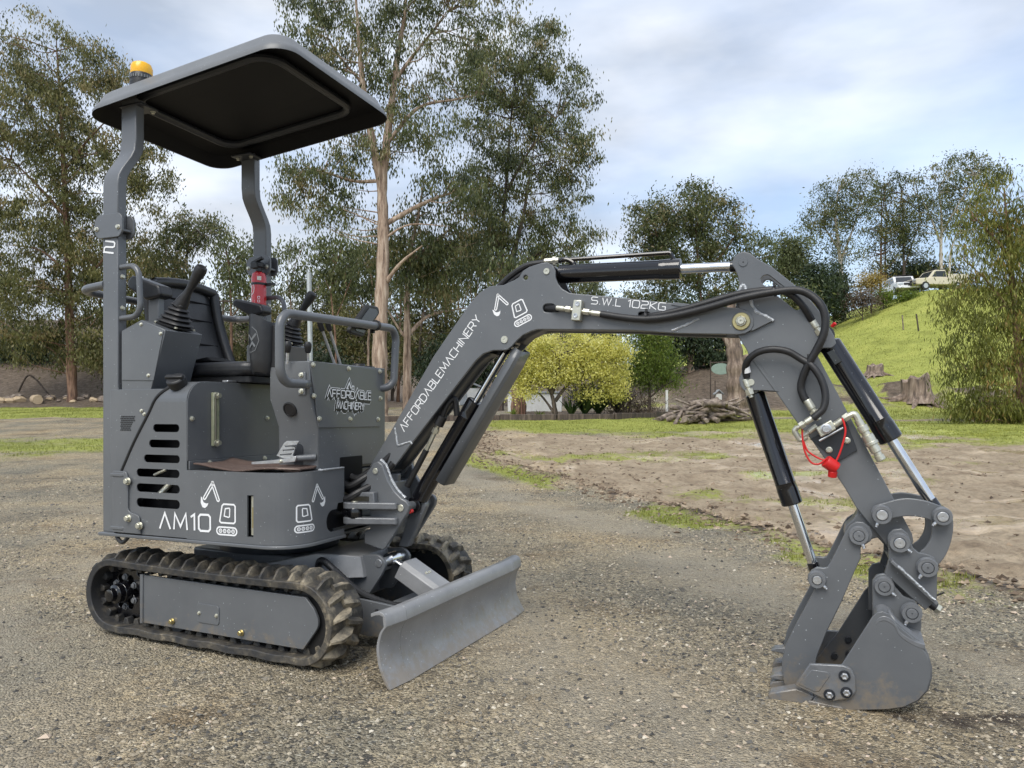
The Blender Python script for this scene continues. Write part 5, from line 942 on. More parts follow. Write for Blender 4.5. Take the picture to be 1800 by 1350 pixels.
# ------------------------------------------------------------ joystick consoles and seat
def joy_console(vn, vf, name, mir=False):
    o_ = [(-.41, .94), (-.265, .935), (-.178, 1.202), (-.305, 1.247), (-.41, 1.208)]
    b = MB(); b.prism(o_, vn, vf, side); c = b.build(name, 'grey_paint', root, .003)
    n0 = vn-.0035 if not mir else vf
    pl = [(-.405, 1.012), (-.236, 1.008), (-.186, 1.196), (-.305, 1.240), (-.405, 1.205)]
    cp = slab('cover_plate', 'grey_paint', pl, n0, .0035, c, .001)
    fv = vn-.0035 if not mir else vf+.0035
    for u_, z_ in [(-.30, 1.228), (-.198, 1.188), (-.262, 1.028)]: bolt(cp, (u_, fv, z_), NEAR if not mir else (0, 1, 0), 'small')
    return c
jc = joy_console(-.452, -.265, 'joystick_console'); jc2 = joy_console(.25, .43, 'joystick_console', True)
def joystick(vc):
    o_ = Vector((-.235, vc, 1.226)); ax = Vector((.045, 0, .085)).normalized()
    ax0 = Vector((.13, 0, .98)); b = MB(); prof = []
    x = [(.062, 0), (.064, .004)]
    for i in range(5):
        r0 = .058-.0075*i; z0 = .008+.0175*i; x += [(r0-.008, z0), (r0+.002, z0+.006), (r0, z0+.010), (r0-.010, z0+.016)]
    # bellows lean with the stick
    fx, fy, fz = frame_of(Vector((0, 0, 1))); V = []; n = 24
    for r, h in x:
        c = o_+Vector((ax.x*h*.72, 0, h))
        for j in range(n):
            t = 2*math.pi*j/n; cc, ss = math.cos(t), math.sin(t); q = 1/(abs(cc)**5+abs(ss)**5)**.2; V.append(c+Vector((cc*r*q, ss*r*q*.85, -.28*cc*r*q)))
    F = [(i*n+j, i*n+(j+1) % n, (i+1)*n+(j+1) % n, (i+1)*n+j) for i in range(len(x)-1) for j in range(n)]+[tuple(range(n-1, -1, -1)), tuple((len(x)-1)*n+j for j in range(n))]
    b.add(V, F); js = b.build('joystick', 'hose_rubber', root, 0, None, 50)
    top = o_+Vector((ax.x*.098*.72, 0, .085)); ax2 = Vector((.62, 0, .80)).normalized()
    b = MB(); b.lathe([(.030, -.004), (.026, .02), (.016, .055), (.0145, .075), (.017, .11), (.023, .15), (.0245, .168), (.021, .182), (.010, .188)], top, ax2, 20); b.build('grip', 'black_plastic', js)
    for (du, dv) in ((.055, -.045), (.055, .045), (-.05, -.045)): bolt(js, (o_.x+du, vc+dv, 1.226-.28*du+.002), (0.28, 0, 1), 'small')
joystick(-.355); joystick(.34)
# armrests
for v_ in (-.315, .24):
    b = MB(); q = []
    prf = [(-.30, 1.395), (-.26, 1.40), (-.10, 1.435), (-.075, 1.425), (-.075, 1.385), (-.16, 1.352), (-.30, 1.345)]
    prf = [(-.50, 1.43, .01), (-.475, 1.452, .02), (-.325, 1.40, .02), (-.315, 1.355, .015), (-.40, 1.345, .02), (-.50, 1.40, .02)] if v_ < 0 else [(-.46, 1.42, .01), (-.44, 1.432, .02), (-.285, 1.395, .02), (-.27, 1.355, .015), (-.35, 1.34, .02), (-.46, 1.40, .02)]
    b.prism(fillet(prf), v_-.035, v_+.035, side); ar_ = b.build('armrest', 'black_vinyl', root, .012, seg=3)
    b = MB(); (b.box((-.375, v_, 1.28), (.055, .03, .16)) if v_ < 0 else b.box((-.34, v_, 1.24), (.055, .03, .22))); b.build('armrest_post', 'grey_paint', ar_, .003)
# seat: curved backrest and cushion
b = MB()
def seat_shell(us, zs, hw, th, bulge):
    V = []; F = []; n = len(us); m = 11
    for i in range(n):
        d = Vector((us[min(i+1, n-1)]-us[max(i-1, 0)], zs[min(i+1, n-1)]-zs[max(i-1, 0)])).normalized(); nx, nz = d.y, -d.x
        for j in range(m):
            t = -1+2*j/(m-1); w_ = hw[i]; e_ = 1-abs(t)**4
            q = th*(.25+.75*e_)+bulge*(abs(t)**2-.6)*.6*(1 if abs(t) < .95 else 0)
            V.append((us[i]+nx*q, t*w_-.055, zs[i]+nz*q))
        for j in range(m): t = -1+2*j/(m-1); V.append((us[i]-nx*.012, t*w_-.055, zs[i]-nz*.012))
    k = 2*m
    for i in range(n-1):
        for j in range(m-1): F += [(i*k+j, i*k+j+1, (i+1)*k+j+1, (i+1)*k+j), (i*k+m+j, (i+1)*k+m+j, (i+1)*k+m+j+1, i*k+m+j+1)]
        F += [(i*k, (i+1)*k, (i+1)*k+m, i*k+m), (i*k+m-1, i*k+k-1, (i+1)*k+k-1, (i+1)*k+m-1)]
    F += [tuple(range(m))+tuple(range(2*m-1, m-1, -1)), tuple((n-1)*k+j for j in reversed(range(m)))+tuple((n-1)*k+j for j in range(m, 2*m))]
    return V, F
zs = [1.08+.39*i/14 for i in range(15)]; us_ = [-.425-.11*(i/14)-.02*math.sin(math.pi*i/14) for i in range(15)]
rg = [(.012 if i in (4, 8, 12) else 0) for i in range(15)]
V, F = seat_shell(us_, zs, [.195-.015*(i/14)**2-(.05 if i == 14 else .015 if i == 13 else 0) for i in range(15)], .05, .03)
b.add(V, F); seat = b.build('seat', 'black_vinyl', root, 0, None, 60)
b = MB()
for i in (4, 8, 11): z_ = zs[i]; u_ = us_[i]+.045; b.tube([(u_+.006*math.cos(t*3), -.055+t*.14, z_) for t in [-1+.2*k for k in range(11)]], .0035, 6)
b.build('stitch_seam', 'canopy_black', seat)
b = MB(); pe_ = [(us_[i]+.045, -.055+s*(.185-.015*(i/14)**2), zs[i]) for s in (-1,) for i in range(0, 14)]
arc = [(us_[13]+.045, -.055-.17+.34*k/8, zs[13]+.018*math.sin(math.pi*k/8)) for k in range(9)]
pe_ += arc+[(us_[i]+.045, -.055+(.185-.015*(i/14)**2), zs[i]) for i in range(13, -1, -1)]
b.tube(smooth_path(pe_, 3), .022, 12); b.build('backrest_bolster', 'black_vinyl', seat)
b = MB(); b.prism(fillet([(-.42, -.25, .04), (.045, -.235, .06), (.045, .145, .06), (-.42, .15, .04)]), 1.035, 1.092, plan); b.build('cushion', 'black_vinyl', seat, .022, seg=4)
b = MB(); b.prism(fillet([(-.34, -.22, .03), (.02, -.21, .03), (.02, .14, .03), (-.34, .15, .03)]), 1.006, 1.034, plan); b.build('seat_rail', 'black_plastic', seat, .003)
b = MB(); b.box((-.30, -.22, 1.115), (.035, .02, .05)); bk = b.build('seat_belt_buckle', 'black_plastic', seat, .004)
b = MB(); b.box((-.29, -.2305, 1.123), (.026, .003, .024)); b.build('release_button', 'red_plastic', bk, .002)
b = MB(); b.prism([(-.30, 1.10), (-.20, 1.115), (-.17, 1.098), (-.27, 1.093)], -.22, -.10, side); b.build('belt_strap', 'canopy_black', seat, .004)
# latch behind the hood
b = MB(); b.box((-.06, -.24, 1.010), (.03, .05, .008)); b.box((-.05, .03, 1.010), (.03, .05, .008)); b.build('hood_latch', 'bright_steel', hood, .002)

# ------------------------------------------------------------ canopy posts and canopy
def post(s):
    vb = -.44 if s < 0 else .42; vt = vb+.085*(-s) if s > 0 else vb+.085
    hw_u, hw_v = .041, .021
    Z = [.408, 1.60]; b = MB()
    def sect(zc): return zc
    pth = [(vb, .408), (vb, 1.60)]; up = [(vb, 1.61), (vb, 1.79)]
    for k in range(1, 6): t = k/6; up.append((vb+(vt-vb)*(3*t*t-2*t**3), 1.79+.03*k+.01))
    up += [(vt, 2.0), (vt, 2.165)]
    def strip(path, name, par, uu=-.461):
        b = MB(); n = len(path); V = []
        for v_, z_ in path: V += [(uu-hw_u, v_-hw_v, z_), (uu+hw_u, v_-hw_v, z_), (uu+hw_u, v_+hw_v, z_), (uu-hw_u, v_+hw_v, z_)]
        F = [(i*4+j, i*4+(j+1) % 4, i*4+4+(j+1) % 4, i*4+4+j) for i in range(n-1) for j in range(4)]+[(0, 3, 2, 1), ((n-1)*4, (n-1)*4+1, (n-1)*4+2, (n-1)*4+3)]
        b.add(V, F); return b.build(name, 'grey_paint', par, .004)
    lo = strip(pth, 'canopy_post', root); strip(up, 'upper_post', lo)
    # hinge plates
    for sv in (-1, 1):
        b = MB(); pts = [(-.535, 1.60, .02), (-.515, 1.578, .02), (-.40, 1.578, .02), (-.385, 1.60, .02), (-.385, 1.655, .02), (-.40, 1.672, .015), (-.515, 1.672, .02), (-.535, 1.65, .02)]
        vv = vb+sv*(hw_v+.0055); b.prism(fillet(pts), vv-.005, vv+.005, side); hp_ = b.build('hinge_plate', 'grey_paint', lo, .0015)
        for u_ in (-.522, -.405): bolt(hp_, (u_, vv+sv*.005, 1.615), (0, sv, 0), 'zinc')
    b = MB(); b.box((-.46, vb-s*0, 1.607), (.13, .06, .010)); b.build('hinge_flange', 'grey_paint', lo, .002)
    return lo, vb
pn, vb = post(-1); pf, vbf = post(1)
# weld-on foot brackets of the near post
u0, z0 = T(205, 834, -.47); b = MB()
for z_ in (.640, .432): b.prism(fillet([(-.425, -.492), (-.36, -.492, .012), (-.335, -.47, .01), (-.335, -.455), (-.425, -.455)]), z_-.006, z_+.006, plan)
b.prism(fillet([(-.415, .655, .0), (-.345, .655, .02), (-.335, .63, .01), (-.335, .50, .02), (-.275, .485, .02), (-.268, .415), (-.415, .415)]), -.488, -.481, side)
fb = b.build('post_bracket', 'grey_paint', pn, .002)
for p in [(225, 846), (226, 911), (246, 924)]: u_, z_ = T(*p, -.489); bolt(fb, (u_, -.488, z_), NEAR, 'big')
b = MB(); b.tube(smooth_path([(-.42, -.47, .41), (-.40, -.475, .385), (-.375, -.475, .375), (-.355, -.47, .395), (-.36, -.465, .412)], 6), .008, 8); b.build('tie_hook', 'black_plastic', pn)
# grab handles
for vb_, par in ((-.44, pn), (.42, pf)):
    b = MB(); b.tube(round_path([(-.43, vb_-.004, 1.462), (-.318, vb_-.012, 1.462), (-.305, vb_-.012, 1.262), (-.43, vb_-.004, 1.258)], .05, 7), .0115, 12); gh = b.build('grab_handle', 'grey_paint', par)
    for z_ in (1.425, 1.300): bolt(par, (-.420, vb_, z_), FWD, 'zinc')
# rear guard rail
v_n = -.46; u_r, z_r = T(131, 522, v_n); z_r = 1.385
b = MB(); b.tube(round_path([(-.50, v_n+.01, z_r+.012), (u_r, v_n+.02, z_r), (u_r, .44, z_r-.02), (-.50, .43, z_r-.02)], .07, 8), .0165, 14); b.build('rear_guard_rail', 'grey_paint', root)
# canopy shell
def rrect(u0, u1, v0, v1, r, n=8): return fillet([(u0, v0, r), (u1, v0, r), (u1, v1, r), (u0, v1, r)], n)
CU0, CU1, CV0, CV1 = -.655, .365, -.438, .338
def cz(u): t = (u-CU0)/(CU1-CU0); return 2.108+.104*t
def cdome(u, v): 
    a_ = 1-((u-(CU0+CU1)/2)/.475)**2; c_ = 1-((v-(CV0+CV1)/2)/.374)**2; return .022*max(0, a_)*max(0, c_)
rings = [(0, 0.), (.001, .012), (.010, .030), (.018, .038), (.034, .070), (.048, .081), (.075, .087), (.14, .091), (.24, .094)]
b = MB(); n = None
for ins, dz in rings:
    rr = rrect(CU0+ins, CU1-ins, CV0+ins, CV1-ins, max(.02, .095-ins*.5)); n = len(rr)
    b.v += [(u_, v_, cz(u_)+dz+cdome(u_, v_)*(1 if ins > .04 else 0)+(.020*math.sin(math.pi*max(0, (u_-CU0)/(CU1-CU0)))**2 if ins <= 1 else 0)) for u_, v_ in rr]
k = len(rings)
b.f += [(i*n+j, i*n+(j+1) % n, (i+1)*n+(j+1) % n, (i+1)*n+j) for i in range(k-1) for j in range(n)]+[tuple((k-1)*n+j for j in range(n))]
cn = b.build('canopy', 'canopy_grey', root, 0, None, 30)
b = MB(); rings2 = [(.004, .002), (.016, .028), (.030, .056), (.06, .064), (.12, .068), (.24, .070)]
for ins, dz in rings2:
    rr = rrect(CU0+ins, CU1-ins, CV0+ins, CV1-ins, max(.02, .095-ins*.5))
    b.v += [(u_, v_, cz(u_)+dz+(.020*math.sin(math.pi*max(0, (u_-CU0)/(CU1-CU0)))**2)) for u_, v_ in rr]
k = len(rings2)
b.f += [(i*n+j, i*n+(j+1) % n, (i+1)*n+(j+1) % n, (i+1)*n+j) for i in range(k-1) for j in range(n)]+[tuple((k-1)*n+j for j in range(n))]
b.build('canopy_lining', 'canopy_black', cn, 0, None, 40)
b = MB(); rr = fillet([(-.50, -.33, .09), (.21, -.33, .09), (.21, .25, .09), (-.50, .25, .09)], 8)
b.tube([(u_, v_, cz(u_)+.052+.02*math.sin(math.pi*(u_-CU0)/(CU1-CU0))**2) for u_, v_ in rr], .017, 10, True); cfz = b.build('canopy_frame', 'dark_paint', cn)
for u_, v_ in ((-.20, -.33), (.10, -.33), (.16, .25), (-.3, .25)): bolt(cfz, (u_, v_, cz(u_)+.056), (0, 0, -1), 'small')
for s, vt in ((-1, -.355), (1, .335)):
    b = MB(); b.box((-.45, vt-(.04 if s > 0 else -.02), 2.140), (.12, .09, .010)); pb = b.build('post_head', 'dark_paint', cn, .003)
    for u_ in (-.49, -.41): bolt(pb, (u_, vt-s*.055, 2.135), (0, 0, -1), 'zinc')
# beacon
bu, bz = T(249, 153, -.34)
bo = Vector((bu, -.34, bz)); b = MB(); b.lathe([(.046, -.02), (.046, .012), (.043, .016), (.043, .045), (.040, .05)], bo, (0, 0, 1), 32); bc = b.build('beacon', 'black_plastic', cn)
b = MB(); b.lathe([(.0405, .046), (.042, .052), (.042, .076), (.037, .090), (.024, .098), (.004, .100)], bo, (0, 0, 1), 32); b.build('beacon_lens', 'amber', bc)
b = MB()
for k in range(26): t = 2*math.pi*k/26; b.box(bo+Vector((.0425*math.cos(t), .0425*math.sin(t), .032)), (.006, .006, .012), Matrix.Rotation(t, 3, 'Z'))
b.build('beacon_vents', 'canopy_grey', bc)['kind'] = 'stuff'
# ------------------------------------------------------------ boom, arm, bucket
def pinboss(parent, p, v, ro, ri, h=.016, m='grey_cast', face='zinc', nip=True):
    """round pin end: boss ring, pin face, grease nipple"""
    b = MB(); b.lathe([(ro*1.12, 0), (ro*1.10, h*.3), (ro, h*.45), (ro, h), (ri*1.15, h), (ri*1.12, h*.7)], (p[0], v, p[1]), NEAR, 28); bo = b.build('pin_boss', m, parent, 0, None, 40)
    b = MB(); b.lathe([(ri, 0), (ri, h*.98), (ri*.9, h*1.06), (ri*.18, h*1.06), (ri*.14, h*.9)], (p[0], v, p[1]), NEAR, 24); b.build('pin', face, bo, 0, None, 40)
    if nip:
        a_ = random.uniform(-2.4, -.6); b = MB(); q = Vector((p[0]+ro*1.02*math.cos(a_), v-h*.55, p[1]+ro*1.02*math.sin(a_))); b.lathe([(.005, 0), (.005, .008), (.003, .011), (.004, .014)], q, (math.cos(a_), -.3, math.sin(a_)), 8); b.build('grease_nipple', 'bright_steel', bo)
def ram(p0, p1, split, r, rr, name, v=0., eye=.03, extra=None):
    """hydraulic ram between two pins: barrel + gland + rod + eyes"""
    A = Vector((p0[0], v, p0[1])); B = Vector((p1[0], v, p1[1])); d = (B-A).normalized(); L = (B-A).length; s = L*split
    b = MB(); b.lathe([(r*.75, eye*.8), (r, eye*1.0), (r, s-.075), (r*1.02, s-.074), (r*1.02, s-.072), (r, s-.071), (r*1.05, s-.05), (r*1.05, s-.004), (r*.9, s)], A, d, 32); bar = b.build(name, 'black_gloss', root, 0, None, 40)
    b = MB(); b.lathe([(rr, s-.01), (rr, L-eye*1.05)], A, d, 24); b.build('ram_rod', 'chrome', bar)
    b = MB()
    b.lathe([(eye, -.028), (eye, .028)], A, (0, 1, 0), 24)
    b.build('ram_eye', 'black_gloss', bar, .002)
    b = MB(); b.lathe([(eye*.9, -.026), (eye*.9, .026)], B, (0, 1, 0), 24); b.lathe([(rr*1.15, L-eye*1.6), (rr*1.2, L-eye*.5)], A, d, 20); b.build('rod_eye', 'black_gloss', bar, .002)
    return bar, A, B, d, L

VB = -.068
boom_px = [(640, 836), (692, 749), (762, 626), (826, 533), (843, 514), (860, 503), (885, 501), (904, 492), (912, 487), (919, 476), (930, 469), (952, 462), (961, 461), (970, 465), (975, 473), (976, 487), (980, 498), (987, 507), (1001, 515), (1110, 525), (1183, 533), (1293, 541),
           (1308, 543), (1319, 550), (1325, 560), (1325, 571), (1319, 581), (1309, 587), (1300, 588), (1193, 586), (1110, 580.5), (960, 579), (945, 579), (934, 582), (919, 589), (909, 598), (900, 608), (893, 614), (885, 616), (866, 616), (849, 622), (836, 634), (826, 647), (720, 784), (683, 834), (676, 842), (660, 846), (648, 844)]
boom_o = trace(boom_px, VB)
def slot_hole(p0, p1, r, v, n=8):
    A, B = Vector(T(*p0, v)), Vector(T(*p1, v)); d = (B-A).normalized(); m = Vector((-d.y, d.x)); a0 = math.atan2(m.y, m.x)
    o = [(A.x+r*math.cos(a0+math.pi*i/n), A.y+r*math.sin(a0+math.pi*i/n)) for i in range(n+1)]+[(B.x+r*math.cos(a0+math.pi+math.pi*i/n), B.y+r*math.sin(a0+math.pi+math.pi*i/n)) for i in range(n+1)]
    return o
holes = [slot_hole((961, 541.5), (969, 541.5), .0155, VB), slot_hole((1126, 553), (1138, 553), .009, VB), slot_hole((923.5, 487.7), (923.7, 487.7), .0085, VB)]
b = MB(); b.prism([p[:2] for p in boom_o], VB, VB+.012, side, holes); boom = b.build('boom', 'grey_paint', root, .0025)
b = MB(); b.prism([p[:2] for p in boom_o], -VB-.012, -VB, side, holes[2:]); b.build('far_side_plate', 'grey_paint', boom, .0025)
# top and bottom web plates of the box section; underside shade coloured in
def web(px, th, nm='web_plate', v0=VB+.0125, v1=-VB-.0125, mt='grey_paint'):
    P = [Vector(T(*p, VB)) for p in px]; b = MB(); n = len(P); V = []
    for p in P: V += [(p.x, v0, p.y), (p.x, v1, p.y)]
    F = [(2*i, 2*i+1, 2*i+3, 2*i+2) for i in range(n-1)]; b.add(V, F); o = b.build(nm, mt, boom)
    s = o.modifiers.new('solid', 'SOLIDIFY'); s.thickness = th; s.offset = 0; return o
web([(648, 832), (700, 746), (768, 628), (830, 540), (850, 515), (872, 509), (890, 507)], .008)
web([(1000, 521), (1110, 531), (1270, 545)], .008)
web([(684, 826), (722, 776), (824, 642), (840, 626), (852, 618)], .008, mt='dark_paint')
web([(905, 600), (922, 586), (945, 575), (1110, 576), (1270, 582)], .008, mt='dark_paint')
for p, rr_ in (((887, 597), .013), ((961, 477), .011)):
    u_, z_ = T(*p, VB); b = MB(); b.lathe([(rr_*1.05, 0), (rr_*1.05, .003), (rr_, .004), (rr_*.3, .004), (rr_*.25, .002)], (u_, VB, z_), NEAR, 24); b.build('pin', 'zinc', boom)
weld(boom, trace([(694, 752), (697, 768), (699, 783)], VB), VB, .004); weld(boom, trace([(699, 783), (722, 776), (724, 781)], VB), VB, .004)
weld(boom, trace([(1181, 581), (1204, 572), (1229, 560)], VB), VB, .0045)
b = MB(); b.prism(trace([(1180, 536), (1186, 531.5), (1260, 541), (1228, 545)], VB), VB-.004, VB-.0002, side); b.build('stop_plate', 'grey_paint', boom, .001)
# pivot at the boom nose
u_, z_ = T(1303, 565, VB)
b = MB(); b.lathe([(.029, 0), (.029, .004), (.027, .006), (.02, .006)], (u_, VB, z_), NEAR, 32); pw = b.build('pivot_washer', 'brass_zinc', boom)
b = MB(); b.lathe([(.0185, .005), (.0185, .012), (.016, .016), (.013, .016), (.013, .021), (.011, .023), (.003, .023), (.002, .020)], (u_, VB, z_), NEAR, 8); b.build('pivot_nut', 'zinc', pw)

# swing bracket
VS = -.118
sw = [(656, 814.5), (664, 810.6), (672, 817), (676, 829), (682, 845), (693, 863.6), (706, 877), (714, 881), (719, 889), (717, 900), (712, 908), (693, 938.7), (678, 963), (673, 967), (664, 964), (640, 955), (640, 935), (650, 930), (650, 868), (632, 868), (633, 860), (634, 848), (643, 833)]
b = MB(); b.prism(trace(sw, VS), VS, VS+.022, side); br = b.build('swing_bracket', 'grey_paint', root, .004)
b = MB(); b.prism(trace(sw, VS), .096, .118, side); b.build('bracket_far_plate', 'grey_paint', br, .004)
u_c, z_c = T(672, 950, VS); b = MB(); b.box((.565, 0, .50), (.05, .19, .22)); b.lathe([(.045, 0), (.045, .24)], (.545, 0, .40), (0, 0, 1), 28); b.build('bracket_core', 'grey_paint', br, .006)
pa, pb_ = T(660, 828, VS), T(704.5, 893, VS)
b = MB(); b.cyl((pb_[0], VS-.001, pb_[1]), (pb_[0], -VS, pb_[1]), .017); b.cyl((pa[0], VS-.001, pa[1]), (pa[0], -VS, pa[1]), .016); b.build('cross_pins', 'grey_paint', br)
for p, r_ in ((pa, .0105), (pb_, .0125)):
    b = MB(); b.lathe([(r_*1.1, 0), (r_*1.1, .003), (r_, .004), (r_*.25, .004), (r_*.2, .002)], (p[0], VS, p[1]), NEAR, 24); b.build('pin', 'zinc', br)
wl = trace([(664, 809.5), (673, 817), (677, 829), (683, 845), (694, 863), (707, 876)], VS); weld(br, [Vector(p) for p in wl], VS+.024, .006)
# horizontal lugs on the near side (swing ram clevis) and upper stop
def hplate(px, z, v0, th, nm='clevis_plate', m='grey_cast'):
    us2 = [T(x, 900, v0)[0] for x in px]
    b = MB(); b.prism(fillet([(us2[0], v0, .03), (us2[1], v0, .012), (us2[1], VS-.001), (us2[0]+.01, VS-.001, .0)]), z-th/2, z+th/2, plan); return b.build(nm, m, br, .004)
cu, cv_, cz_ = T(632, 905, -.165)[0], -.165, .495
for z_ in (.524, .466):
    b = MB(); b.prism(fillet([(.44, -.20, .03), (.655, -.135, .012), (.655, VS-.0005), (.50, VS-.0005), (.44, -.125, .03)]), z_-.013, z_+.013, plan); b.build('clevis_plate', 'grey_cast', br, .004)
b = MB(); b.cyl((.485, -.160, .452), (.485, -.160, .540), .013); b.build('clevis_pin', 'zinc', br, .001)
b = MB(); b.prism([T(627, 864, VS), T(664, 864, VS), T(666, 893, VS), T(656, 893, VS), T(655, 872, VS), T(627, 872, VS)], VS-.03, VS-.0005, side); b.build('upper_stop', 'grey_cast', br, .004)
# swing ram rod
b = MB(); b.cyl((.30, -.175, .493), (.478, -.161, .495), .0135); srm = b.build('swing_ram_rod', 'chrome', root)
b = MB(); b.lathe([(.026, 0), (.029, .006), (.029, .034), (.026, .04)], (.485, -.160, .475), (0, 0, 1), 24); b.cyl((.44, -.164, .494), (.47, -.162, .495), .019); b.build('rod_eye', 'black_gloss', srm)
b = MB(); b.cyl((.12, -.19, .49), (.33, -.173, .493), .03); b.build('swing_ram_barrel', 'black_gloss', srm)
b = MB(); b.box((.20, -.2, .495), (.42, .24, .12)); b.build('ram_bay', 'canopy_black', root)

# hydraulic hoses from the house to the boom
for k, (z0, z1, dv) in enumerate(((.600, .67, -.02), (.575, .645, .01), (.625, .70, .03), (.552, .615, -.045), (.61, .655, .05))):
    b = MB(); b.tube(smooth_path([(.38, -.11+dv, z0+.02), (.44, -.115+dv, z0-.005), (.49, -.10+dv, z0+.02), (.545, -.06+dv*.5, z1), (.60, -.04+dv*.5, z1+.07)], 8), .0145, 10); b.build('hydraulic_hose', 'hose_rubber', root)

# boom ram with guard
p0, p1 = pb_, T(887, 597, VB)
bar, A, B_, d, L = ram(p0, p1, .645, .034, .0135, 'boom_ram', eye=.032)
nrm = Vector((d.z, 0, -d.x))    # forward-down side
b = MB(); g0 = A+d*L*.20; g1 = B_-d*.005; V = []
for p, w_ in ((g0, 1), (g1-d*.06, 1), (g1, .75)):
    for (vv, q) in ((-.048, .040), (-.050, .066), (-.042, .074), (.042, .074), (.050, .066), (.048, .040)): V.append(p+Vector((0, vv, 0))+nrm*(q if w_ == 1 else q*.8+.01))
F = [(i*6+j, i*6+j+1, i*6+7+j, i*6+6+j) for i in range(2) for j in range(5)]; b.add(V, F); gd = b.build('boom_ram_guard', 'grey_paint', root)
s_ = gd.modifiers.new('solid', 'SOLIDIFY'); s_.thickness = .005; s_.offset = 1
b = MB(); hp = smooth_path([A+d*.40-nrm*.035+Vector((0, -.01, 0)), A+d*.45-nrm*.075+Vector((0, -.02, 0)), A+d*.42-nrm*.085+Vector((0, -.03, 0)), A+d*.36-nrm*.078+Vector((0, -.03, 0))], 8)
b.tube(hp, .012, 10); hs = b.build('ram_hose', 'hose_rubber', bar)
b = MB(); b.cyl(A+d*.37-nrm*.078+Vector((0, -.03, 0)), A+d*.33-nrm*.075+Vector((0, -.03, 0)), .020); b.build('hose_sleeve', 'black_plastic', bar)
b = MB(); b.cyl(A+d*.33-nrm*.075+Vector((0, -.03, 0)), A+d*.22-nrm*.066+Vector((0, -.03, 0)), .0095, n=8); b.cyl(A+d*.315-nrm*.074+Vector((0, -.03, 0)), A+d*.295-nrm*.073+Vector((0, -.03, 0)), .014, n=6); b.build('hose_fitting', 'zinc', bar)
b = MB(); b.tube([A+d*.22-nrm*.066+Vector((0, -.03, 0)), A+d*.05-nrm*.06+Vector((0, -.03, 0))], .012, 10); b.build('ram_hose', 'hose_rubber', bar)
b = MB(); b.lathe([(.008, 0), (.008, .02)], A+d*.02+nrm*.02+Vector((0, -.08, -.02)), NEAR, 10); b.build('grease_cap', 'red_plastic', bar)
b = MB(); b.prism(fillet([(pb_[0]-.02, pb_[1]-.02), (pb_[0]+.045, pb_[1]+.02, .02), (pb_[0]+.05, pb_[1]-.005, .01), (pb_[0]-.03, pb_[1]-.17, .01), (pb_[0]-.075, pb_[1]-.17)]), -.01, .02, side); b.build('lower_rib', 'grey_paint', br, .003)

# arm ram on top of the boom
p0, p1 = T(961, 477, VB), T(1306.5, 461, VB)
bar, A, B_, d, L = ram(p0, p1, .69, .034, .0165, 'arm_ram', eye=.03)
nrm = Vector((-d.z, 0, d.x))
b = MB(); b.tube(round_path([A+d*.045+nrm*.052, A+d*.43+nrm*.058, A+d*.445+nrm*.03], .012, 5), .0075, 10); b.build('ram_pipe', 'black_gloss', bar)
b = MB(); b.tube(smooth_path([T(862, 502, VB)[:1]+(0.,)+T(862, 502, VB)[1:], *[(T(x, y, VB)[0], vv, T(x, y, VB)[1]) for x, y, vv in ((885, 480, 0), (915, 461, 0), (948, 455, 0))]], 6), .0115, 10); b.build('hydraulic_hose', 'hose_rubber', boom)
b = MB(); b.tube(smooth_path([(T(x, y, VB)[0], .035, T(x, y, VB)[1]) for x, y in ((868, 502), (892, 480), (925, 463), (955, 457))], 6), .0115, 10); b.build('hydraulic_hose', 'hose_rubber', boom)
fa, fb2 = [Vector((T(x, y, VB)[0], 0, T(x, y, VB)[1])) for x, y in ((947, 454), (972, 452))]
b = MB(); b.cyl(fa, fb2, .013, n=8); b.cyl(fa+(fb2-fa)*.6, fa+(fb2-fa)*.8, .017, n=6); b.build('hose_fitting', 'zinc', boom)
b = MB(); b.tube(smooth_path([fb2, fb2+Vector((.03, 0, .002)), fb2+Vector((.055, 0, -.012)), fb2+Vector((.062, 0, -.03))], 6), .0095, 10); b.build('ram_pipe', 'black_gloss', bar)

# arm (stick)
VA = -.052
arm_px = [(1287, 459.5), (1290, 452), (1298, 445), (1307, 442), (1317, 444), (1332, 455), (1357, 469), (1402, 505), (1426, 529), (1440, 546), (1452, 566), (1466, 590), (1470, 604), (1462, 612), (1446, 612), (1436, 623), (1488, 721), (1561, 858), (1588, 910), (1603, 938), (1606, 952), (1598, 966), (1580, 975), (1566, 968), (1553, 952), (1505, 892), (1484, 856), (1427.5, 774.6), (1401, 742.6), (1363, 688), (1340, 686.5), (1308, 687), (1301, 678), (1299, 666), (1304, 652), (1318, 631), (1313, 616), (1298, 592), (1284, 570), (1293, 540), (1298, 514), (1299, 498), (1297, 486), (1292, 473.5), (1287, 466)]
arm_o = trace(arm_px, VA)
sh = slot_hole((1347, 492), (1402, 536), .0165, VA)
b = MB(); b.prism(arm_o, VA, VA+.012, side, [sh]); arm = b.build('arm', 'grey_paint', root, .0025)
b = MB(); b.prism(arm_o, -VA-.012, -VA, side, [sh]); b.build('far_side_plate', 'grey_paint', arm, .0025)
def webA(px, mt='grey_paint'):
    P = [Vector(T(*p, VA)) for p in px]; b = MB(); V = []
    for p in P: V += [(p.x, VA+.0125, p.y), (p.x, -VA-.0125, p.y)]
    b.add(V, [(2*i, 2*i+1, 2*i+3, 2*i+2) for i in range(len(P)-1)]); o = b.build('web_plate', mt, arm); s = o.modifiers.new('solid', 'SOLIDIFY'); s.thickness = .008; s.offset = 0
webA([(1322, 622), (1373, 690), (1407, 742), (1434, 775), (1490, 856), (1510, 890)]); webA([(1432, 624), (1482, 721), (1555, 860), (1580, 908)])
webA([(1304, 500), (1306, 545), (1312, 600)])
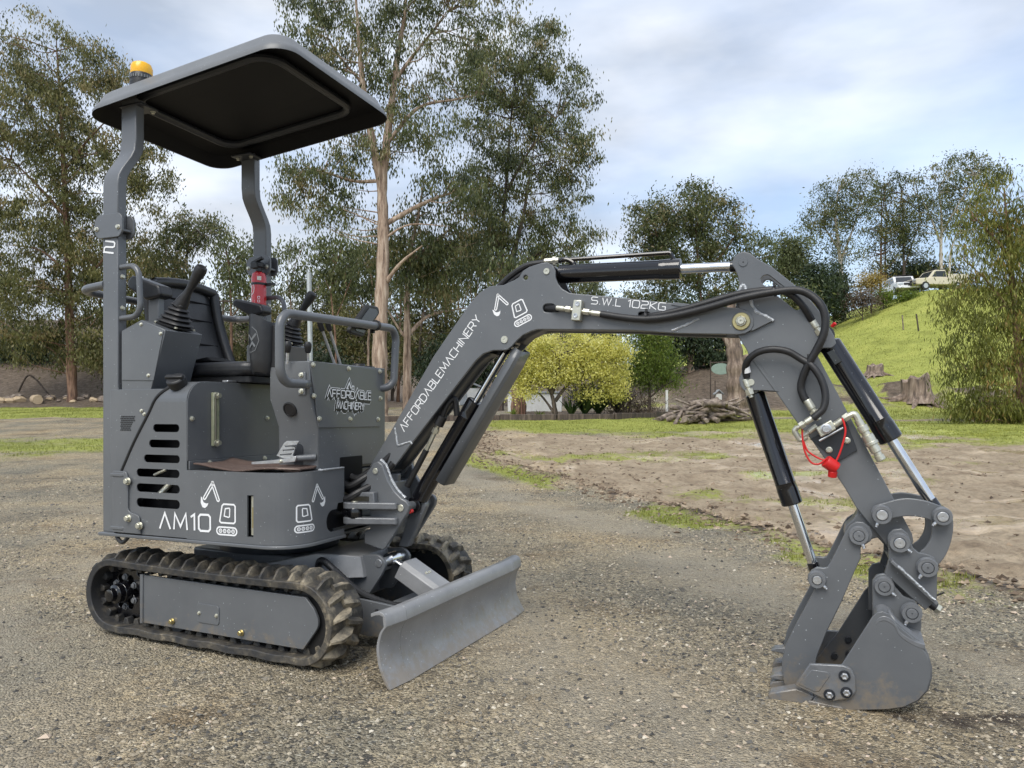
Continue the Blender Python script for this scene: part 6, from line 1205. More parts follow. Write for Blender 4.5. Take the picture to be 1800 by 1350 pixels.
# reinforcing gusset with weld bead, and lower seam
gp = trace([(1299, 514), (1304, 503), (1308, 502), (1322, 536), (1329, 548), (1360, 564), (1322, 583), (1300, 560)], VA)
slab('gusset', 'grey_paint', gp, VA-.012, .0118, arm, .002)
weld(arm, [Vector(p) for p in trace([(1300, 512), (1304.5, 503), (1308, 502), (1314, 516), (1322, 536), (1329, 548.5), (1346, 556), (1360, 564)], VA)], VA-.008, .006)
slab('cover_seam', 'grey_paint', trace([(1323, 633), (1329, 631), (1369, 688), (1363, 688)], VA), VA-.003, .0028, arm, .001)
for p, rr_ in (((1306.5, 461), .0145),):
    u_, z_ = T(*p, VA); b = MB(); b.lathe([(rr_, 0), (rr_, .0015), (rr_*.96, .003), (rr_*.1, .003)], (u_, VA, z_), NEAR, 28); pp = b.build('pin', 'grey_paint', arm)
    b = MB(); b.lathe([(.0025, 0), (.0025, .0035)], (u_, VA, z_), NEAR, 10); b.build('nipple_hole', 'black_decal', pp)
# bucket ram and thumb ram
p0, p1 = T(1450, 588, VA), T(1655, 906.6, VA)
bar, A, B_, d, L = ram(p0, p1, .60, .0345, .0165, 'bucket_ram', eye=.03)
b = MB(); q = A+d*.075; sd = Vector((-d.z, 0, d.x)); b.box(q-Vector((0, .028, 0))-sd*.012, (.05, .02, .026), Matrix(((d.x, 0, -d.z), (0, 1, 0), (d.z, 0, d.x))).transposed() if 0 else Matrix.Rotation(-math.atan2(d.z, d.x), 3, 'Y')); b.build('port_block', 'black_gloss', bar, .003)
p0, p1 = T(1320, 679, VA), T(1436.5, 1018, VA)
bar2, A2, B2, d2, L2 = ram(p0, p1, .63, .032, .0155, 'thumb_ram', eye=.028)
u_, z_ = T(1320, 672, VA); b = MB(); b.lathe([(.011, 0), (.011, .003)], (u_, VA, z_), NEAR, 20); b.build('pin', 'zinc', arm)
for q in (A+Vector((.022, .0, .03)), A2+Vector((-.036, 0, .015))): b = MB(); b.lathe([(.006, 0), (.006, .014), (.003, .016)], q, (.5, -.3, .5), 10); b.build('grease_cap', 'red_plastic', arm)

# thumb
VT = -.098
th_px = [(1487, 934.6), (1494, 924), (1505, 917), (1518, 918), (1529, 927), (1534, 940), (1531, 951), (1520, 958), (1513, 962), (1513, 981), (1499.5, 1011), (1478, 1061), (1454, 1109), (1437, 1151), (1428, 1190), (1424, 1208), (1410, 1222), (1396, 1221), (1384.5, 1212), (1378, 1201), (1374, 1178), (1375, 1158), (1381, 1135), (1400, 1096), (1433, 1035), (1427, 1030.6), (1420, 1022), (1420, 1011), (1427, 1002), (1437, 997), (1448, 998.6), (1455, 997), (1460.4, 988), (1476, 957.7)]
th_o = trace(th_px, VT)
b = MB(); b.prism(th_o, VT, VT+.014, side); tb = b.build('thumb', 'grey_paint', root, .0025)
b = MB(); b.prism(th_o, -VT-.014, -VT, side); b.build('far_side_plate', 'grey_paint', tb, .0025)
b = MB(); b.prism(trace([(1470, 1073), (1478, 1064), (1440, 1140), (1426, 1196), (1412, 1206), (1424, 1140)], VT), VT+.0145, -VT-.0145, side); b.build('cross_plate', 'dark_paint', tb, .003)
for (pxa, vv) in (((1378, 1195), -.06), ((1376, 1172), .09)):
    u_, z_ = T(*pxa, VT); b = MB(); b.prism([(u_+.03, z_+.016), (u_-.03, z_+.006), (u_-.045, z_-.006), (u_+.03, z_-.014)], vv-.02, vv+.02, side); b.build('thumb_tooth', 'grey_cast', tb, .003)
pinboss(tb, T(1509.3, 941, VT), VT, .026, .0155, .018, face='grey_cast'); pinboss(tb, T(1436.2, 1018, VT), VT, .0245, .0135, .018, face='bright_steel')
b = MB(); b.prism(trace([(1505, 884), (1509, 900), (1500, 914), (1487, 925), (1484, 940), (1500, 958), (1530, 950), (1543, 946), (1556, 960), (1560, 950), (1520, 898)], VA), VA+.014, -VA-.014, side); b.build('thumb_mount', 'grey_paint', arm, .003)

# bucket linkage
VL = -.092
def arcplate(name, outer, inner, v, th=.012, par=root):
    o = [Vector((p[0], p[1], 0)) for p in trace(outer, v)]; i_ = [Vector((p[0], p[1], 0)) for p in trace(inner, v)]
    P = [(p.x, p.y) for p in smooth_path(o, 5)]+[(p.x, p.y) for p in smooth_path(i_, 5)]
    b = MB(); b.prism(P, v, v+th, side); lk = b.build(name, 'grey_paint', par, .0025)
    b = MB(); b.prism(P, -v-th, -v, side); b.build('far_link', 'grey_paint', lk, .0025); return lk
l1 = arcplate('side_link', [(1530, 902), (1537, 890), (1554.6, 884), (1577.7, 877.8), (1599, 876), (1627.5, 880.4), (1652, 889), (1668, 899), (1674, 910)], [(1668, 922), (1655, 925), (1640, 918), (1631, 912.4), (1609.7, 908), (1588, 908), (1566, 912.5), (1553, 921), (1540, 918)], VL)
pinboss(l1, T(1549.8, 904.4, VL), VL, .0265, .0155, .018, face='bright_steel'); pinboss(l1, T(1655, 906.6, VL), VL-.012, .0245, .0148, .016, face='bright_steel')
l2 = arcplate('bucket_link', [(1648, 888), (1664, 893), (1674, 908), (1676, 928), (1672, 952), (1663, 975.5), (1651, 992), (1640, 1006)], [(1618, 1004), (1612, 990), (1617, 971), (1626, 963), (1635, 949), (1638.5, 934), (1638, 919), (1637, 903)], -.078)
# quick hitch
VQ = -.088
hq = [(1560, 946), (1562, 938), (1570, 931), (1585, 929), (1596, 938), (1602, 956), (1606, 964), (1614, 971), (1629, 974), (1643, 981), (1648, 995), (1647, 1052), (1627, 1073), (1554.6, 1008), (1562, 984), (1562, 966)]
b = MB(); b.prism(trace(hq, VQ), VQ, VQ+.014, side); qh = b.build('quick_hitch', 'grey_paint', root, .0025)
b = MB(); b.prism(trace(hq, VQ), -VQ-.014, -VQ, side); b.build('far_side_plate', 'grey_paint', qh, .0025)
b = MB(); b.prism(trace([(1563, 985), (1567, 981), (1647, 1055), (1643, 1060)], VQ), VQ-.035, -VQ+.035, side); b.build('hitch_plate', 'grey_cast', qh, .002)
b = MB(); b.prism(trace([(1580, 1000), (1640, 1055), (1630, 1068), (1560, 1010)], VQ), VQ+.0145, -VQ-.0145, side); b.build('hitch_core', 'dark_paint', qh, .004)
wl = trace([(1576, 991), (1600, 1013), (1622, 1033), (1640, 1050)], VQ); weld(qh, [Vector(p) for p in wl], VQ-.036, .004)
pinboss(qh, T(1580.4, 953.3, VQ), VQ, .027, .0155, .020, face='bright_steel'); pinboss(qh, T(1628.4, 995, VQ), VQ-.014, .0265, .0155, .018, face='grey_cast')
u_, z_ = T(1643, 1072, VQ); b = MB(); b.cyl((u_-.03, -.02, z_+.02), (u_+.012, -.02, z_-.008), .013); b.build('hitch_bolt', 'black_plastic', qh)
b = MB(); b.lathe([(.015, 0), (.015, .012), (.012, .014)], (u_+.012, -.02, z_-.008), (1, 0, -.65), 6); b.build('hitch_nut', 'zinc', qh)
b = MB(); b.tube([(u_-.055, -.02, z_-.012), (u_+.035, -.02, z_+.04)], .003, 6); b.build('locking_wire', 'black_plastic', qh)
# bucket
VK = -.178
ears = [(1534, 1020), (1541, 1011), (1554.6, 1008), (1567, 1016), (1573, 1031), (1588, 1048), (1608, 1055.5), (1618.6, 1070), (1620, 1100), (1616, 1135), (1590, 1118), (1560, 1098), (1534, 1098)]
VE = -.094
bk_px = [(1480.5, 1167), (1534, 1084), (1541, 1077), (1551.6, 1074.5), (1564, 1080), (1576.4, 1098), (1598, 1116), (1617, 1132), (1630, 1153), (1636, 1174.5), (1636, 1192), (1630, 1213.6), (1614, 1231), (1589, 1243), (1562, 1247), (1486, 1249), (1425, 1241), (1423, 1238), (1440, 1216)]
bk_o = trace(bk_px, VK)
b = MB(); b.prism(bk_o, VK, VK+.010, side); bu_ = b.build('bucket', 'grey_paint', root, .002)
b = MB(); b.prism(bk_o, -VK-.010, -VK, side); b.build('far_side_plate', 'grey_paint', bu_, .002)
back = bk_o[4:17]; V = []; b = MB()
for (u_, z_) in back: V += [(u_, VK+.0105, z_), (u_, -VK-.0105, z_)]
b.add(V, [(2*i, 2*i+1, 2*i+3, 2*i+2) for i in range(len(back)-1)]); o = b.build('bucket_shell', 'grey_paint', bu_); s_ = o.modifiers.new('solid', 'SOLIDIFY'); s_.thickness = .010; s_.offset = 0
for vv in (VE, -VE-.014):
    b = MB(); b.prism(trace(ears, VE), vv, vv+.014, side); ek = b.build('bucket_ear', 'grey_paint', bu_, .0025)
    if vv < 0: pinboss(ek, T(1553.7, 1029.7, VE), VE, .026, .0152, .018, face='grey_cast'); pinboss(ek, T(1600.8, 1074, VE), VE-.014, .0265, .0152, .02, face='grey_cast')
b = MB(); P = [Vector((p[0], p[1], 0)) for p in trace([(1536, 1072), (1541, 1066), (1552, 1064), (1566, 1072), (1577, 1090), (1598, 1104), (1619, 1112)], VE)]; P = smooth_path(P, 5)
V = []
for p in P: V += [(p.x, VK-.001, p.y-.012), (p.x, VE-.001, p.y+.004), (p.x, VE-.001, p.y-.022), (p.x, VK-.001, p.y-.026)]
b.add(V, [(4*i+j, 4*i+(j+1) % 4, 4*i+4+(j+1) % 4, 4*i+4+j) for i in range(len(P)-1) for j in range(4)]+[(3, 2, 1, 0), tuple(4*(len(P)-1)+j for j in range(4))]); b.build('shell_lip', 'grey_cast', bu_, .002)
sc_px = [(1397, 1204.7), (1423.6, 1167), (1482, 1170), (1496.5, 1176), (1503.5, 1192), (1505, 1215), (1496.5, 1228), (1464.5, 1233), (1450, 1229.6)]
VC = VK-.014
b = MB(); b.prism(trace(sc_px, VC), VC, VC+.0135, side); sc_ = b.build('side_cutter', 'grey_cast', bu_, .003)
b = MB(); b.prism(fillet(trace([(1404, 1203), (1427, 1177), (1456, 1181), (1459, 1188), (1440, 1215, ), (1433, 1216)], VC)), VC-.002, VC+.001, side); b.build('wear_pad', 'grey_paint', sc_, .002)
for p in ((1484.5, 1188), (1458, 1221), (1488, 1217)):
    u_, z_ = T(*p, VC); b = MB(); b.lathe([(.0165, 0), (.0165, .003), (.014, .003), (.013, .0005)], (u_, VC, z_), NEAR, 20); cb = b.build('bolt_recess', 'dark_paint', sc_)
    b = MB(); b.lathe([(.0105, .001), (.0105, .009), (.0085, .011), (.006, .011), (.006, .006)], (u_, VC, z_), NEAR, 6); b.build('nut', 'bright_steel', cb)
b = MB(); b.prism(trace(sc_px, VC), -VC-.0135, -VC, side); b.build('side_cutter', 'grey_cast', bu_, .003)
for (px_, py_) in ((1491, 1125), (1467, 1154), (1492, 1150)):
    u_, z_ = T(px_, py_, -VK-.02); b = MB(); b.lathe([(.011, 0), (.011, .008), (.009, .01)], (u_, -VK-.0105, z_), NEAR, 8); b.build('nut', 'dark_paint', bu_)
# cutting edge and teeth
b = MB(); b.prism(trace([(1419, 1233), (1422, 1231), (1480, 1243), (1484, 1248), (1478, 1249.5), (1419, 1241)], VK), VK-.003, -VK+.003, side); b.build('cutting_edge', 'grey_cast', bu_, .002)
for vv in (-.15, -.05, .05, .15):
    o_ = trace([(1349, 1226), (1352, 1219), (1400, 1211), (1432, 1224), (1424, 1237), (1407, 1239), (1351, 1232)], VK); b = MB(); b.prism(o_, vv-.026, vv+.026, side); b.build('bucket_tooth', 'grey_cast', bu_, .004)

# hoses along the arm
def hose(pts, v, r=.0118, par=None, nm='hydraulic_hose', n=8):
    P = []
    for p in pts: vv = p[2] if len(p) > 2 else v; u_, z_ = T(p[0], p[1], vv); P.append((u_, vv, z_))
    b = MB(); b.tube(smooth_path(P, n), r, 12); return b.build(nm, 'hose_rubber', par or arm)
def fitting(pa_, pb2, v, r=.0105, par=None, hexr=None, m='zinc'):
    A = Vector((T(*pa_, v)[0], v, T(*pa_, v)[1])); B = Vector((T(*pb2, v)[0], v, T(*pb2, v)[1])); b = MB(); d = B-A
    b.lathe([(r*.92, 0), (r, .003), (r, d.length*.45), (r*.75, d.length*.47), (r*.75, d.length*.55)], A, d, 14); b.lathe([(r*1.25, d.length*.55), (r*1.25, d.length*.85)], A, d, 6); b.lathe([(r*.7, d.length*.85), (r*.7, d.length)], A, d, 10)
    return b.build('hose_fitting', m, par or arm, .0008)
hose([(940, 541, -.02), (960, 541.5, -.05), (980, 543, -.078)], -.07, .0118, boom)
fitting((978, 541), (1008, 545), -.084, .0095, boom); fitting((1056, 552), (1020, 547), -.084, .0095, boom)
ub, zb = T(1014, 545, VB); b = MB(); b.prism(fillet(trace([(1008.5, 527, ), (1023, 527.5), (1020, 564), (1003.5, 563)], VB-.03)), VB-.034, VB-.0005, side); vbk = b.build('hose_junction_block', 'zinc', boom, .003)
for p in ((1015, 534), (1011.5, 554.5)): u_, z_ = T(*p, VB-.034); b = MB(); b.lathe([(.0085, 0), (.0085, .003), (.005, .003), (.004, 0.0005)], (u_, VB-.034, z_), NEAR, 14); b.build('socket_screw', 'bright_steel', vbk)
hose([(1056, 552, -.085), (1095, 558, -.088), (1135, 561, -.09), (1180, 556, -.09), (1240, 542, -.095), (1300, 525, -.10), (1355, 514, -.10), (1400, 510, -.10), (1425, 519, -.10), (1444, 538, -.105), (1451, 562, -.105), (1447, 590, -.105), (1434, 617, -.10), (1421, 640, -.095), (1411, 664, -.085), (1408, 682, -.08), (1413, 698, -.08), (1419, 707, -.08)], -.1, .0122)
hose([(1126, 553, -.03), (1136, 556, -.066), (1160, 553, -.078), (1205, 543, -.08), (1243, 532, -.08), (1297, 517, -.08), (1345, 510, -.085), (1372, 510, -.085), (1395, 521, -.08), (1413, 540, -.07), (1427, 563, -.05)], -.08, .0112)
fitting((1427, 563), (1446, 592), -.048, .0115)
hose([(1313, 664, -.05), (1310, 648, -.06), (1316, 632, -.075), (1333, 619, -.085), (1358, 614, -.09), (1385, 618, -.09), (1408, 631, -.09), (1428, 644, -.10), (1444, 668, -.105), (1451, 695, -.11), (1447, 718, -.115), (1434, 731, -.118), (1429, 735, -.118)], -.09, .0112)
fitting((1310, 666), (1321, 699), -.046, .0115); b = MB(); q0, q1 = T(1311, 645, -.06), T(1313, 655, -.055); b.cyl((q0[0], -.06, q0[1]), (q1[0], -.055, q1[1]), .0128); b.build('hose_tag', 'white_decal', arm)
fitting((1418, 703), (1440, 738), -.085, .0125)
for x, y, vv in ((1361, 512, -.10), (1421, 637, -.095), (1136, 556, -.09)):
    u_, z_ = T(x, y, vv); b = MB(); b.lathe([(.017, -.004), (.017, .004)], (u_, vv+.006, z_), (1, 0, .25) if y < 600 else (.5, 0, -1), 12); b.box((u_, vv, z_+.02), (.008, .01, .012)); b.build('cable_tie', 'black_plastic', arm, .001)
# auxiliary valve on the arm
VV = -.060
b = MB(); b.prism(trace([(1424, 772), (1487, 738), (1507, 791), (1473, 811)], VA), VA-.008, VA-.0005, side); vp = b.build('valve_plate', 'dark_paint', arm, .001)
for p in ((1457.5, 791), (1489, 774.5)): u_, z_ = T(*p, VA-.008); bolt(vp, (u_, VA-.008, z_), NEAR, 'zinc')
o_ = [(1434, 752), (1461, 738), (1470, 754), (1443, 769)]
b = MB(); b.prism(trace(o_, VA-.05), VA-.055, VA-.0085, side); vk = b.build('diverter_valve', 'zinc', arm, .003)
u_, z_ = T(1452, 754, VA-.055); b = MB(); b.lathe([(.0165, 0), (.0165, .003), (.0125, .004), (.0125, .011), (.0105, .013), (.004, .013)], (u_, VA-.055, z_), NEAR, 12); b.build('valve_cap', 'bright_steel', vk)
fitting((1436, 748), (1405, 773), VA-.03, .009, vk); fitting((1466, 748), (1497, 727), VA-.03, .0105, vk); fitting((1428, 735), (1402, 752), VA-.06, .010, vk)
b = MB(); P = [(T(x, y, VA-.03)[0], VA-.03, T(x, y, VA-.03)[1]) for x, y in ((1402, 750), (1396, 757), (1407, 775), (1418, 768))]; b.tube(round_path(P, .008), .009, 10); b.build('valve_elbow', 'zinc', vk)
b = MB(); P = [(T(x, y, VA-.03)[0], VA-.03, T(x, y, VA-.03)[1]) for x, y in ((1492, 731), (1502, 726), (1512, 744))]; b.tube(round_path(P, .012), .0105, 10); b.build('valve_elbow', 'zinc', vk)
A = Vector((T(1508, 738, VA-.03)[0], VA-.03, T(1508, 738, VA-.03)[1])); B_ = Vector((T(1550, 810, VA-.03)[0], VA-.03, T(1550, 810, VA-.03)[1])); d = B_-A; L = d.length
b = MB(); b.lathe([(.012, 0), (.012, .02*L/.14), (.016, .022), (.016, .04), (.0125, .042), (.0125, .052), (.0185, .054), (.0185, .075), (.020, .077), (.020, .085), (.0155, .087), (.0155, .11), (.0115, .112), (.0115, L*.86), (.014, L*.87), (.014, L*.98), (.008, L)], A, d, 14); b.build('quick_coupler', 'zinc', vk)
b = MB(); P = trace([(1440, 775), (1482, 752)], VA-.05); b.cyl((P[0][0], VA-.05, P[0][1]), (P[1][0], VA-.05, P[1][1]), .0035); b.build('spindle', 'bright_steel', vk)
# red dust cap on its cord
VR = -.105
b = MB(); A = Vector((T(1451, 810, VR)[0], VR, T(1451, 810, VR)[1])); B_ = Vector((T(1471, 822, VR)[0], VR, T(1471, 822, VR)[1])); b.lathe([(.0185, 0), (.020, .003), (.020, .034), (.0185, .040)], A, (B_-A)+Vector((0, .01, -.004)), 24); rc = b.build('red_dust_cap', 'red_plastic', arm, .001)
b = MB(); q = T(1463, 832, VR); b.lathe([(.013, 0), (.014, .018), (.011, .02)], (q[0], VR+.012, q[1]-.012), (.1, -.2, 1), 20); b.build('red_dust_cap', 'red_plastic', arm, .001)
hose([(1409, 742), (1410, 757), (1411, 775), (1416, 797), (1426, 813), (1438, 816), (1447, 811), (1453, 806)], VR, .0028, rc, 'cap_cord').data.materials[0] = MATS['red_plastic']
hose([(1480, 735), (1484, 745), (1486, 760), (1480, 785), (1473, 804), (1465, 818)], VR, .0030, rc, 'cap_cord').data.materials[0] = MATS['red_plastic']
hose([(1412, 775), (1420, 793), (1440, 806), (1452, 809)], VR+.01, .0028, rc, 'cap_cord').data.materials[0] = MATS['red_plastic']

# ------------------------------------------------------------ lettering and line-art decals
GLY = {'A': (.9, [[(0, 0), (.45, 1), (.9, 0)]]), 'F': (.72, [[(0, 0), (0, 1), (.72, 1)], [(0, .52), (.62, .52)]]), 'O': (.92, [[(.14, 0), (.78, 0), (.92, .14), (.92, .86), (.78, 1), (.14, 1), (0, .86), (0, .14), (.14, 0)]]),
       'R': (.84, [[(0, 0), (0, 1), (.72, 1), (.84, .88), (.84, .56), (.72, .44), (0, .44)], [(.5, .44), (.84, 0)]]), 'D': (.88, [[(0, 0), (0, 1), (.62, 1), (.88, .76), (.88, .24), (.62, 0), (0, 0)]]),
       'B': (.84, [[(0, 0), (0, 1), (.7, 1), (.8, .9), (.8, .62), (.7, .52), (0, .52)], [(.7, .52), (.84, .42), (.84, .1), (.74, 0), (0, 0)]]), 'L': (.7, [[(0, 1), (0, 0), (.7, 0)]]), 'E': (.74, [[(.74, 0), (0, 0), (0, 1), (.74, 1)], [(0, .52), (.64, .52)]]),
       'M': (1.1, [[(0, 0), (.1, 1), (.55, .2), (1., 1), (1.1, 0)]]), 'C': (.84, [[(.84, 1), (.14, 1), (0, .86), (0, .14), (.14, 0), (.84, 0)]]), 'H': (.86, [[(0, 0), (0, 1)], [(.86, 0), (.86, 1)], [(0, .52), (.86, .52)]]), 'I': (.1, [[(.05, 0), (.05, 1)]]),
       'N': (.92, [[(0, 0), (0, 1), (.92, 0), (.92, 1)]]), 'Y': (.9, [[(0, 1), (.45, .45), (.9, 1)], [(.45, .45), (.45, 0)]]), 'S': (.86, [[(0, 0), (.72, 0), (.86, .14), (.86, .4), (.74, .52), (.12, .52), (0, .64), (0, .88), (.12, 1), (.86, 1)]]),
       'W': (1.2, [[(0, 1), (.3, 0), (.6, .9), (.9, 0), (1.2, 1)]]), '.': (.12, [[(.06, 0), (.06, .1)]]), '1': (.35, [[(0, .82), (.3, 1), (.3, 0)]]), '0': (.92, [[(.14, 0), (.78, 0), (.92, .14), (.92, .86), (.78, 1), (.14, 1), (0, .86), (0, .14), (.14, 0)]]),
       '2': (.88, [[(0, 1), (.76, 1), (.88, .88), (.88, .62), (.76, .52), (.12, .48), (0, .36), (0, 0), (.88, 0)]]), 'K': (.84, [[(0, 0), (0, 1)], [(.84, 1), (.05, .5), (.84, 0)]]), 'G': (.9, [[(.9, 1), (.14, 1), (0, .86), (0, .14), (.14, 0), (.9, 0), (.9, .48), (.45, .48)]]), ' ': (.4, [])}
def ribbon(b, pts, w_, fn, closed=False, sub=0):
    """flat mitred stroke in print coordinates; fn maps to 3-D"""
    P = [Vector(p) for p in pts]
    if sub:
        Q = P+([P[0]] if closed else []); P = [Q[0]]
        for q in Q[1:]:
            A = P[-1]; m_ = max(1, int((q-A).length/sub)); P += [A.lerp(q, (k+1)/m_) for k in range(m_)]
    if closed or (P[0]-P[-1]).length < 1e-6:
        closed = True
        if (P[0]-P[-1]).length < 1e-6: P = P[:-1]
    n = len(P); V = []
    for i in range(n):
        a_ = (P[i]-P[i-1]).normalized() if (closed or i) else None; c_ = (P[(i+1) % n]-P[i]).normalized() if (closed or i < n-1) else None
        if a_ is None: a_ = c_
        if c_ is None: c_ = a_
        t = (a_+c_); t = t.normalized() if t.length > 1e-4 else a_; m = Vector((-t.y, t.x)); k = 1/max(.45, abs(m.dot(Vector((-a_.y, a_.x)))))
        V += [P[i]+m*w_*.5*k, P[i]-m*w_*.5*k]
    V3 = [fn(p.x, p.y) for p in V]; F = [(2*i, 2*((i+1) % n), 2*((i+1) % n)+1, 2*i+1) for i in range(n if closed else n-1)]
    b.add(V3, F)
def lettering(b, s, fn, h, length=None, gap=.26, sw=.13):
    tot = sum(GLY[c][0]+gap for c in s)-gap; kx = (length/tot if length else h); x = 0
    for c in s:
        w_, st = GLY[c]
        for pl in st:
            # ribbon width must be even, so map unit glyphs to metres first
            ribbon(b, [((x+p[0])*kx, p[1]*h) for p in pl], sw*h, fn)
        x += w_+gap
    return b
def on_side(p0, p1, v, off=.0008):
    """print frame on a plane v: origin at pixel p0, reading towards pixel p1"""
    A, B = Vector(T(*p0, v)), Vector(T(*p1, v)); d = (B-A).normalized(); m = Vector((-d.y, d.x))
    return (lambda x, y: (A.x+d.x*x+m.x*y, v-off, A.y+d.y*x+m.y*y)), (B-A).length
def icon(b, fn, k, flip=False):
    """little excavator emblem: folded arm, cab and track, drawn as outlines; unit = cab height"""
    f = (lambda x, y: fn((-x if flip else x)*k, y*k)); c = lambda cx, cy, r, w_, n=10: ribbon(b, [(cx+r*math.cos(2*math.pi*i/n), cy+r*math.sin(2*math.pi*i/n)) for i in range(n)], w_, f, True)
    ribbon(b, [(.0, .58), (.24, .05), (1.12, .0), (1.28, .14), (1.28, 1.05), (1.18, 1.14), (.36, 1.14), (.25, 1.04), (.0, .58)] if 0 else [(.02, .10), (.20, 1.02), (.32, 1.12), (1.08, 1.12), (1.18, 1.02), (1.18, .12), (1.08, .02), (.12, .02)], .10, f, True, .12)
    ribbon(b, [(.36, .42), (.44, .86), (.74, .90), (.78, .84), (.76, .40), (.68, .36)], .075, f, True, .12)
    n = 8; L = [(1.08+.22*math.sin(math.pi*i/n), -.46+.22*math.cos(math.pi*i/n)) for i in range(n+1)]+[(.02-.22*math.sin(math.pi*i/n), -.46-.22*math.cos(math.pi*i/n)) for i in range(n+1)]
    ribbon(b, L, .095, f, True, .12)
    for i in range(4): c(.08+.315*i, -.46, .105, .06); c(.08+.315*i, -.46, .02, .035, 6)
    def limb(p, q, w_):
        A, B = Vector(p), Vector(q); d = (B-A).normalized(); m = Vector((-d.y, d.x)); a0 = math.atan2(m.y, m.x)
        L = [A+w_*Vector((math.cos(a0+math.pi*i/6), math.sin(a0+math.pi*i/6))) for i in range(7)]+[B+w_*Vector((math.cos(a0+math.pi+math.pi*i/6), math.sin(a0+math.pi+math.pi*i/6))) for i in range(7)]
        ribbon(b, [tuple(q_) for q_ in L], .085, f, True, .12)
    limb((-.10, 1.35), (-.52, 2.30), .085); limb((-.52, 2.30), (-1.14, 1.42), .085); c(-.52, 2.34, .09, .07)
    L = [(-1.42, 1.50), (-1.44, 1.12), (-1.30, .86), (-1.10, .82), (-.92, .96), (-.84, 1.12), (-1.02, 1.10), (-1.22, 1.16), (-1.34, 1.46)]
    V = [f(*p) for p in L]; b.add(V, [tuple(range(len(L)))])
# boom
fn, L = on_side((711, 759), (846, 561), VB); b = MB(); lettering(b, 'AFFORDABLEMACHINERY', fn, .030, L, .24, .125); b.build('lettering', 'white_decal', boom)
fn, L = on_side((1039, 534), (1169, 545.5), VB); b = MB(); lettering(b, 'S.W.L 102KG', fn, .0245, L, .26, .12); b.build('lettering', 'white_decal', boom)
fn, L = on_side((905, 560), (931, 546), VB); b = MB(); icon(b, fn, .047); b.build('excavator_emblem', 'white_decal', boom)
# side panels
def wrap(s0, z0, off=.0008):
    return lambda x, y: (lambda q: (q[0], q[1], z0+y))(pat(s0+x, off))
sx = lambda px_: T(px_, 900, -.48)[0]+.042
zt = lambda px_, py_: T(px_, py_, -.48)[1]
b = MB(); icon(b, wrap(sx(386), zt(400, 920)), .062); b.build('excavator_emblem', 'white_decal', root)
b = MB(); icon(b, wrap(STOT-.200, zt(400, 920)+.010), .054, True); b.build('excavator_emblem', 'white_decal', root)
fn, L = on_side((281, 929), (370, 934), -.4812); b = MB(); lettering(b, 'AM10', fn, .060, L, .30, .135); b.build('lettering', 'white_decal', root)
fn, L = on_side((183, 443), (200, 445), -.462); b = MB(); lettering(b, '2', fn, .044, L, .2, .16); b.build('lettering', 'white_decal', pn)
# maker's plate on the front console: white letters on a black drop shadow
def on_front(p0, p1, u, off):
    A, B = Vector(TF(*p0, u)), Vector(TF(*p1, u)); d = (B-A).normalized(); m = Vector((-d.y, d.x)); return (lambda x, y: (u+off, A.x+d.x*x+m.x*y, A.y+d.y*x+m.y*y)), (B-A).length
fn, L = on_front((575, 697.5), (653, 703), .4245, .0006)
f4s = lambda f: (lambda x, y: f(x+L*.20, y-.043))
for sw_, off, mt_, nm_ in ((.62, .0003, 'white_decal', 'badge_edge'), (.44, .0006, 'black_decal', 'badge_shadow')):
    b = MB(); fq, _ = on_front((575, 697.5), (653, 703), .4245, off)
    for k_ in range(4):
        fs = (lambda x, y, q=k_*.0035: fq(x-q*.7, y-q)); fz = (lambda x, y, q=k_*.00002: (lambda p: (p[0]+q, p[1], p[2]))(fs(x, y)))
        lettering(b, 'AFFORDABLE', fz, .029, L-.004, .2, sw_); lettering(b, 'MACHINERY', f4s(fz), .028, L*.62, .2, sw_); ribbon(b, [(L*.40, .036), (L*.47, .068), (L*.52, .040)], .029*sw_, fz)
    b.build(nm_, mt_, lp)
fn3, _ = on_front((575, 697.5), (653, 703), .4245, .0009); b = MB(); lettering(b, 'AFFORDABLE', fn3, .029, L-.004, .2, .16)
f4 = lambda x, y: fn3(x+L*.20, y-.043); lettering(b, 'MACHINERY', f4, .028, L*.62, .2, .16)
ribbon(b, [(L*.41, .036), (L*.47, .062), (L*.51, .040)], .007, fn3); ribbon(b, [(L*.53, .034), (L*.53, .050), (L*.575, .050), (L*.575, .034)], .004, fn3); b.build('lettering', 'white_decal', lp)

# ------------------------------------------------------------ things standing on or strapped to the machine
E0 = Vector(EX+(0,)); RM = Matrix.Rotation(YAW, 3, 'Z')
def child_root(name, local, lab, cat):
    o = empty(name, E0+RM @ Vector(local), YAW); return tag(o, lab, cat)
# foot mat
MP = [(340, 822), (355, 818), (430, 816), (480, 810), (487, 822), (560, 830), (556, 832), (500, 835), (450, 834), (400, 829)]
mr = child_root('foot_mat', (0.1, -.3, ZF), 'curled brown quilted foot mat on the excavator step', 'mat')
b = MB(); NU, NV = 26, 12; V = []
for i in range(NU+1):
    for j in range(NV+1):
        u_ = -.02+.43*i/NU; vv = -.47+.20*j/NV
        if u_ > .30: vv = max(vv, -.47+(u_-.30)**2*6)
        zz = ZF+.006+.012*math.sin(i/NU*9+.5)*(.3+.7*(j < 2))*.5+(.012*max(0, 1-i/5))+.012*max(0, (j-NV+3)/3)
        V.append((u_-.1, vv+.3, zz-ZF))
F = [(i*(NV+1)+j, (i+1)*(NV+1)+j, (i+1)*(NV+1)+j+1, i*(NV+1)+j+1) for i in range(NU) for j in range(NV)]; b.add(V, F); o = b.build('mat_sheet', 'mat_brown', mr); s_ = o.modifiers.new('solid', 'SOLIDIFY'); s_.thickness = .006
b = MB()
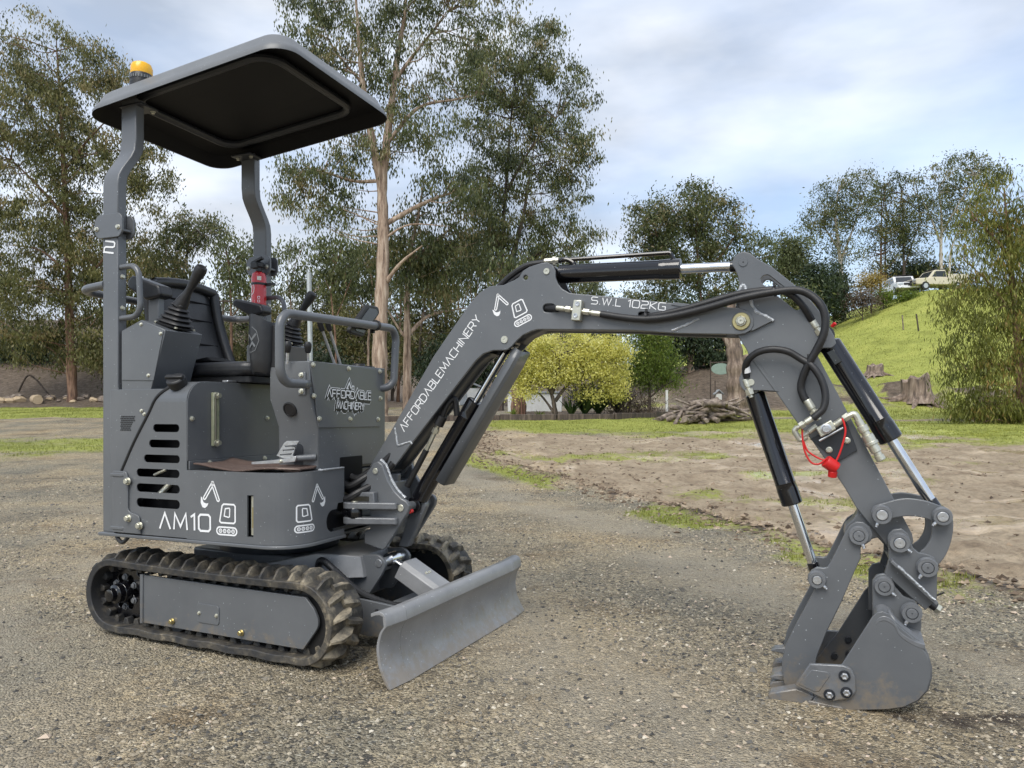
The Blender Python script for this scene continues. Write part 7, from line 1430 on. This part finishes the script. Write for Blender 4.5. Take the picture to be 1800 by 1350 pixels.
for i in range(2, NU, 3): b.tube([(V[i*(NV+1)+j][0], V[i*(NV+1)+j][1], V[i*(NV+1)+j][2]+.004) for j in range(NV+1)], .0022, 5)
for j in range(1, NV, 3): b.tube([(V[i*(NV+1)+j][0], V[i*(NV+1)+j][1], V[i*(NV+1)+j][2]+.004) for i in range(NU+1)], .0022, 5)
b.build('stitch_lines', 'mat_line', mr)
# fire extinguisher
eu, ez0 = T(455, 531, .36); _, ez1 = T(455, 478, .36)
fe = child_root('fire_extinguisher', (eu, .36, ez0-.03), 'red fire extinguisher strapped to the far canopy post', 'extinguisher'); hh = ez1-ez0+.03
b = MB(); b.lathe([(.030, 0), (.036, .006), (.036, hh-.03), (.030, hh-.008), (.016, hh)], (0, 0, 0), (0, 0, 1), 28); b.build('cylinder', 'red_paint', fe)
b = MB(); b.lathe([(.016, hh), (.016, hh+.02), (.024, hh+.022), (.024, hh+.045), (.012, hh+.05)], (0, 0, 0), (0, 0, 1), 18); b.box((.0, -.01, hh+.055), (.07, .02, .014), Matrix.Rotation(R(-20), 3, 'Y')); b.box((-.01, -.012, hh+.03), (.04, .03, .03)); b.build('valve_head', 'black_plastic', fe, .003)
b = MB(); b.lathe([(.0372, 0), (.0372, .012)], (0, 0, hh*.62), (0, 0, 1), 28); b.box((.05, .02, hh*.62+.006), (.06, .02, .012)); b.build('strap', 'black_plastic', fe)
def on_can(a0, z0): return lambda x, y: (.0366*math.cos(R(a0)+x/.0366), .0366*math.sin(R(a0)+x/.0366), z0+y)
b = MB(); f_ = on_can(-62, hh*.74); b.add([f_(0, 0), f_(.010, 0), f_(.020, 0), f_(.020, .02), f_(.010, .02), f_(0, .02)], [(0, 1, 4, 5), (1, 2, 3, 4)]); b.build('paper_label', 'paper_label', fe)
b = MB(); f_ = on_can(-112, hh*.52); ribbon(b, [(.016*math.cos(t), .03*math.sin(t)) for t in [2*math.pi*i/14 for i in range(14)]], .003, f_, True); ribbon(b, [(-.004, -.016), (.002, .0), (-.003, .01), (.004, .02)], .004, f_)
f_ = on_can(-120, hh*.12)
for k in range(3): ribbon(b, [(0, .006*k), (.026, .006*k)], .0025, f_)
f_ = on_can(-58, hh*.14); ribbon(b, [(0, 0), (.010, 0), (.010, .010), (0, .010)], .002, f_, True); ribbon(b, [(0, .018), (.010, .018), (.010, .028), (0, .028)], .002, f_, True)
b.build('printed_marks', 'white_decal', fe)
# drink pouch hung on the handrail
pv_ = -.345; pu, pz = T(462, 605, pv_)
dp = child_root('drink_pouch', (pu, pv_, pz-.11), 'black soft drink pouch with grey emblem hanging beside the front handrail', 'pouch')
b = MB(); V = []; rows = [(.042, 0, .006), (.050, .012, .0), (.056, .05, 0), (.060, .12, 0), (.062, .18, 0), (.060, .205, 0), (.056, .205, 0), (.054, .10, 0)]
n = 24
for r, h, o_ in rows:
    for j in range(n): t = 2*math.pi*j/n; V.append((r*math.cos(t)*.85+.002*math.sin(5*t+h*40), r*math.sin(t)*.8, h+(.018*math.cos(t+2.6) if h > .19 else 0)+.004*math.sin(3*t)))
b.add(V, [(i*n+j, i*n+(j+1) % n, (i+1)*n+(j+1) % n, (i+1)*n+j) for i in range(len(rows)-1) for j in range(n)]+[tuple(range(n-1, -1, -1)), tuple((len(rows)-1)*n+j for j in range(n))]); b.build('pouch_body', 'black_vinyl', dp, 0, None, 60)
def on_pouch(x, y):
    t = R(-105)+x/.054; r = .0605; return (r*math.cos(t)*.85*1.02, r*math.sin(t)*.8*1.03, .125+y)
b = MB(); ribbon(b, [(-.028, -.005), (-.005, -.05), (.02, -.042), (.036, -.006), (.026, .03), (.006, .046), (-.022, .03)], .003, on_pouch, True)
ribbon(b, [(-.018, .018), (.002, -.002), (.024, .020)], .008, on_pouch); ribbon(b, [(-.010, -.03), (.006, -.012), (.02, -.028)], .008, on_pouch); b.build('emblem', 'canopy_grey', dp)
b = MB(); b.box((.055, .0, .10), (.03, .012, .16)); b.build('hanger_strap', 'black_plastic', dp, .003)
